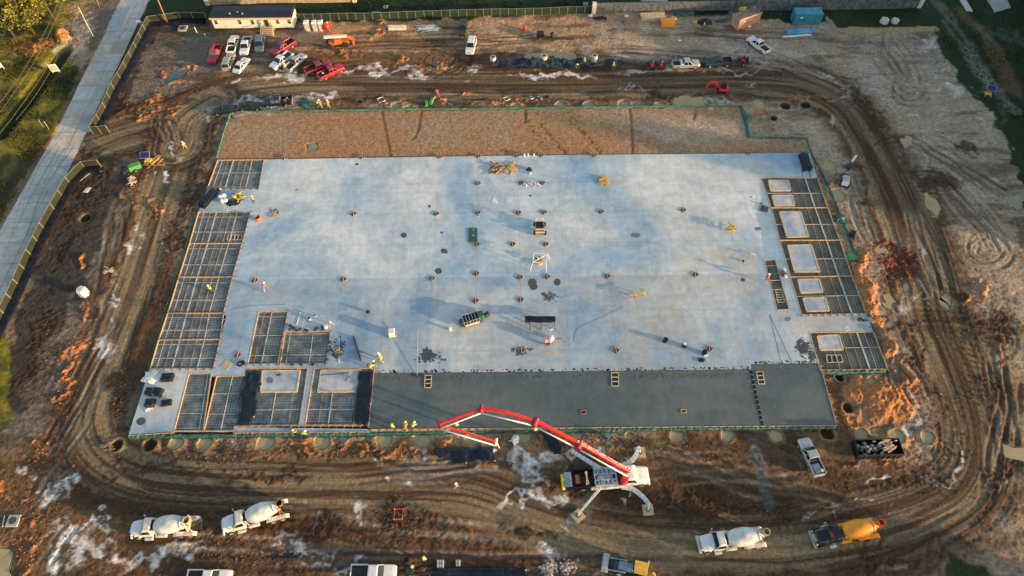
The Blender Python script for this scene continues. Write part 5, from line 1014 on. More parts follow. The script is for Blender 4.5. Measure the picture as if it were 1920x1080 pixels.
# --- concrete mixers
def mixer(rear, front, label, paint, drum, chassis_, chute, cabroof=None):
    a, b_2 = P(*rear, 1.5), P(*front, 1.5); c = (a + b_2) / 2; rz = math.atan2(b_2.y - a.y, b_2.x - a.x); t = thing('concrete_mixer', label, 'concrete mixer truck', (c.x, c.y, gz(c.x, c.y)), rz, 'concrete mixer trucks on the haul road'); t.scale = (.95, 1, 1)
    def ring(x, w_, z1, z0): return [(x, -w_, z0), (x, w_, z0), (x, w_ * 1.02, (z0 + z1) / 2), (x, w_ * .96, z1 - .2), (x, w_ * .7, z1), (x, -w_ * .7, z1), (x, -w_ * .96, z1 - .2), (x, -w_ * 1.02, (z0 + z1) / 2)]
    MB().loft([ring(4.75, .72, 1.65, .75), ring(4.6, .88, 1.85, .7), ring(3.9, .98, 2.0, .75), ring(3.0, 1.02, 2.1, .8)]).build('hood', M[paint], t, False, .04)
    MB().box((3.85, 0, .95), (1.1, 2.3, .45), top=.86).build('fender', M[paint], t, bevel=.08)
    MB().box((4.8, 0, 1.25), (.08, 1.1, .8)).build('grille', M['steel_light'], t); MB().box((4.85, 0, .65), (.25, 2.3, .35)).build('bumper', M['steel_light' if paint != 'white_paint' else paint], t, bevel=.05)
    cab = MB(); B_ = [(1.55, -1.1, .9), (3.1, -1.1, .9), (3.1, 1.1, .9), (1.55, 1.1, .9)]; Md = [(1.5, -1.12, 1.95), (3.05, -1.12, 1.95), (3.05, 1.12, 1.95), (1.5, 1.12, 1.95)]; Tp = [(1.55, -.95, 2.75), (2.6, -.95, 2.72), (2.6, .95, 2.72), (1.55, .95, 2.75)]
    Tq = [(1.7, -.75, 2.86), (2.4, -.75, 2.84), (2.4, .75, 2.84), (1.7, .75, 2.86)]; cab.loft([B_, Md, Tp, Tq]); cab.build('cab', M[cabroof or paint], t, bevel=.05)
    panel_quad(t, [Md[1], Md[2], Tp[2], Tp[1]], 'windshield', 'glass', .03, .08); panel_quad(t, [Md[0], Md[3], Tp[3], Tp[0]], 'rear_window', 'glass', .03, .3)
    for s_ in (-1, 1):
        i, j = (0, 1) if s_ < 0 else (3, 2); panel_quad(t, [Md[i], Md[j], Tp[j], Tp[i]], 'side_window', 'glass', .03, .12)
        MB().box((2.95, s_ * 1.42, 2.15), (.12, .22, .5)).build('mirror', M['steel_light'], t); MB().box((4.72, s_ * .85, 1.2), (.16, .25, .22)).build('headlight', M['lamp'], t)
        MB().tube([(1.9, s_ * 1.22, .55), (2.9, s_ * 1.22, .55)], .3, 12).build('fuel_tank', M['steel_light'], t); MB().box((.55, s_ * 1.05, 1.0), (1.5, .42, .6)).build('water_tank', M[chassis_], t, bevel=.1)
        g = MB(); g.loft([[(-1.2, s_ * .75, 1.25), (-1.2, s_ * 1.3, 1.2), (-1.2, s_ * 1.3, 1.1), (-1.2, s_ * .75, 1.1)], [(-1.6, s_ * .75, 1.4), (-1.6, s_ * 1.3, 1.35), (-1.6, s_ * 1.3, 1.25), (-1.6, s_ * .75, 1.2)], [(-4.0, s_ * .75, 1.4), (-4.0, s_ * 1.3, 1.35), (-4.0, s_ * 1.3, 1.25), (-4.0, s_ * .75, 1.2)], [(-4.4, s_ * .75, 1.1), (-4.4, s_ * 1.3, 1.05), (-4.4, s_ * 1.3, .95), (-4.4, s_ * .75, .95)]]); g.build('mudguard', M[chassis_], t)
    MB().box((-.4, 0, .9), (8.8, .85, .28)).build('chassis', M['chassis'], t); MB().box((1.1, 0, 1.5), (.7, 1.0, 1.0), top=.8).build('gearbox', M['steel_dark'], t)
    g = MB(); g.tube([(1.2, .85, 1.1), (1.2, .85, 2.9)], .09, 8); g.build('exhaust_stack', M['steel_light'], t)
    # drum, axis rising to the rear
    ax = Vector((-1, 0, .21)).normalized(); o_ = Vector((1.05, 0, 2.0)); d = MB(); prof = [(0, .35), (.05, .78), (.5, 1.02), (1.3, 1.2), (2.3, 1.22), (3.1, 1.08), (3.9, .82), (4.4, .66), (4.45, .6), (4.75, .58)]
    d.tube([o_ + ax * s_ for s_, _ in prof], [r_ for _, r_ in prof], 28); dr = d.build('drum', M[drum], t, True)
    MB().tube([o_ + ax * 4.0, o_ + ax * 4.15], .85, 24).build('roller_ring', M['steel_light' if drum != 'orange_paint' else 'pink_paint'], dr)
    MB().tube([o_ + ax * 4.74, o_ + ax * 4.80], .50, 20).build('drum_mouth', M['chassis'], dr)
    e = o_ + ax * 4.9
    g = MB(); g.tube([(e.x - .15, 0, e.z + .95), (e.x - .15, 0, e.z + .25), (e.x - .1, 0, e.z - .3)], [.46, .42, .2], 14, False); g.build('hopper', M[chute], t).modifiers.new('s', 'SOLIDIFY').thickness = .05
    g = MB()
    for s_ in (-1, 1): g.bar((e.x + .5, s_ * .8, 1.1), (e.x + .2, s_ * .55, e.z + .6), .12, .12); g.bar((e.x - .2, s_ * .8, 1.0), (e.x + .3, s_ * .5, e.z), .1, .1)
    g.box((e.x + .5, 0, 1.4), (.25, 1.5, .5)); g.build('rear_frame', M[chute], t)
    g = MB(); s_ = Vector((e.x - .2, 0, 2.0)); q = s_ + (Vector((-1.0, -.75, -.55)) if chute == 'lumber_pale' else Vector((-1.3, .35, -.35))); g.bar(s_, q, .5, .12); g.bar(s_ + Vector((0, .22, .08)), q + Vector((0, .22, .08)), .05, .2); g.bar(s_ + Vector((0, -.22, .08)), q + Vector((0, -.22, .08)), .05, .2); g.build('chute', M['steel_dark'], t)
    g = MB()
    for k in range(7): g.bar((-3.5, -.95, 1.3 + k * .25), (-3.5, -.65, 1.3 + k * .25), .05, .05)
    g.bar((-3.5, -.95, 1.2), (-3.5, -.95, 3.0), .06, .06); g.bar((-3.5, -.65, 1.2), (-3.5, -.65, 3.0), .06, .06); g.build('ladder', M[chute], t)
    for s_ in (-1, 1):
        wheel(t, 3.85, s_ * 1.05, .52, .34, 'muddy_rim')
        for x in (-2.0, -3.35): wheel(t, x, s_ * .98, .52, .55, 'muddy_rim')
    return t
mixer((370, 984), (250, 990), 'white mixer truck with a yellowed chute frame, leftmost on the haul road', 'white_paint', 'drum_white', 'dirty_white', 'lumber_pale', 'cream_paint')
mixer((537, 951), (423, 982), 'white mixer truck climbing behind the leftmost one, long dark chute', 'white_paint', 'drum_white', 'dirty_white', 'rust', 'cream_paint')
mixer((1440, 1004), (1313, 1018), 'white mixer truck ahead of the orange one on the near right haul road', 'white_paint', 'drum_white', 'dirty_white', 'lumber_pale')
mixer((1652, 986), (1527, 1008), 'mixer truck with a black cab and an orange drum', 'black_paint', 'orange_paint', 'orange_paint', 'machine_orange')
# --- concrete pump with its boom
def pump():
    base = P(1130, 899, 1.0); a, b_2 = P(1052, 902, 1.4), P(1216, 890, 1.4); rz = math.atan2(b_2.y - a.y, b_2.x - a.x); c = (a + b_2) / 2; z0 = gz(c.x, c.y)
    t = thing('concrete_pump', 'concrete pump truck with a long red folding boom and four spread outriggers', 'concrete pump truck', (c.x, c.y, z0), rz); Mi = (Matrix.Translation((c.x, c.y, z0)) @ Matrix.Rotation(rz, 4, 'Z')).inverted()
    W = lambda px, py, z: Mi @ P(px, py, z + z0)
    F = (b_2 - a).length / 2
    def ring(x, w_, z1, zb): return [(x, -w_, zb), (x, w_, zb), (x, w_ * 1.02, (zb + z1) / 2), (x, w_ * .96, z1 - .2), (x, w_ * .75, z1), (x, -w_ * .75, z1), (x, -w_ * .96, z1 - .2), (x, -w_ * 1.02, (zb + z1) / 2)]
    MB().loft([ring(F - .05, .9, 1.7, .7), ring(F - .3, 1.15, 1.9, .6), ring(F - 1.0, 1.2, 2.05, .6), ring(F - 1.9, 1.2, 2.15, .7)]).build('hood', M['white_paint'], t, False, .06)
    cab = MB(); x0, x1 = F - 3.6, F - 1.85; B_ = [(x0, -1.2, .8), (x1 + .1, -1.2, .8), (x1 + .1, 1.2, .8), (x0, 1.2, .8)]; Md = [(x0, -1.22, 2.0), (x1 + .08, -1.22, 2.0), (x1 + .08, 1.22, 2.0), (x0, 1.22, 2.0)]; Tp = [(x0 + .05, -1.08, 2.85), (x1 - .3, -1.08, 2.8), (x1 - .3, 1.08, 2.8), (x0 + .05, 1.08, 2.85)]; Tq = [(x0 + .2, -.9, 2.98), (x1 - .5, -.9, 2.95), (x1 - .5, .9, 2.95), (x0 + .2, .9, 2.98)]
    cab.loft([B_, Md, Tp, Tq]); cab.build('cab', M['white_paint'], t, bevel=.06)
    panel_quad(t, [Md[1], Md[2], Tp[2], Tp[1]], 'windshield', 'cream_paint', .03, .1)
    for i, j in ((0, 1), (3, 2)): panel_quad(t, [Md[i], Md[j], Tp[j], Tp[i]], 'side_window', 'glass', .03, .15)
    for s_ in (-1, 1): MB().box((F - .1, s_ * .85, 1.2), (.16, .3, .25)).build('headlight', M['lamp'], t)
    MB().box((F, 0, .65), (.3, 2.4, .4)).build('bumper', M['white_paint'], t, bevel=.05)
    MB().box((-.8, 0, .95), (2 * F - 4.2, 1.0, .35)).build('chassis', M['chassis'], t)
    g = MB(); xa, xb = -F + 4.6, F - 4.6                                    # light grey deck with openings
    for y in (-1.15, -.4, .4, 1.15): g.box(((xa + xb) / 2, y, 1.75), (xb - xa, .22, .2))
    for k in range(6): g.box((xa + (xb - xa) * k / 5, 0, 1.73), (.22, 2.4, .17))
    g.box(((xa + xb) / 2, -.8, 1.5), (xb - xa, .55, .1)); g.box(((xa + xb) / 2, .8, 1.52), (xb - xa, .5, .1)); g.box(((xa + xb) / 2 - .3, 0, 1.6), (1.8, .45, .25)); g.build('deck', M['steel_light'], t, bevel=.02)
    for x, y in ((xa + 1.0, 0), (xb - 1.0, 0), (xa + 1.1, -.8)): MB().tube([(x, y, 1.55), (x, y, 1.92)], .3, 14).build('hydraulic_unit', M['steel_blue'], t)
    MB().box(((xa + xb) / 2 + .2, -1.35, 1.2), (xb - xa + 1.6, .3, .7)).build('side_box', M['dirty_white'], t, bevel=.04); MB().box(((xa + xb) / 2 + .2, 1.35, 1.2), (xb - xa + .6, .3, .6)).build('side_box', M['dirty_white'], t, bevel=.04)
    g = MB()                                                               # rear hopper body, black
    xr = -F + .9; xe = -F + 4.5
    for y in (-1.2, 1.2): g.box(((xr + xe) / 2, y, 1.4), (xe - xr, .12, 1.0))
    g.box(((xr + xe) / 2, 0, .85), (xe - xr, 2.4, .15)); g.box((xe, 0, 1.4), (.12, 2.4, 1.0)); g.build('rear_body', M['black_paint'], t)
    MB().box((-F + .95, 0, 1.75), (.95, 2.1, .12), ry=-.12).build('hopper_lid', M['steel_blue'], t, bevel=.03); MB().box((-F + .28, 0, 1.15), (.5, 2.3, .75), top=.8).build('rear_guard', M['hat_yellow'], t, bevel=.1)
    g = MB(); g.box((-F + 2.3, 0, 1.5), (.75, 1.4, .7), top=.8); g.build('pump_block', M['rust'], t)
    g = MB(); g.bar((-F + 3.4, -1.0, 1.95), (-F + 3.6, .9, 2.0), .2, .08); g.bar((-F + 3.7, -.9, 1.98), (-F + 3.4, .8, 2.05), .14, .08); g.build('plank', M['lumber_pale'], t)
    for s_ in (-1, 1):
        wheel(t, F - 1.1, s_ * 1.1, .55, .36)
        for x in (-F + 3.0, -F + 4.4, -F + 5.7): wheel(t, x, s_ * 1.0, .55, .5)
    # turret and boom
    tq = W(1172, 898, 2.5); MB().tube([(tq.x, tq.y, 1.2), (tq.x, tq.y, 3.0)], [.6, .48], 18).build('turret', M['machine_red'], t)
    J = [W(1179, 884, 3.4), W(1086, 832, 7.0), W(1004, 790, 9.0), W(902, 766, 10.0), W(823, 796, 9.5), W(930, 828, 6.5)]
    wdt = [.54, .47, .36, .28, .23]; hgt = [.8, .7, .5, .38, .3]
    for i in range(5):
        p, q = J[i], J[i + 1]
        if i == 2:
            mid = W(946, 772, 9.9); g = MB(); g.bar(p, mid, wdt[i], hgt[i]); g.bar(mid, q, wdt[i] * .95, hgt[i]); s_ = g.build('boom_section', M['boom_red'], t, bevel=.03)
        else:
            g = MB(); g.bar(p, q, wdt[i], hgt[i]); s_ = g.build('boom_section', M['boom_red'], t, bevel=.03)
        d = (q - p).normalized(); n = d.cross(Vector((0, 0, 1))).normalized()
        n = n if (rz_sign(n)) else -n
        off = n * (wdt[i] / 2 + .42); dz = Vector((0, 0, -.1))
        g = MB(); g.tube([p + off + dz, p.lerp(q, .5) + off + dz, q + off + dz], .11, 8); g.build('delivery_pipe', M['white_paint'], s_, True)
        g = MB()
        for k in (.05, .3, .6, .95): g.bar(p.lerp(q, k) + n * .1, p.lerp(q, k) + off + dz, .1, .1)
        g.build('pipe_bracket', M['boom_red'], s_)
        g = MB(); g.tube([q - n * .45, q + off * 1.15], hgt[i] * .62, 12); g.build('joint', M['dark_red_paint' if i < 4 else 'white_paint'], s_)
        if i == 0:
            cu = bpy.data.curves.new('lettering', 'FONT'); cu.body = 'ROSS BROTHERS CONCRETE CO'; cu.size = .62; cu.extrude = .006; cu.align_x = 'CENTER'; cu.align_y = 'CENTER'
            o = bpy.data.objects.new('lettering', cu); COL.objects.link(o); cu.materials.append(M['cream_paint']); o.parent = s_
            ex = (p - q).normalized(); ez = Vector((0, 0, 1)); ez = (ez - ex * ez.dot(ex)).normalized(); ey = ez.cross(ex); mid = p.lerp(q, .5) + ez * (hgt[0] / 2 + .012)
            mm_ = Matrix.Identity(4)
            for r_ in range(3): mm_[r_][0] = ex[r_]; mm_[r_][1] = ey[r_]; mm_[r_][2] = ez[r_]; mm_[r_][3] = mid[r_]
            o.data = cu; bpy.context.view_layer.update(); me_ = bpy.data.meshes.new_from_object(o.evaluated_get(bpy.context.evaluated_depsgraph_get())); bpy.data.objects.remove(o); o = bpy.data.objects.new('lettering', me_); COL.objects.link(o); o.parent = s_; o.matrix_local = mm_
    tip = J[5]; g = MB(); h2 = W(936, 840, 3.0); g.tube([tip, tip.lerp(h2, .5), h2], .13, 8); g.build('end_hose', M['lumber_pale'], t, True)
    g = MB(); a_ = J[0] + Vector((-.6, .1, -.5)); g.tube([a_, J[0].lerp(J[1], .35) - Vector((0, 0, .5))], .16, 10); g.build('lift_cylinder', M['steel_light'], t)
    # outriggers
    zc = 1.2
    for pts, w_, pad, ps, r_ in [([(1163, 874), (1182, 866), (1194, 850), (1198, 838)], .62, (1200, 848), 1.5, 0), ([(1166, 911), (1186, 917), (1206, 932), (1217, 946)], .62, (1215, 956), 1.5, 0), ([(1128, 912), (1107, 937), (1086, 962)], .32, (1084, 967), 1.5, .6), ([(1126, 878), (1098, 862), (1073, 846)], .55, (1072, 852), 1.5, .6)]:
        o = MB(); w3 = [W(x, y, zc + (.25 if i == 0 else 0)) for i, (x, y) in enumerate(pts)]; L2 = smooth_line([tuple(p[:2]) for p in w3], .5, w=False)
        for i in range(len(L2) - 1): o.bar((*L2[i], zc), (*(L2[i + 1] + (L2[i + 1] - L2[i]) * .1), zc), w_ * (1.15 - .4 * i / len(L2)), .32)
        og = o.build('outrigger', M['outrigger_white'] if w_ != .32 else M['cream_paint'], t); e = W(*pad, .1); MB().tube([(L2[-1][0], L2[-1][1], zc + .2), (e.x, e.y, .2)], .13, 10).build('jack', M['white_paint'], og); MB().tube([(e.x, e.y, .14), (e.x, e.y, .24)], .3, 12).build('foot', M['steel_dark'], og)
        pd = MB().box((e.x, e.y, .08), (ps, ps, .14), r_).build('pad_board', M['plywood'], og)
    return t
def rz_sign(n): return n.y < 0
pump()
# ---------------------------------------------------------------- column box-outs on the 15 m grid
ROWS = [('on the far edge of the slab', [(534, 296), (679, 295), (825, 294), (897, 293), (969, 292), (1015, 291), (1114, 291), (1402, 287)]),
        ('in the row below the lumber heap', [(896, 344), (977, 343), (1017, 343)]),
        ('in the row above the forklift', [(663, 401), (818, 401), (896, 399), (972, 399), (1020, 398), (1127, 397), (1281, 394)]),
        ('in the row below the forklift', [(894, 458), (961, 458), (1023, 458)]),
        ('in the row along the slab seam', [(478, 526), (644, 524), (810, 522), (893, 513), (975, 520), (1026, 519), (1139, 518), (1304, 515)]),
        ('above the green cart', [(892, 564), (976, 562)]),
        ('in the row nearest the fresh concrete', [(446, 666), (978, 657), (1155, 657), (1330, 654)])]
proto = None
for rn, lst in ROWS:
    for k, (px, py) in enumerate(lst):
        q = P(px, py, ZS); cnt = 'only' if len(lst) == 1 else ORD[k]
        lb = f'diamond column box-out, {cnt} from left {rn}'
        if proto is None:
            proto = t = thing('column_box_out', lb, 'wooden form', q, math.pi / 4, 'diamond column box-outs'); s_ = .42
            g = MB()
            for a in range(4):
                c0, c1 = [(s_ * x, s_ * y, .05) for x, y in ((1, 1), (-1, 1), (-1, -1), (1, -1), (1, 1))][a:a + 2]; g.bar(c0, c1, .06, .12)
            g.build('form_board', M['lumber_dark'], t); g = MB(); g.box((0, 0, .02), (s_ * 2, s_ * 2, .03)); g.build('pit_liner', M['pallet_brown'], t)
            g = MB(); g.bar((-s_, -s_, .1), (s_, s_, .1), .09, .06); g.build('brace', M['lumber_pale'], t)
            g = MB()
            for a, b_2 in (((-.62, -.2), (-.62, .68)), ((-.62, .68), (.2, .68)), ((.68, .68), (.95, .95)), ((.60, -.3), (.60, .15)), ((-.9, .9), (-.7, .75))): g.bar((*a, .008), (*b_2, .008), .07, .006)
            g.build('layout_mark', M['pink_paint'], t)
        else: dup(proto, q, math.pi / 4 + random.uniform(-.12, .12), lb)
# ---------------------------------------------------------------- people
dg = bpy.context.evaluated_depsgraph_get
def skinmesh(name, verts, edges, rad, sub=1):
    me = bpy.data.meshes.new(name); me.from_pydata(verts, edges, []); o = bpy.data.objects.new(name, me); COL.objects.link(o)
    sk = o.modifiers.new('s', 'SKIN'); sk.use_smooth_shade = True; sb = o.modifiers.new('b', 'SUBSURF'); sb.levels = sub; sb.render_levels = sub
    for i, r_ in enumerate(rad): me.skin_vertices[0].data[i].radius = (r_, r_)
    me.skin_vertices[0].data[0].use_root = True
    bpy.context.view_layer.update(); ev = o.evaluated_get(dg()); m2 = bpy.data.meshes.new_from_object(ev); bpy.data.objects.remove(o); m2.name = name; return m2
POSES = {}
for nm_, lean, leg, arm in (('standing', 0.05, .10, .25), ('walking', .12, .32, .5), ('bending', 1.0, .18, 1.0)):
    hip = Vector((0, 0, .92)); up = Vector((math.sin(lean), 0, math.cos(lean))); ch = hip + up * .30; nk = hip + up * .54; hd = nk + (up * .7 + Vector((.25 * min(lean, .6), 0, .3))).normalized() * .20
    V = [hip, hip + up * .15, ch, nk, nk + (hd - nk) * .45, hd, hd + (hd - nk) * .35]; E_ = [(0, 1), (1, 2), (2, 3), (3, 4), (4, 5), (5, 6)]; Rr = [.15, .14, .17, .085, .062, .10, .075]; joints = {}
    for s_, f in ((1, 1), (-1, -1)):
        i = len(V); sh = ch + up * .14 + Vector((0, s_ * .18, 0)); el = sh + Vector((arm * .3 * (1 if nm_ == 'bending' else f), s_ * .07, -.27)); ha = el + Vector((.16, 0, -.2))
        V += [sh, el, ha, ha + Vector((.05, 0, -.08))]; E_ += [(2, i), (i, i + 1), (i + 1, i + 2), (i + 2, i + 3)]; Rr += [.075, .05, .035, .04]; joints['a%d' % s_] = (sh, el, ha)
        j = len(V); hp = hip + Vector((0, s_ * .10, -.06)); kn = Vector((f * leg * .7 + .03, s_ * .12, .48)); an = Vector((f * leg, s_ * .13, .09))
        V += [hp, kn, an, an + Vector((.14, 0, -.04))]; E_ += [(0, j), (j, j + 1), (j + 1, j + 2), (j + 2, j + 3)]; Rr += [.10, .068, .045, .04]; joints['l%d' % s_] = (hp, kn, an)
    body = skinmesh('body', V, E_, Rr)
    a1, a2 = joints['a1'], joints['a-1']
    shirt = skinmesh('shirt', [hip + up * .04, hip + up * .15, ch, hip + up * .47, a1[0], a1[1], a2[0], a2[1]], [(0, 1), (1, 2), (2, 3), (2, 4), (4, 5), (2, 6), (6, 7)], [.18, .17, .205, .13, .095, .07, .095, .07])
    l1, l2 = joints['l1'], joints['l-1']
    trou = skinmesh('trousers', [hip + up * .03, l1[0], l1[1], l1[2], l2[0], l2[1], l2[2]], [(0, 1), (1, 2), (2, 3), (0, 4), (4, 5), (5, 6)], [.17, .125, .09, .07, .125, .09, .07])
    g = MB(); g.tube([hd + Vector((0, 0, .02)), hd + Vector((0, 0, .05))], [.19, .19], 14); g.ball(hd + Vector((0, 0, .05)), (.15, .14, .12), 12, 6); h_ = g.build('hard_hat', M['hat_white'], None, True); hat = h_.data; bpy.data.objects.remove(h_)
    POSES[nm_] = dict(body=body, shirt=shirt, trousers=trou, hard_hat=hat)
    for k, m_ in POSES[nm_].items():
        if not m_.materials: m_.materials.append(M['skin'])
        for p in m_.polygons: p.use_smooth = True
def person(px, py, label, pose='standing', top='vest', hat='hat_white', legs='jeans', face=0, slab_=None, z=None):
    q = P(px, py, ZS if slab_ else 0)
    if not slab_: q = gp(px, py)
    if z is not None: q = P(px, py, z)
    t = thing('person', label, 'person', q, face, 'construction workers on the site'); t.scale = (1.12,) * 3
    for k, mt_ in (('body', 'skin'), ('shirt', top), ('trousers', legs), ('hard_hat', hat)):
        o = bpy.data.objects.new(k, POSES[pose][k]); COL.objects.link(o); o.parent = t; o.material_slots[0].link = 'OBJECT'; o.material_slots[0].material = M[mt_]
    return t
S = True
for a in [(477, 381, 'worker in a lime vest standing on the slab right of the white bags', 'standing', 'vest', 'hat_yellow', 'jeans', 1.0, S), (348, 279, 'worker in lime walking on the haul road near the site entrance', 'walking', 'vest', 'hat_white', 'khaki', -.5),
          (400, 549, 'worker with a pale hat bending inside the middle left rebar bay', 'bending', 'vest', 'hat_yellow', 'jeans', 2.4, S, .0), (712, 672, 'worker in a lime vest walking on the slab at the corner of the fresh concrete', 'walking', 'vest', 'hat_white', 'khaki', -1.1, S), (717, 681, 'worker in yellow stooping at the corner of the fresh concrete', 'bending', 'hat_yellow', 'hat_white', 'khaki', 2, S),
          (693, 690, 'worker in bright lime kneeling over the black plastic corner', 'bending', 'vest', 'hat_yellow', 'jeans', -.5, S), (704, 688, 'worker with a white hat beside the black plastic corner', 'standing', 'dark_shirt', 'hat_white', 'khaki', 2, S),
          (738, 806, 'worker in lime at the near edge of the fresh concrete, leftmost of the group', 'standing', 'vest', 'hat_yellow', 'jeans', 1.4, S), (762, 807, 'worker in an orange vest at the near edge of the fresh concrete', 'bending', 'vest_orange', 'hat_yellow', 'khaki', 1.6, S), (774, 806, 'worker in lime right of the orange-vested one at the fresh concrete edge', 'bending', 'vest', 'hat_white', 'jeans', 1.0, S),
          (857, 803, 'worker in lime between the two red boom arms at the concrete edge', 'standing', 'vest', 'hat_yellow', 'jeans', 1.5, S), (1003, 812, 'worker in a green vest beneath the second boom joint', 'standing', 'vest', 'hat_white', 'jeans', 1.5), (562, 815, 'worker in yellow stooping at the near slab edge below the bays', 'bending', 'hat_yellow', 'hat_yellow', 'khaki', 3), (568, 818, 'worker in lime reaching down below the near slab edge', 'bending', 'vest', 'hat_white', 'jeans', .3),
          (855, 915, 'lone worker with a white hat crossing the haul road', 'walking', 'khaki', 'hat_white', 'khaki', .2), (797, 1052, 'worker in a yellow vest near the bottom edge of the picture', 'standing', 'vest', 'hat_yellow', 'jeans', 1.5), (1081, 128, 'worker in lime at the trench plastic, left of the trench pair', 'bending', 'vest', 'hat_white', 'jeans', -1.5), (1095, 123, 'worker in lime behind the trench plastic', 'standing', 'vest', 'hat_yellow', 'jeans', -1.5),
          (1149, 131, 'worker in lime at the right end of the trench plastic', 'standing', 'vest', 'hat_yellow', 'jeans', -1.5), (603, 203, 'worker in an orange vest near the teal sheet, left one', 'bending', 'vest_orange', 'hat_yellow', 'khaki', 2), (617, 202, 'worker in an orange vest near the teal sheet, right one', 'standing', 'vest_orange', 'hat_white', 'khaki', 2), (596, 202, 'worker in lime crouching left of the orange vests', 'bending', 'vest', 'hat_white', 'jeans', 1),
          (537, 133, 'worker in yellow between the white and silver pickups', 'standing', 'hat_yellow', 'hat_white', 'khaki', -1.5), (775, 1068, 'worker in dark clothes at the bottom edge by the bins', 'standing', 'dark_shirt', 'hat_yellow', 'jeans', 0), (496, 546, 'worker in a red shirt bending on the slab near the left bays', 'bending', 'machine_orange', 'hat_white', 'khaki', 1.3, S),
          (1434, 529, 'worker in red crouching left of the narrow trench form', 'bending', 'machine_red', 'hat_white', 'khaki', 1, S)]:
    person(*a[:8], a[8] if len(a) > 8 else None, a[9] if len(a) > 9 else None)
# ---------------------------------------------------------------- office trailer and toilets
def local(px0, py0, px1, py1, name, label, cat, z=None, group=None):
    a, b_2 = gp(px0, py0), gp(px1, py1); d = b_2 - a; t = thing(name, label, cat, (a.x, a.y, min(a.z, b_2.z)), math.atan2(d.y, d.x), group); return t, math.hypot(d.x, d.y)
t, L_ = local(404, 56, 553, 55, 'office_trailer', 'long white office trailer with a dark roof and an orange fascia', 'office trailer')
dp = 3.9; MB().box((L_ / 2, dp / 2, 1.75), (L_, dp, 2.7)).build('wall', M['trailer_wall'], t)
g = MB(); g.loft([[(-.25, -.3, 3.1), (L_ + .25, -.3, 3.1), (L_ + .25, dp + .3, 3.1), (-.25, dp + .3, 3.1)], [(-.25, -.3, 3.2), (L_ + .25, -.3, 3.2), (L_ + .25, dp + .3, 3.2), (-.25, dp + .3, 3.2)], [(.1, dp / 2 - .1, 3.55), (L_ - .1, dp / 2 - .1, 3.55), (L_ - .1, dp / 2 + .1, 3.55), (.1, dp / 2 + .1, 3.55)]]); rf = g.build('roof', M['navy_roof'], t)
for x, y in ((4.2, .9), (5.8, 1.4), (7, .8)): MB().tube([(x, y, 3.25), (x, y, 3.65)], .14, 8).build('vent', M['steel_light'], rf)
MB().box((L_ / 2, -.33, 3.02), (L_ + .5, .06, .36)).build('fascia', M['trim_orange'], t)
for x in (.9, 6.2, 9.0, 14.6, 17.2):
    if x < L_: w_ = MB().box((x, -.02, 2.0), (.75, .06, 1.1)).build('window', M['cream_paint'], t); MB().box((x, -.06, 1.78), (.6, .05, .5)).build('lower_pane', M['glass'], w_); MB().box((x, -.06, 2.3), (.6, .05, .42)).build('upper_pane', M['glass_light'], w_)
MB().box((2.9, -.02, 1.45), (1.0, .06, 2.05)).build('door', M['cream_paint'], t); MB().box((12.0, -.02, 1.45), (.95, .06, 2.05)).build('door', M['chassis'], t); MB().box((11.0, -.12, 1.5), (1.0, .06, 2.0), .25).build('door', M['steel_light'], t)
MB().box((L_ / 2, dp / 2, .2), (L_ - .3, dp - .3, .5)).build('skirting', M['chassis'], t)
g = MB()
for k in range(5): g.box((12.2, -.5 - k * .42, .95 - k * .2), (2.6, .4, .07))
for x in (10.95, 13.5): g.bar((x, -.2, 1.9), (x, -2.6, .9), .07, .12); g.bar((x, -2.6, 0), (x, -2.6, .95), .09, .09); g.bar((x, -.3, 0), (x, -.3, 1.9), .09, .09); g.bar((x, -.2, .9), (x, -2.6, 0), .07, .2)
g.build('steps', M['lumber_pale'], t)
for k, (px, w2) in enumerate(((578, 1.25), (593, 1.25), (604, 1.25))):
    p = gp(px, 57); lb = ['portable toilet standing apart left of the other two', 'middle portable toilet, its right side against its neighbour', 'right portable toilet, nearest the red tank'][k]
    t = thing('portable_toilet', lb, 'portable toilet', p, .02 * k, 'portable toilets beside the trailer'); MB().box((0, 0, 1.05), (1.15, 1.15, 2.0)).build('cabin', M['porta_body'], t, bevel=.04)
    g = MB(); g.box((0, 0, 2.12), (1.2, 1.2, .18)); g.box((0, 0, 2.3), (1.15, 1.15, .22), top=.7); g.build('roof', M['porta_roof'], t, bevel=.04); MB().box((0, -.59, 1.05), (.75, .05, 1.75)).build('door', M['dirty_white'], t); MB().tube([(.4, .4, 2.1), (.4, .4, 2.7)], .06, 8).build('vent_pipe', M['steel_dark'], t)
def barrel(px, py, r_, h, mt, label, name='barrel', cat='barrel', slab_=False, group=None, lid=None):
    p = P(px, py, ZS) if slab_ else gp(px, py); t = thing(name, label, cat, p, 0, group); MB().tube([(0, 0, 0), (0, 0, h * .33), (0, 0, h * .36), (0, 0, h * .63), (0, 0, h * .66), (0, 0, h)], [r_, r_, r_ * 1.05, r_, r_ * 1.05, r_], 16).build('shell', M[mt], t)
    MB().tube([(0, 0, h), (0, 0, h + .04)], r_ * .85, 16).build('lid', M[lid or mt], t); return t
def tank(px, py, label):
    p = gp(px, py); t = thing('fuel_tank', label, 'fuel tank', p, 1.2); MB().tube([(-.9, 0, 1.2), (-.75, 0, 1.2), (.75, 0, 1.2), (.9, 0, 1.2)], [.5, .75, .75, .5], 18).build('vessel', M['machine_red'], t, True)
    for x in (-.6, .6):
        for y in (-.5, .5): MB().bar((x, y, 0), (x, y * .8, .9), .1, .1).build('leg', M['dark_red_paint'], t); MB().box((0, -.2, 2.0), (.4, .3, .25)).build('pump_head', M['hat_yellow'], t); return t
tank(615, 57, 'red fuel tank on a stand right of the portable toilets')
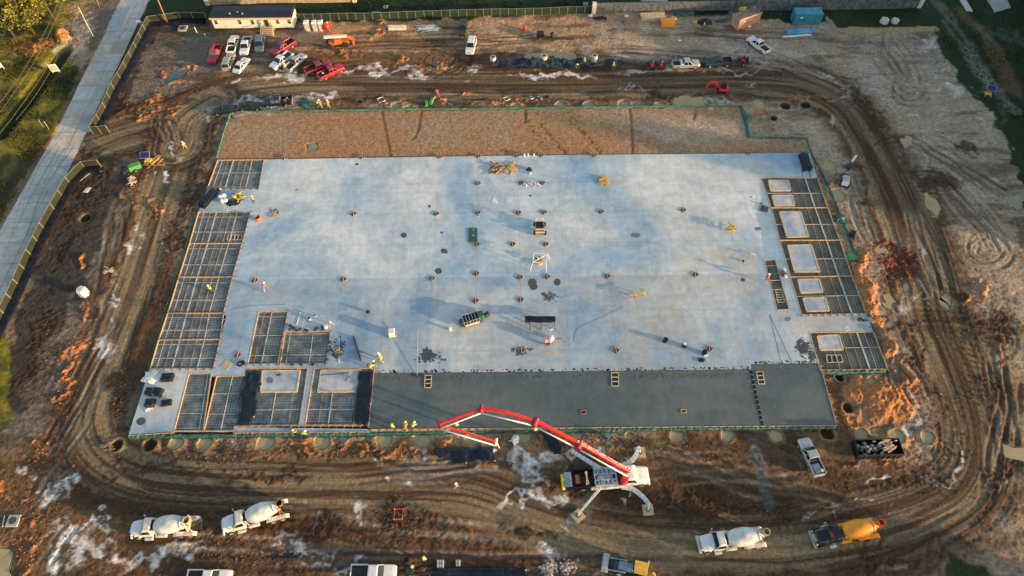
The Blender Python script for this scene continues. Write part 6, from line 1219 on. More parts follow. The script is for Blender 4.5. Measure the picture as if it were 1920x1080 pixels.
# telehandler
t, L_ = local(614, 93, 655, 89, 'telehandler', 'orange telehandler with a cream boom lying over its body', 'telehandler'); L_ = 5.2
MB().box((2.6, 1.1, .95), (4.6, 1.5, .5), top=.92).build('chassis', M['machine_orange'], t, bevel=.06); MB().box((2.5, .55, 1.5), (1.5, .9, .95), top=.85).build('engine_cover', M['machine_orange'], t, bevel=.08); MB().box((2.4, 1.9, 1.7), (1.3, .9, 1.6), top=.85).build('cab', M['machine_orange'], t, bevel=.05)
g = MB(); g.bar((-.3, 1.25, 2.3), (4.6, 1.2, 2.1), .55, .5); g.build('boom', M['cream_paint'], t, bevel=.03); g = MB(); g.bar((4.5, 1.2, 2.0), (5.7, 1.15, 1.2), .4, .4); g.box((5.8, 1.1, .8), (.3, 1.6, 1.0)); g.build('boom_head', M['machine_orange'], t)
g = MB(); [g.bar((5.9, y, .4), (6.9, y, .35), .14, .06) for y in (.7, 1.5)]; g.build('fork', M['steel_dark'], t)
for x in (.6, 4.1):
    for y in (.15, 2.1): wheel(t, x, y, .62, .4, 'orange_paint')
# stacks of material along the far fence
def stack(px, py, n, l_, w_, h, mt, label, ang=0, name='lumber_stack', cat='lumber', slab_=False, part='board', jit=.15, layers=3, rnd=False):
    p = P(px, py, ZS) if slab_ else gp(px, py); t = thing(name, label, cat, p, ang); r_ = random.Random(int(px * 7 + py))
    for q in range(layers):
        g = MB()
        for k in range(n):
            y = (k - (n - 1) / 2) * w_; x = r_.uniform(-jit, jit)
            if rnd: g.tube([(x - l_ / 2, y, h * (q + .5)), (x + l_ / 2, y + r_.uniform(-.1, .1), h * (q + .5))], h * .48, 8)
            else: g.bar((x - l_ / 2, y, h * (q + .5) + .02), (x + l_ / 2, y, h * (q + .5) + .02), w_ * .92, h * .9)
        g.build(part, M[mt if not isinstance(mt, tuple) else mt[q % len(mt)]], t)
    return t
stack(745, 54, 6, 3.9, .22, .2, 'cream_paint', 'bundle of pale pipes, left of the loose silver ones', name='pipe_bundle', cat='pipes', part='pipe', rnd=True)
def loose(px, py, n, l_, r_, mt, label, ang=0, spread=.6, name='pipe_heap', cat='pipes', slab_=False, jang=.35, part='pipe', box=False, parts=3, zj=.35):
    p = P(px, py, ZS) if slab_ else gp(px, py); t = thing(name, label, cat, p, ang); rr = random.Random(int(px * 3 + py)); mts = mt if isinstance(mt, tuple) else (mt,)
    for q in range(parts):
        g = MB()
        for k in range(n // parts + 1):
            a = rr.gauss(0, jang); x, y = rr.uniform(-spread, spread) * l_ * .25, rr.uniform(-spread, spread); z = rr.uniform(.05, zj); d = Vector((math.cos(a), math.sin(a), rr.uniform(-.05, .05))) * l_ * rr.uniform(.4, .55)
            if box: g.bar(Vector((x, y, z)) - d, Vector((x, y, z)) + d, r_ * 2, r_ * .8)
            else: g.tube([Vector((x, y, z)) - d, Vector((x, y, z)) + d], r_, 6)
        g.build(part, M[mts[q % len(mts)]], t)
    return t
loose(801, 54, 26, 4.2, .06, ('steel_light', 'white_paint', 'steel_blue'), 'heap of loose silver pipes and rods by the far fence', 0, 1.0, jang=.22)
stack(828, 46, 5, 1.8, .3, .2, 'lumber_dark', 'small low stack of brown lumber beside the dark green SUV'); barrel(983, 56, .35, .9, 'machine_red', 'small red barrel alone in the far yard')
p = gp(985, 74); q = gp(1076, 74); g = MB(); g.tube([(0, 0, .2), (q - p) * .5 + Vector((0, 0, .2)), (q - p) + Vector((0, 0, .2))], .18, 8); o = g.build('drain_pipe', M['chassis']); o.location = p; tag(o, 'long dark drain pipe lying behind the black generator', 'pipe')
def genset(px, py, w_, l_, h, mt, label, ang=0, name='generator', slab_=False):
    p = P(px, py, ZS) if slab_ else gp(px, py); t = thing(name, label, 'generator', p, ang); MB().box((0, 0, .45 + h / 2), (l_, w_, h), top=.94).build('housing', M[mt], t, bevel=.05); g = MB(); g.bar((l_ / 2, 0, .5), (l_ / 2 + 1.1, 0, .4), .12, .1); g.bar((l_ / 2 + 1.1, 0, .1), (l_ / 2 + 1.1, 0, .6), .08, .08); g.build('tow_bar', M['steel_dark'], t)
    MB().box((-.1, 0, .42), (l_ * .9, w_ * .9, .12)).build('frame', M['steel_dark'], t); MB().tube([(-l_ * .25, 0, .45 + h), (-l_ * .25, 0, .65 + h)], .08, 8).build('exhaust', M['steel_dark'], t)
    for s_ in (-1, 1): wheel(t, -.1, s_ * (w_ / 2 + .12), .33, .2)
    return t
genset(1013, 71, 1.2, 1.7, 1.0, 'black_paint', 'squat black generator in front of the dark drain pipe'); barrel(1035, 70, .4, 1.2, 'chassis', 'upright black barrel right of the black generator')
for k, (px, py, lb) in enumerate([(925, 121, 'pale concrete cylinder at the left end of the trench plastic'), (1020, 119, 'middle one of the pale concrete cylinders behind the trench plastic'), (1114, 118, 'pale concrete cylinder at the right end of the trench plastic')]):
    p = gp(px, py); t = thing('manhole_riser', lb, 'concrete cylinder', p, 0, 'concrete cylinders at the trench'); MB().tube([(0, 0, 0), (0, 0, 2.0)], .62, 20).build('riser', M['cone_concrete'], t, False); MB().tube([(0, 0, 2.0), (0, 0, 2.03)], .38, 16).build('opening', M['chassis'], t)
def container(p0, p1, h, w_, body, roof, label, junk=False):
    t, L_ = local(*p0, *p1, 'shipping_container', label, 'shipping container'); L_ = 6.06
    def corr(n, l_, fixed, axis_):
        g = MB()
        for k in range(n):
            x = l_ * (k + .5) / n
            if axis_ == 'x': g.box((x, fixed, h / 2), (l_ / n * .5, .06, h - .25))
            else: g.box((fixed, x, h / 2), (.06, l_ / n * .5, h - .25))
        return g
    MB().box((L_ / 2, w_ / 2, h / 2 + .08), (L_, w_, h)).build('body', M[body], t, bevel=.03); corr(22, L_, -.03, 'x').build('side_ribs', M[body], t); g = corr(8, w_, -.03, 'y'); g.build('end_ribs', M[body], t); MB().box((L_ / 2, w_ / 2, h + .10), (L_ - .1, w_ - .1, .06)).build('roof_sheet', M[roof], t)
    g = MB()
    for x in (0, L_):
        for y in (0, w_):
            for z in (.1, h + .03): g.box((x, y, z), (.22, .22, .2))
    g.build('corner_casting', M[body], t); MB().box((1.4, -.075, h * .72), (.45, .03, .4)).build('label_plate', M['white_paint'], t)
    return t
container((1382, 57), (1426, 41), 2.5, 2.44, 'container_tan', 'container_roof', 'tan shipping container with a dark stained roof, set askew'); container((1486, 47), (1532, 46), 2.6, 2.44, 'container_blue', 'container_blue', 'blue shipping container below the board fence')
loose(1392, 26, 8, 2.6, .12, 'lumber_dark', 'dark boards heaped behind the tan container', .2, .8, 'board_heap', 'lumber', box=True, part='board'); stack(1391, 19, 3, 1.7, .35, .35, 'hat_yellow', 'yellow bundle standing behind the tan container', name='insulation_bundle', cat='bundle', part='roll')
p = gp(1498, 62); t = thing('pipe_bundle', 'bright blue pipes lying below the blue container', 'pipes', p, .03)
for k in range(4): MB().tube([(-2.9 + k * .1, -.4 + k * .35, .25), (2.9 - k * .1, -.2 + k * .4, .25)], [.24, .17], 10).build('pipe', M['tarp_blue'], t, True)
g = MB(); g.bar((3.0, .3, .3), (3.7, 1.6, .4), .5, .2); g.build('pipe_end', M['tarp_blue'], t); p = gp(1494, 68); o = MB().bar((-3.2, -.3, .15), (3.2, .3, .15), .4, .2).build('white_beam', M['white_paint']); o.location = p; tag(o, 'long white beam lying in front of the blue pipes', 'beam')
stack(1223, 33, 7, 5.4, .28, .22, ('lumber_pale', 'lumber'), 'wide stack of long pale boards at the foot of the board fence', .02); stack(1251, 46, 4, 3.0, .45, .5, 'orange_paint', 'orange form panels stacked right of the long pale boards', .03, name='form_panel_stack', cat='form panels', part='panel', layers=2); stack(1182, 42, 5, 2.8, .3, .15, 'lumber_dark', 'low brown board stack left of the long pale boards', .05, jit=.5); stack(1262, 37, 3, 1.6, .3, .15, 'plywood', 'little heap of scrap plywood behind the orange panels', .5)
stack(1277, 30, 3, 2.6, .4, .35, 'poly_green', 'two tone green sheeting roll beneath the board fence', 0, name='sheeting_roll', cat='sheeting', part='roll', rnd=True, layers=2); scrap(1295, 26, 1.1, 'crumpled green sheeting right of the green roll'); scrap(1322, 43, 1.9, 'big black plastic heap in front of the board fence', 'poly_black', 'plastic_heap', 'plastic', 1.0); scrap(1306, 41, 1.0, 'yellowish plastic heap left of the black heap', 'machine_yellow', 'plastic_heap', 'plastic', .3)
stack(1352, 40, 3, 2.6, .4, .08, 'poly_green', 'flat green sheets left of the tan container', .1, name='green_sheets', cat='sheets', part='sheet', layers=1); plastic([(1300, 22), (1366, 20), (1368, 30), (1300, 33)], 'low black plastic on the ground under the board fence', .3, base=1); plastic([(1110, 34), (1140, 33), (1140, 40), (1112, 41)], 'black plastic strip by the left end of the board fence', .4, base=1)
scrap(1107, 30, .7, 'white crumpled bag at the left end of the board fence', 'white_paint', 'white_bag', 'bag'); scrap(1174, 31, .6, 'white crumpled bag between two lumber stacks', 'white_paint', 'white_bag', 'bag'); scrap(1405, 50, .5, 'small white bag on the ground in front of the tan container', 'white_paint', 'white_bag', 'bag', .25); scrap(1274, 76, .4, 'tiny white bag alone on the far yard track', 'white_paint', 'white_bag', 'bag', .25); scrap(1462, 27, .7, 'dark debris heap left of the blue container', 'chassis', 'debris_heap', 'debris')
def hexbox(px, py, r_, h, label, n=6, slab_=False):
    p = gp(px, py); t = thing('concrete_riser', label, 'concrete block', p, .3); MB().tube([(0, 0, 0), (0, 0, h * .9), (0, 0, h)], [r_, r_, r_ * .9], n).build('shell', M['cone_concrete'] if h < 1.5 else M['white_paint'], t); MB().tube([(0, 0, h), (0, 0, h + .03)], r_ * .5, n).build('cover', M['dirty_white'], t)
hexbox(1657, 42, .95, .9, 'pale hexagonal concrete block in the grass, left of two'); hexbox(1677, 42, .85, .8, 'pale hexagonal concrete block in the grass, right of two'); hexbox(160, 552, .8, 1.6, 'white six-sided tank standing alone in the left yard')
def solar(px, py, label, ang=0):
    p = gp(px, py); t = thing('solar_trailer', label, 'solar panel', p, ang); g = MB(); v = Matrix.Rotation(.5, 3, 'X')
    t.scale = (.75,) * 3; MB().box((0, 0, .5), (1.6, 1.0, .4)).build('base_box', M['machine_yellow'], t, bevel=.04)
    for a in range(4): MB().bar((0, 0, .9), (1.3 * math.cos(a * 1.57 + .8), 1.3 * math.sin(a * 1.57 + .8), .05), .1, .1).build('leg', M['machine_yellow'], t)
    MB().bar((0, 0, .6), (0, 0, 2.2), .12, .12).build('mast', M['machine_yellow'], t)
    q = [v @ Vector((x, y, 0)) + Vector((0, 0, 2.3)) for x, y in ((-1.2, -.85), (1.2, -.85), (1.2, .85), (-1.2, .85))]; n_ = v @ Vector((0, 0, .06))
    g.add([a - n_ for a in q] + [a + n_ * .2 for a in q], [(0, 1, 2, 3), (7, 6, 5, 4), (0, 4, 5, 1), (1, 5, 6, 2), (2, 6, 7, 3), (3, 7, 4, 0)]); pn = g.build('panel_frame', M['steel_light'], t)
    c0 = sum(q, Vector()) / 4; q = [c0 + (a - c0) * .92 + n_ * .6 for a in q]; g = MB(); g.add(q + [a - n_ * .3 for a in q], [(0, 1, 2, 3), (7, 6, 5, 4), (0, 4, 5, 1), (1, 5, 6, 2), (2, 6, 7, 3), (3, 7, 4, 0)]); g.build('solar_cells', M['solar'], pn)
solar(1851, 178, 'blue solar panel on yellow legs at the right edge of the yard', -.2); solar(279, 303, 'blue solar panel on a yellow stand near the site entrance', .05)
genset(256, 318, 1.1, 2.2, .8, 'bright_green', 'bright green trailer generator near the site entrance', .5)
# light tower / skid steer right of the slab
p = gp(1582, 345); t = thing('skid_steer', 'small white skid steer beside the right slab edge, arm toward the spoil', 'skid steer', p, 1.2); MB().box((0, 0, .9), (1.9, 1.3, .9), top=.9).build('body', M['white_paint'], t, bevel=.08); MB().box((-.1, 0, 1.6), (1.1, 1.0, .7), top=.8).build('cab', M['steel_light'], t, bevel=.05); g = MB(); [g.bar((-.8, y, 1.3), (1.6, y, .8), .14, .2) for y in (-.75, .75)]; g.build('lift_arm', M['steel_dark'], t); MB().box((1.9, 0, .45), (.5, 1.7, .5), top=.8).build('bucket', M['steel_dark'], t)
for x in (-.6, .6):
    for y in (-.72, .72): wheel(t, x, y, .42, .28)
p = gp(1592, 314); t = thing('light_tower', 'white light tower head on a mast above the muddy water', 'light tower', p, .9); MB().bar((0, 0, 0), (0, 0, 2.3), .12, .12).build('mast', M['steel_dark'], t); MB().box((0, 0, .35), (1.6, .8, .5)).build('base', M['chassis'], t)
for k in range(4): MB().box((-.75 + k * .5, 0, 2.35), (.38, .4, .3)).build('lamp_head', M['white_paint'], t, bevel=.04)
# mini excavator
p = gp(1352, 172); t = thing('mini_excavator', 'small red excavator with its bucket arm reaching left', 'excavator', p, math.pi * .96)
for s_ in (-1, 1): g = MB(); g.loft([[(x, s_ * .72 - .18, z0), (x, s_ * .72 + .18, z0), (x, s_ * .72 + .18, z1), (x, s_ * .72 - .18, z1)] for x, z0, z1 in ((-1.0, .2, .35), (-.8, .02, .55), (.8, .02, .55), (1.0, .2, .35))]); g.build('track', M['rubber'], t)
MB().box((-.25, 0, .95), (1.8, 1.5, .6), top=.92).build('house', M['machine_red'], t, bevel=.08); MB().box((-.15, .1, 1.85), (1.1, 1.1, 1.2), top=.85).build('canopy', M['black_paint'], t, bevel=.05); MB().box((-.95, 0, 1.2), (.5, 1.45, .5), top=.9).build('counterweight', M['machine_red'], t, bevel=.06)
g = MB(); g.bar((.6, 0, 1.1), (1.7, 0, 2.3), .42, .5); g.bar((1.7, 0, 2.3), (2.7, 0, 2.2), .4, .46); g.build('boom', M['machine_red'], t); g = MB(); g.bar((2.65, 0, 2.3), (3.2, 0, .9), .34, .36); g.build('arm', M['machine_red'], t); MB().box((3.1, 0, .6), (.5, .6, .6), top=.7).build('bucket', M['rust'], t); MB().box((1.25, 0, .3), (.15, 1.5, .4)).build('blade', M['machine_red'], t)
# trailers with red ride-on trowels
def trowel_trailer(px, py, label, n=2, ang=0):
    p = gp(px, py); L_ = 1.9 * n + .4; t = thing('equipment_trailer', label, 'trailer', p, ang); MB().box((0, 0, .55), (L_, 1.9, .14)).build('deck', M['chassis'], t); g = MB()
    for s_ in (-1, 1): g.bar((-L_ / 2, s_ * .95, .85), (L_ / 2, s_ * .95, .85), .06, .06)
    g.bar((-L_ / 2, -.95, .85), (-L_ / 2, .95, .85), .06, .5); g.build('side_rail', M['steel_dark'], t); g = MB(); g.bar((L_ / 2, 0, .5), (L_ / 2 + 1.3, 0, .45), .12, .1); g.build('tow_bar', M['steel_dark'], t)
    for s_ in (-1, 1): wheel(t, -.1, s_ * 1.08, .36, .2, 'muddy_rim')
    for k in range(n):
        x = (k - (n - 1) / 2) * 1.95; q = thing('power_trowel', ['red ride-on trowel on the left end of the trailer behind the silver pickup', 'red ride-on trowel on the right half of the trailer behind the silver pickup'][k] if n > 1 else 'red ride-on trowel on the trailer behind the dark blue pickup', 'power trowel', p + Vector((x * math.cos(ang), x * math.sin(ang), .62)), ang)
        for s_ in (-1, 1): MB().tube([(0, s_ * .42, .05), (0, s_ * .42, .12)], .45, 14).build('guard_ring', M['dark_red_paint'], q)
        MB().box((0, 0, .45), (.8, 1.3, .4), top=.8).build('engine_deck', M['dark_red_paint'], q, bevel=.05); MB().box((-.1, 0, .85), (.45, .5, .45)).build('seat', M['chassis'], q, bevel=.05); MB().tube([(.3, 0, .6), (.3, 0, 1.15)], .05, 6).build('lever', M['steel_light'], q)
trowel_trailer(1229, 127, 'dark equipment trailer carrying two red machines', 2, 0); trowel_trailer(1391, 118, 'dark equipment trailer carrying one red machine', 1, math.pi - .06)
# dumpster
t, L_ = local(1602, 862, 1683, 860, 'dumpster', 'black open dumpster filled with broken concrete and lumber scraps', 'dumpster'); L_ = 6.4; w_ = 2.4; g = MB()
g.box((L_ / 2, w_ / 2, .25), (L_, w_, .14))
for y in (0, w_): g.box((L_ / 2, y, .95), (L_, .1, 1.4))
for x in (0, L_): g.box((x, w_ / 2, .95), (.1, w_, 1.4))
g.build('bin', M['black_paint'], t, bevel=.02); g = MB()
for k in range(9): g.box((.4 + k * .7, -.08, .9), (.1, .1, 1.3)); g.box((.4 + k * .7, w_ + .08, .9), (.1, .1, 1.3))
for y in (0, w_): g.bar((0, y, 1.68), (L_, y, 1.68), .16, .1)
g.build('side_rib', M['chassis'], t)
rk = random.Random(4); c0 = t.location.copy(); ca, sa = math.cos(t.rotation_euler.z), math.sin(t.rotation_euler.z)
g = MB()
for k in range(60):
    x = rk.choice([rk.gauss(2.0, .7), rk.gauss(4.3, .7)]); g.ball((min(max(x, .4), 6), min(max(rk.gauss(1.25, .45), .3), 2.1), rk.uniform(.7, 1.6)), (rk.uniform(.12, .4), rk.uniform(.12, .34), rk.uniform(.08, .2)), 6, 3, .2)
o = g.build('rubble', M['rubble']); o.location = c0; o.rotation_euler = t.rotation_euler; o['kind'] = 'stuff'; tag(o, 'broken pale concrete and rubble heaped in the black dumpster', 'rubble')
loose(1655, 842, 12, 1.6, .09, ('lumber_pale', 'lumber'), 'lumber scraps sticking out of the dumpster rubble', .3, .9, 'board_heap', 'lumber', box=True, part='board'); bpy.context.view_layer.update()
for o in bpy.data.objects:
    if o.get('label', '').startswith('lumber scraps sticking'): o.location.z += 1.45
# backhoe at the bottom edge
t, L_ = local(1137, 1058, 1216, 1078, 'backhoe_loader', 'muddy blue-grey backhoe loader with a yellow canopy, front bucket to the left', 'backhoe'); t.rotation_euler.z += 0
MB().box((-.2, 0, .7), (.9, 2.3, .8), top=.75, topy=1).build('front_bucket', M['steel_light'], t, bevel=.05); g = MB(); [g.bar((.2, y, .7), (2.4, y, 1.4), .16, .3) for y in (-.75, .75)]; g.build('loader_arm', M['steel_blue'], t); MB().box((2.4, 0, 1.25), (2.0, 1.1, .8), top=.9).build('hood', M['machine_blue'], t, bevel=.08); MB().box((3.0, 0, .8), (4.2, 1.0, .4)).build('chassis', M['steel_dark'], t)
MB().box((4.2, 0, 2.65), (1.7, 1.6, .1)).build('canopy', M['machine_yellow'], t, bevel=.02); g = MB(); [g.bar((x, y, 1.0), (x, y, 2.6), .08, .08) for x in (3.5, 4.9) for y in (-.7, .7)]; g.build('canopy_post', M['steel_dark'], t); MB().box((4.2, 0, 1.5), (.6, .6, .7)).build('seat', M['chassis'], t, bevel=.05)
g = MB(); g.bar((5.3, -.2, 1.0), (5.9, -.3, 2.6), .3, .35); g.bar((5.9, -.3, 2.6), (6.2, -.5, .9), .26, .3); g.build('backhoe_arm', M['machine_yellow'], t); MB().box((6.2, -.5, .6), (.5, .9, .6), top=.7).build('rear_bucket', M['rust'], t); g = MB(); [g.bar((5.2, s_ * .7, .9), (5.4, s_ * 1.7, .05), .18, .14) for s_ in (-1, 1)]; g.build('stabilizer', M['cream_paint'], t)
for y in (-.85, .85): wheel(t, 1.7, y, .5, .35, 'dirty_white'); wheel(t, 4.2, y, .75, .5, 'dirty_white')
# ---------------------------------------------------------------- things standing on the slab
def wrapped(px, py, l_, w_, h, label, mt='poly_black', ang=0, name='wrapped_pallet', cat='pallet', slab_=True, rag=.12):
    p = P(px, py, ZS) if slab_ else gp(px, py); t = thing(name, label, cat, p, ang); g = MB(); rr = random.Random(int(px)); rings = []
    for z, k in ((.12, 1.04), (h * .5, 1.0), (h * .92, .95), (h, .7)): rings.append([((l_ / 2 * k * sx) * (1 + rr.uniform(-rag, rag)), (w_ / 2 * k * sy) * (1 + rr.uniform(-rag, rag)), z) for sx, sy in ((-1, -1), (-.5, -1), (0, -1), (.5, -1), (1, -1), (1, -.3), (1, .3), (1, 1), (.5, 1), (0, 1), (-.5, 1), (-1, 1), (-1, .3), (-1, -.3))])
    g.loft(rings); g.build('wrapped_load', M[mt], t); g = MB(); [g.bar((-l_ / 2, y, .06), (l_ / 2, y, .06), .12, .1) for y in (-w_ * .45, 0, w_ * .45)]; g.build('pallet', M['lumber_dark'], t); return t
for a in [(316, 710, 1.7, 1.2, .9, 'black wrapped pallet in the corner near the white sheeting'), (284, 736, 1.3, 1.1, .8, 'black wrapped pallet, left one of the middle pair in the lower left corner'), (298, 737, 1.4, 1.2, .9, 'black wrapped pallet, right one of the middle pair in the lower left corner'), (284, 758, 1.3, 1.2, .9, 'black wrapped pallet with white plastic at its foot'), (314, 757, 1.5, .9, .7, 'black brick pallet nearest the dark oval stain')]: wrapped(*a, 'poly_black', random.uniform(-.2, .2))
scrap(285, 709, 1.5, 'crumpled white sheeting in the lower left slab corner', 'white_paint', 'white_sheeting', 'sheeting', .4); scrap(279, 766, .7, 'white plastic at the foot of a black pallet', 'white_paint', 'white_sheeting', 'sheeting', .2)
t = wrapped(393, 375, 4.2, 1.3, 1.1, 'long black box at the left slab edge between the rebar bays', 'poly_black', R(68), 'long_box', 'box', rag=.03)
scrap(411, 357, .5, 'small navy blue heap below the top left bay', 'navy_paint', 'tarp_heap', 'tarp', .6)
for k, (px, py, lb) in enumerate([(414, 372, 'white sack at the left of the sack cluster'), (418, 379, 'white sack at the front of the sack cluster'), (424, 378, 'white sack at the right of the sack cluster'), (421, 369, 'white sack at the back of the sack cluster')]):
    o = MB().ball((0, 0, .35), (.45, .4, .42), 12, 7, .06).build('sack', M['white_paint'], None, True); o.location = P(px, py, ZS); tag(o, lb, 'sack')
scrap(439, 379, 1.4, 'black plastic under the yellow tools at the top left bay', 'poly_black', 'plastic_heap', 'plastic', .5); loose(448, 369, 18, 1.9, .05, ('hat_yellow', 'lumber', 'chassis'), 'tangle of yellow and dark tools on black plastic', .4, .9, 'tool_heap', 'tools', True, 1.2, 'tool')
barrel(441, 371, .35, .6, 'hat_yellow', 'pale yellow bucket among the tools', 'bucket', 'bucket', True); 
def crate(px, py, s_, mt, label, ang=0, h=None, name='crate', cat='crate', slab_=True):
    p = P(px, py, ZS) if slab_ else gp(px, py); t = thing(name, label, cat, p, ang); h = h or s_; g = MB()
    for x, y in ((0, -1), (0, 1)): g.box((0, y * s_ / 2, h / 2), (s_, .06, h))
    for x in (-1, 1): g.box((x * s_ / 2, 0, h / 2), (.06, s_, h))
    g.build('side', M[mt], t); MB().box((0, 0, .05), (s_ * .95, s_ * .95, .06)).build('bottom', M['pallet_brown'], t); return t
crate(485, 412, .75, 'machine_orange', 'small orange crate right of the tall bay column', .7); loose(512, 399, 9, 1.3, .06, ('lumber', 'lumber_dark'), 'broken lumber scattered on the dark splatter near the left bays', .3, .9, 'board_heap', 'lumber', True, 1.3, 'board', True, zj=.12)
for k, (x, y) in enumerate([(40, 275), (72, 300), (105, 326), (36, 342), (150, 362), (200, 340), (292, 350), (332, 362), (490, 322), (463, 350), (577, 302), (585, 347), (705, 560), (712, 632), (680, 702), (732, 684), (668, 852), (68, 935), (220, 935), (420, 935)]):
    px, py = 540 + x / 9, 580 + y / 9
    row = 'in the scattered row above the square bay' if k < 12 else ('in the short column right of the square bay' if k < 17 else 'in the gap below the two middle bays')
    i = sorted([q for q in ([40, 72, 105, 36, 150, 200, 292, 332, 490, 463, 577, 585] if k < 12 else [])]).index(x) if k < 12 else (k - 12 if k < 17 else k - 17)
    od = ORD[i] + (' from left' if (k < 12 or k >= 17) else ' from top')
    o = MB().box((0, 0, .13), (.42, .36, .26), random.uniform(-.5, .5), top=.8).build('anchor_block', M['chassis'], None, bevel=.03); o.location = P(px, py, ZS); tag(o, f'small black block {row}, {od}', 'block', 'small black anchor blocks')
o = scrap(690, 586, .42, 'black bag alone on the slab casting a long shadow', 'poly_black', 'bag', 'bag', .8, 9)
barrel(581, 599, .22, .4, 'white_paint', 'white bucket above the row of black blocks', 'bucket', 'bucket', True, lid='chassis'); barrel(611, 614, .28, .45, 'white_paint', 'white bucket at the right end of the black blocks', 'bucket', 'bucket', True); barrel(844, 618, .24, .55, 'white_paint', 'lone white bucket left of the green cart', 'bucket', 'bucket', True)
def tripod(px, py, label, h=1.1, mt='lumber_pale', s_=.5, head='white_paint', slab_=True):
    p = P(px, py, ZS) if slab_ else gp(px, py); t = thing('tripod_stand', label, 'tripod', p)
    for k in range(3): MB().bar((0, 0, h), (s_ * math.cos(k * 2.1), s_ * math.sin(k * 2.1), 0), .06, .06).build('leg', M[mt], t)
    MB().box((0, 0, h + .08), (.24, .24, .2)).build('head', M[head], t, bevel=.03); return t
tripod(622, 610, 'wooden tripod right of the white bucket and black blocks'); tripod(1407, 478, 'spread wooden sticks like a tripod left of the narrow trench form', .4, s_=1.0, head='lumber_pale'); tripod(592, 594, 'small brown stand above the white bucket', .4, s_=.3, head='pallet_brown')
def stick(p0, p1, w_, mt, label, name='plank', cat='plank', z=ZS, z1=None, h=.08, slab_=True):
    a, b_2 = (P(*p0, z), P(*p1, z if z1 is None else z1)) if slab_ else (gp(*p0), gp(*p1)); o = MB().bar((0, 0, h / 2), b_2 - a + Vector((0, 0, h / 2)), w_, h).build(name, M[mt]); o.location = a; return tag(o, label, cat)
stick((664, 632), (677, 676), .2, 'chassis', 'long dark plank on the slab left of the fresh concrete corner', h=.45); stick((636, 636), (635.5, 680), .08, 'white_paint', 'thin pale strip lying right of the square bay'); stick((1000, 655), (1040, 663), .25, 'lumber', 'pale plank beside the splattered column box-out'); stick((563, 585), (556, 609), .06, 'white_paint', 'thin white rod above the black blocks'); stick((1443, 590), (1464, 678), .06, 'steel_dark', 'left one of two thin dark lines ending at the fresh concrete', 'cable', 'cable', h=.012); stick((1443, 590), (1484, 678), .06, 'steel_dark', 'right one of two thin dark lines ending at the fresh concrete', 'cable', 'cable', h=.012)
L2 = smooth_line([(1076, 642), (1082, 618), (1120, 600), (1168, 577)], 1.5); p = P(1076, 642, ZS); g = MB(); g.tube([(q[0] - p.x, q[1] - p.y, .012) for q in L2], .014, 5); o = g.build('floor_cable', M['pallet_brown']); o.location = p; tag(o, 'thin cord winding over the slab toward the sawhorses', 'cord')
L2 = smooth_line([(430, 583), (470, 575), (530, 573), (534, 572)], 1.5); p = P(430, 583, ZS); g = MB(); g.tube([(q[0] - p.x, q[1] - p.y, .012) for q in L2], .014, 5); o = g.build('floor_cable', M['chassis']); o.location = p; tag(o, 'thin dark cord curving between the left bays and the narrow bay', 'cord')
a, b_2 = P(783, 620, ZS + .9), P(782, 704, ZS); t = thing('bull_float', 'long-handled bull float standing at the edge of the fresh concrete', 'bull float', b_2); MB().tube([(0, 0, .05), a - b_2], .04, 6).build('handle', M['steel_light'], t); MB().box((0, 0, .03), (1.8, .25, .06)).build('float_blade', M['chassis'], t)
p = P(736, 628, ZS); t = thing('water_tote', 'white tank with a brown front on a pallet, center left of the slab', 'tank', p, .1); MB().box((0, 0, .75), (1.1, 1.1, 1.2), top=.92).build('tank', M['white_paint'], t, bevel=.1); MB().box((.45, -.1, .7), (.25, .8, .7)).build('front_frame', M['pallet_brown'], t); g = MB(); [g.bar((-.6, y, .08), (.6, y, .08), .14, .12) for y in (-.5, 0, .5)]; g.build('pallet', M['lumber'], t)
# green cart with racks
a, b_2 = P(866, 600, ZS), P(922, 586, ZS); rz = math.atan2(b_2.y - a.y, b_2.x - a.x); c = P(890, 600, ZS); t = thing('material_cart', 'black wire material cart with a green hood on the slab', 'cart', c, rz + .06)
g = MB()
for x in np.linspace(-1.9, .6, 6): g.bar((x, -.75, .3), (x, -.75, 1.35), .06, .06); g.bar((x, .75, .3), (x, .75, 1.35), .06, .06); g.bar((x, -.75, 1.35), (x, .75, 1.35), .06, .06)
for y in (-.75, .75): g.bar((-1.9, y, 1.35), (.6, y, 1.35), .06, .06); g.bar((-1.9, y, .3), (.6, y, .3), .08, .08)
g.build('cage', M['steel_light'], t); MB().box((-.65, 0, .7), (2.5, 1.4, .9)).build('load', M['black_paint'], t); MB().box((1.1, 0, .95), (1.1, 1.5, 1.0), top=.75).build('hood', M['poly_green'], t, bevel=.06); MB().box((-.6, -.9, .6), (2.4, .2, .35)).build('side_boards', M['lumber_pale'], t); MB().box((2.1, .1, .6), (1.0, .9, .5), .2, top=.6).build('front_tray', M['chassis'], t); MB().box((-2.3, -.1, .7), (.6, 1.3, .8), top=.7).build('rear_box', M['navy_paint'], t)
for x in (-1.6, .9):
    for y in (-.8, .8): wheel(t, x, y, .26, .16)
scrap(864, 598, .3, 'small white bag at the left end of the green cart', 'white_paint', 'bag', 'bag', .4)
p = P(1013, 604, ZS); t = thing('trestle_table', 'black covered trestle table with three legs showing, center of the slab', 'table', p, -.02); wr = MB(); rr = random.Random(8); wr.loft([[(x, -.5 + rr.uniform(-.1, .1), .8), (x, .5 + rr.uniform(-.1, .1), .8), (x, .45, 1.15 + rr.uniform(-.1, .1)), (x, -.45, 1.15 + rr.uniform(-.1, .1))] for x in np.linspace(-2.5, 2.4, 9)]); wr.build('cover', M['poly_black'], t)
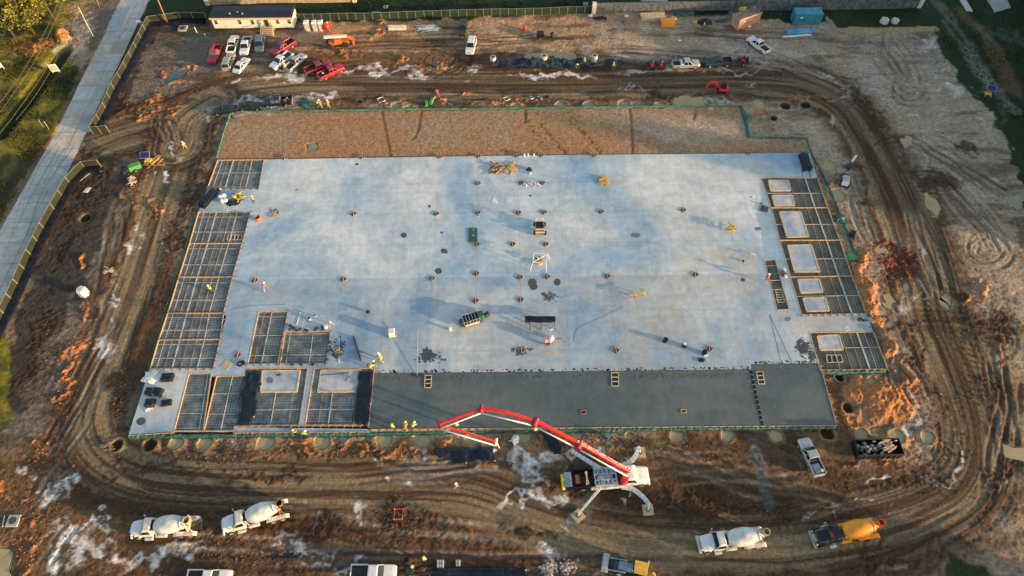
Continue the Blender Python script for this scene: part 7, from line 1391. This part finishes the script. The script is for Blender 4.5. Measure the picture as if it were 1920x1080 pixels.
for x in (-1.8, 0, 2.2): MB().bar((x, -.4, .8), (x + .2, -1.5, 0), .14, .1).build('leg', M['pallet_brown'], t); MB().bar((x, .4, .8), (x, .8, 0), .14, .1).build('leg', M['pallet_brown'], t)
p = P(1028, 640, ZS); t = thing('mortar_mixer', 'small white and purple mixer trailer with a tow bar, near slab center', 'mixer', p, .05); MB().box((-.25, 0, .85), (.8, 1.1, .7), top=.8).build('engine_box', M['pink_paint'], t, bevel=.05); MB().tube([(.1, -.5, .8), (.45, 0, 1.0), (.5, .6, .9)], [.35, .5, .25], 14).build('drum', M['white_paint'], t, True); MB().bar((.5, .1, .5), (2.1, .2, .4), .1, .1).build('tow_bar', M['rust'], t); MB().bar((1.6, 0, .45), (1.7, .4, .45), .08, .3).build('hitch', M['rust'], t); g = MB(); g.bar((.3, .6, .9), (.6, 1.6, 1.2), .08, .08); g.bar((.1, 1.5, 1.1), (1.0, 1.5, 1.1), .3, .05); g.build('light_bar', M['white_paint'], t); MB().box((-.1, -.7, .35), (.6, .35, .4)).build('chute', M['rust'], t)
for y in (-.6, .6): wheel(t, -.1, y, .3, .18)
# sawhorse stack, forklift, frame tent, mat
p = P(1193, 553, ZS); t = thing('sawhorse_heap', 'two plywood topped sawhorses pushed together, right of center', 'sawhorses', p, .25)
for x in (-.75, .75):
    MB().box((x, 0, .75), (1.1, .8, .07), .2 * x).build('top_board', M['plywood'], t); g = MB(); [g.bar((x + a_ * .4, b__ * .3, .75), (x + a_ * .6, b__ * .55, 0), .08, .08) for a_ in (-1, 1) for b__ in (-1, 1)]; g.build('trestle', M['lumber'], t)
p = P(1012, 430, ZS); t = thing('scissor_forklift', 'small tan forklift with its mast toward the far side, center of the slab', 'forklift', p, math.pi / 2); MB().box((.1, 0, .7), (1.9, 1.5, .7), top=.92).build('body', M['black_paint'], t, bevel=.06); g = MB(); g.box((-.85, 0, 1.1), (.3, 1.7, .28)); g.box((-1.25, 0, .75), (.2, 1.6, .35)); g.build('counterweight', M['lumber'], t, bevel=.03)
g = MB(); [g.bar((1.0, y, .1), (1.0, y, 1.9), .1, .12) for y in (-.65, .65)]; g.bar((1.0, -.65, 1.9), (1.0, .65, 1.9), .08, .08); g.bar((1.7, -.9, .6), (1.7, .9, .6), .06, .06); g.bar((1.0, .8, .6), (1.7, .8, .6), .06, .06); g.build('mast', M['cream_paint'], t); MB().bar((.2, -.7, 1.1), (1.3, -.75, 1.1), .14, .14).build('side_arm', M['lumber'], t)
for x in (-1.1, .9):
    for y in (-.95, .95): wheel(t, x, y, .36, .32, 'chassis')
def frame_tent():
    p = P(1012, 493, ZS); t = thing('pipe_tent', 'white pipe frame standing over a wooden stool, center of the slab', 'frame', p); W = lambda px, py, z: P(px, py, ZS + z) - p
    A_ = [W(1001, 474, 1.6), W(1027, 476, 1.6), W(1024, 493, 1.6), W(999, 492, 1.6)]
    for i in range(4): MB().tube([A_[i], A_[(i + 1) % 4]], .05, 8).build('top_rail', M['white_paint'], t)
    for a_, b__ in ((A_[3], W(994, 508, 0)), (A_[2], W(1024, 509, 0)), (A_[1], W(1030, 486, 0)), (A_[0], W(999, 492, 0)), (A_[1], A_[3])): MB().tube([a_, b__], .05, 8).build('leg', M['white_paint'], t)
frame_tent()
p = P(1010, 491, ZS); t = thing('tool_stool', 'brown wooden stool with a white roll on it inside the pipe frame', 'stool', p, .4); MB().box((0, .2, .6), (1.0, 1.0, .12)).build('top', M['pallet_brown'], t); g = MB(); [g.bar((x * .4, .2 + y * .4, .55), (x * .45, .2 + y * .5, 0), .08, .08) for x in (-1, 1) for y in (-1, 1)]; g.box((0, -.6, .3), (.9, .5, .3)); g.build('frame', M['lumber'], t); MB().tube([(-.1, -.1, .75), (.0, .5, .75)], .12, 10).build('white_roll', M['white_paint'], t)
p = P(887, 441, ZS); t = thing('green_board', 'dark green board with two small white marks lying flat on the slab', 'board', p, .03); MB().box((0, 0, .05), (1.55, 3.1, .08)).build('board', M['turf_green'], t); [MB().box((.05, y, .1), (.12, .28, .03)).build('white_mark', M['white_paint'], t) for y in (1.2, -.1)]
loose(930, 318, 16, 2.6, .09, ('lumber_dark', 'lumber', 'rust'), 'brown lumber scrap heap near the far slab edge', .2, 1.1, 'board_heap', 'lumber', True, .9, 'board', True); loose(960, 316, 16, 2.2, .09, ('lumber', 'machine_yellow', 'lumber_pale'), 'yellow and tan lumber heap right of the brown heap', -.2, .9, 'board_heap', 'lumber', True, .8, 'board', True); stick((928, 311), (970, 307), .35, 'lumber', 'long flat tan board along the back of the lumber heap', h=.2); scrap(992, 319, .6, 'black trash bags near the far slab edge', 'poly_black', 'bag', 'bag', .7); barrel(994, 326, .18, .3, 'white_paint', 'small white bucket under the black trash bags', 'bucket', 'bucket', True)
loose(1132, 340, 18, 1.7, .09, ('machine_yellow', 'lumber'), 'compact heap of tan blocks and boards, upper right of the slab', .1, .7, 'board_heap', 'lumber', True, .6, 'board', True); loose(1370, 430, 26, 1.3, .07, ('machine_yellow', 'hat_yellow', 'lumber'), 'round yellow heap of short sticks with a long shadow on the right', .1, .6, 'stick_heap', 'lumber', True, 1.4, 'stick', True, zj=1.0)
wrapped(1509, 306, 1.5, 4.2, 1.0, 'long lumpy black bundle in the far right slab corner', 'poly_black', 0, 'black_bundle', 'bundle'); stick((1501.5, 290), (1505, 332), .06, 'chassis', 'thin dark rod left of the black corner bundle', 'rod', 'rod'); stick((1517, 318), (1520, 332), .06, 'chassis', 'short dark rod below the black corner bundle', 'rod', 'rod')
scrap(1412, 370, .35, 'white paper scrap on the right part of the slab', 'white_paint', 'scrap', 'paper', .1); scrap(1427, 382, .25, 'small black lump above the grey pallet', 'chassis', 'bag', 'bag', .3); 
def pallet(px, py, label, mt='steel_dark', ang=0, s_=1.1, slab_=True):
    p = P(px, py, ZS) if slab_ else gp(px, py); t = thing('pallet', label, 'pallet', p, ang); g = MB(); [g.box((0, -s_ / 2 + s_ * k / 6, .14), (s_, s_ / 9, .03)) for k in range(7)]; g.build('deck_boards', M[mt], t); g = MB(); [g.box((x, 0, .06), (.1, s_, .12)) for x in (-s_ / 2, 0, s_ / 2)]; g.build('runners', M['lumber_dark'], t); return t
pallet(1433, 392, 'grey pallet left of the topmost right bay', 'steel_dark', -.4, 1.3); pallet(1468, 513, 'small brown pallet between the trench form and the right bays', 'pallet_brown', .5, .9); barrel(1470, 507, .22, .4, 'white_paint', 'white bucket above the small brown pallet', 'bucket', 'bucket', True); barrel(1472, 519, .22, .4, 'white_paint', 'white bucket below the small brown pallet', 'bucket', 'bucket', True)
for px, py, lb in [(1247, 640, 'black covered bucket, left one of the diagonal three'), (1283, 649, 'black and white bucket, middle one of the diagonal three'), (1320, 663, 'black covered crate, nearest one of the diagonal three')]: t = barrel(px, py, .36, .75, 'poly_black', lb, 'covered_bucket', 'bucket', True, lid='white_paint' if px == 1283 else None)
crate(1322, 664, .6, 'white_paint', 'low white crate beside the nearest black bucket', .3, .25); scrap(1394, 490, .35, 'dark lump on the slab above the narrow trench form', 'navy_paint', 'bag', 'bag', .4)
scrap(1613, 604, 1.5, 'black plastic heap on the gap between the lower right bays', 'poly_black', 'plastic_heap', 'plastic', 1.0); scrap(1630, 618, 1.1, 'white plastic bags with a black one at the lower right slab edge', 'white_paint', 'plastic_heap', 'plastic', .6); scrap(1628, 618, .5, 'small black bag on the white plastic', 'poly_black', 'bag', 'bag', .9); stick((1584, 619), (1592, 615), .9, 'dirty_white', 'white sheet of paper lying above the lower right bay', 'paper_sheet', 'paper', h=.02); stick((1629, 594), (1634, 604), .7, 'steel_blue', 'blue-grey board leaning out over the slab edge', 'board', 'board', z1=ZS + .5); stick((1602, 588), (1605, 603), .5, 'plywood', 'plywood board beside the black heap', 'board', 'board')
stick((419, 692), (431, 676), 1.35, 'plywood', 'tan plywood sheet right of the tall bay column', 'plywood_sheet', 'plywood', h=.04); scrap(452, 682, .7, 'black plastic scrap right of the tan plywood sheet', 'poly_black', 'plastic_scrap', 'plastic', .3); loose(632, 660, 8, 1.2, .05, ('lumber', 'lumber_dark'), 'broken sticks on the dark mortar stain right of the square bay', .6, .6, 'stick_heap', 'lumber', True, 1.2, 'stick', True, zj=.15)
for k, (px, py) in enumerate([(977, 116), (986, 117), (995, 116)]): pass
for px, py, lb, mt in [(983, 290, 'white pipe stub on the far slab edge, left of three', 'white_paint'), (990, 290, 'white pipe stub on the far slab edge, middle of three', 'white_paint'), (1001, 290, 'white pipe stub on the far slab edge, right of three', 'white_paint')]: barrel(px, py + 2, .14, .5, mt, lb, 'pipe_stub', 'pipe', True)
for k in range(8):
    px = 983 + k * 4.2; barrel(px, 347 + math.sin(k * 2) * 2, .09, .45, 'white_paint' if k != 4 else 'machine_red', f'small {"white" if k != 4 else "red"} pipe stub between two box-outs, {ORD[k]} from left', 'pipe_stub', 'pipe', True, 'pipe stubs below the lumber heap')
stick((602, 704), (655, 699), .08, 'pallet_brown', 'thin dark pole on the right small pad', 'pole', 'pole'); stick((651, 715), (658, 706), .12, 'pink_paint', 'bent pinkish pipe, lower piece, on the right small pad', 'pipe', 'pipe'); stick((656, 706), (662, 710), .12, 'pink_paint', 'bent pinkish pipe, upper piece, on the right small pad', 'pipe', 'pipe'); stick((520, 705), (526, 701), .2, 'chassis', 'short black plank on the left small pad', 'plank', 'plank')
# ---------------------------------------------------------------- things in the dirt
p = gp(748, 966); t = thing('stake_frame', 'orange-red stake frame round a dark inlet in the churned island of mud', 'stakes', p); t.scale = (.75,) * 3
for x in (-.75, .75):
    for y in (-.9, .9): MB().bar((x, y, 0), (x * 1.05, y, 1.1), .14, .14).build('stake', M['machine_orange'], t)
g = MB(); g.bar((-.75, -.9, .7), (.75, -.9, .7), .06, .2); g.bar((-.75, .9, .7), (.75, .9, .7), .06, .2); g.bar((-.75, -.9, .5), (-.75, .9, .5), .06, .14); g.bar((.75, -.9, .5), (.75, .9, .5), .06, .14); g.build('net_band', M['machine_orange'], t); MB().box((0, 0, .05), (.9, .9, .1)).build('inlet', M['chassis'], t)
for (cx, cy, nx_, ny_, lb) in [(826, 1058, 3, 4, 'block of twelve'), (859, 1056, 2, 3, 'block of six')]:
    for i in range(nx_):
        for j in range(ny_):
            barrel(cx + (i - (nx_ - 1) / 2) * 4.6, cy + (j - (ny_ - 1) / 2) * 3.9, .13, .32, 'white_paint', f'white test cylinder in the {lb}, {ORD[i]} column from left, {ORD[j]} from back', 'test_cylinder', 'cylinder', False, 'white test cylinders near the bottom edge', lid='steel_light')
genset(770, 1072, .8, 1.0, .7, 'green_dark_paint', 'small dark bin with a pale lid at the bottom edge by the pickup'); crate(763, 1051, .6, 'navy_paint', 'small dark crate right of the white pickup bonnet', .3, .5, slab_=False); scrap(792, 1067, .5, 'dark red heap at the bottom edge below the yellow-vested worker', 'rust', 'debris_heap', 'debris', .3)
wrapped(951, 819, 1.3, 1.2, .4, 'wire frame pallet left of the white plastic at the near slab edge', 'pallet_brown', .1, slab_=False); scrap(964, 826, 1.0, 'crumpled white plastic with its long tip up, below the near slab edge', 'white_paint', 'plastic_heap', 'plastic', .5); barrel(957, 836, .45, .5, 'chassis', 'black tub in front of the crumpled white plastic', 'tub', 'tub'); barrel(1138, 820, .35, .9, 'machine_blue', 'light blue barrel below the near slab edge, center right'); scrap(925, 846, .6, 'small white plastic piece on the black sheet under the hose', 'white_paint', 'plastic_scrap', 'plastic', .3)
for a in [(715, 188, 'white box frame lying beside the two green boxes', 1.3), (950, 186, 'small white frame among orange clods', 1.0), (997, 184, 'small white box above the far pad edge', .6)]: crate(a[0], a[1], a[3], 'white_paint', a[2], .5, .2, 'white_frame', 'window', False)  # low open white box frames lying in the dirt
for a in [(800, 196, 'green box, left one of two behind the far pad edge', .9, .1), (810, 191, 'green box, right one of two behind the far pad edge', 1.3, -.25)]: wrapped(a[0], a[1], .55, a[3] * 1.5, .5, a[2], 'bright_green', a[4], 'green_box', 'box', False)
crate(676, 194, .8, 'chassis', 'dark square box in the dirt behind the pad', .1, .5, slab_=False); barrel(1014, 187, .3, .6, 'machine_blue', 'small blue barrel right of the small white box', 'barrel', 'barrel'); crate(1025, 184, .5, 'chassis', 'small black crate right of the blue barrel', .1, .5, slab_=False)
for pts, lb in [([(948, 174), (1000, 171), (1053, 174)], 'black ribbed pipe along the track, left one'), ([(1103, 179), (1140, 177), (1180, 173)], 'black ribbed pipe along the track, right one')]:
    q = [gp(*a) for a in pts]; p = q[0]; g = MB(); g.tube([a - p + Vector((0, 0, .2)) for a in q], .22, 8); o = g.build('drain_pipe', M['chassis']); o.location = p; tag(o, lb, 'pipe')
for px, py, lb, mt in [(387, 69, 'thin green marker post by the red pickup', 'bright_green'), (641, 64, 'thin green marker post behind the telehandler', 'bright_green'), (369, 57, 'short white post in the car park soil', 'white_paint')]:
    p = gp(px, py + 4); t = MB().bar((0, 0, 0), (0, 0, 1.4), .16, .16).build('marker_post', M[mt]); t.location = p; tag(t, lb, 'post')
stick((160, 361), (168, 352), .8, 'white_paint', 'flat white panel in the dark soil right of the fence', 'loose_board', 'board', slab_=False, h=.1); loose(247, 340, 14, 1.4, .1, ('lumber_pale', 'white_paint', 'lumber'), 'pale scrap heap below the green generator', .3, .9, 'scrap_heap', 'debris', False, 1.2, 'scrap', True); loose(205, 506, 5, 1.8, .08, 'lumber_pale', 'bent pale sticks in the left yard above the white tank', .2, .5, 'stick_heap', 'lumber', False, .8, 'stick', True, 1); loose(290, 306, 10, 3.2, .08, ('lumber', 'rust'), 'long orange-brown sticks right of the entrance solar panel', 1.1, .9, 'stick_heap', 'lumber', False, .3, 'stick', True, 2)
loose(205, 838, 5, 2.0, .07, 'lumber_dark', 'brown stake frame left of the first dry pit', .6, .5, 'stick_heap', 'lumber', False, .9, 'stick', True, 1); stick((5, 988), (9, 967), .1, 'white_paint', 'white rod left of the square manhole surround', 'rod', 'rod', slab_=False); wrapped(1597, 441, .9, 1.4, .8, 'black bundle with a white top right of the third right bay', 'poly_black', -.5, slab_=False)
for (px0, py0, px1, py1, lb, r_) in [(143, 318, 190, 322, 'bare metal gate frame lying inside the lower fence, far piece', 0), (150, 340, 176, 318, 'bare metal gate frame lying inside the lower fence, near piece', 0)]: stick((px0, py0), (px1, py1), .07, 'steel_light', lb, 'gate_rail', 'gate frame', slab_=False)
# rubble mound at the bottom edge, clods all over the churned soil
def clods(name, label, spots, n, s0, s1, mt, cat='clods'):
    g = MB(); rr = random.Random(11)
    for px, py, rx, ry, dens in spots:
        for k in range(int(n * dens)):
            q = P(rr.gauss(px, rx * .5), rr.gauss(py, ry * .5)); 
            if abs(q.x) < 58 and 38 < q.y < 95: continue
            s_ = rr.uniform(s0, s1) * rr.uniform(.5, 1.2); g.ball((q.x, q.y, gz(q.x, q.y) + s_ * .15), (s_ * rr.uniform(.7, 1.3), s_ * rr.uniform(.6, 1.1), s_ * .7), 6, 4, .22)
    o = g.build(name, M[mt]); o['kind'] = 'stuff'; return tag(o, label, cat)
mk('clod_orange', (.38, .18, .075), .95, .35, 1.2); mk('clod_brown', (.17, .10, .06), .95, .35, 1.2)
clods('orange_clods', 'crumbly orange clay clods on the banks and spoil heaps', [(1615, 490, 24, 40, 1.6), (1632, 560, 26, 60, 2), (1600, 740, 40, 60, 2), (1680, 760, 70, 70, 1.6), (330, 150, 50, 30, 1), (285, 200, 30, 36, 1), (600, 840, 120, 20, 1.2), (740, 845, 90, 18, 1.2), (730, 192, 30, 16, .6), (825, 188, 40, 14, .8), (940, 190, 50, 14, .8), (115, 730, 26, 60, 1), (130, 650, 40, 40, 1), (255, 350, 24, 30, .8), (70, 850, 30, 40, .7), (50, 1020, 24, 50, 1), (1640, 480, 30, 30, 1), (830, 125, 40, 18, .6), (1825, 560, 40, 30, .6), (310, 400, 14, 50, .6), (140, 75, 14, 14, .8), (1670, 850, 70, 20, .6)], 130, .04, .15, 'clod_orange')
clods('brown_clods', 'dark brown clods scattered over the churned mud', [(1300, 850, 200, 30, 1.2), (760, 970, 60, 26, 1.4), (1440, 950, 120, 40, 1.6), (500, 1040, 200, 30, 1.6), (1800, 620, 90, 40, 1.4), (1690, 510, 50, 40, 1.4), (1850, 730, 50, 30, 1), (1600, 190, 80, 30, 1), (800, 130, 120, 30, 1), (1250, 190, 40, 16, .8), (330, 850, 160, 26, 1.4), (230, 730, 26, 50, 1), (100, 940, 80, 80, 1.4), (1150, 830, 120, 18, 1), (1790, 870, 90, 120, 1.2), (380, 300, 30, 160, 1)], 190, .05, .17, 'clod_brown')
clods('rubble_mound', 'pinkish rubble mound beside white dust at the bottom edge', [(1028, 1066, 14, 12, 1), (1065, 1062, 14, 14, .8)], 130, .12, .3, 'rubble', 'rubble')
# bucket on its side, leaf litter: nothing more
print('objects', len(bpy.data.objects))

for o in bpy.data.objects:
    if 'label' in o and not (4 <= len(o['label'].split()) <= 16): print('LABEL', len(o['label'].split()), o['label'])
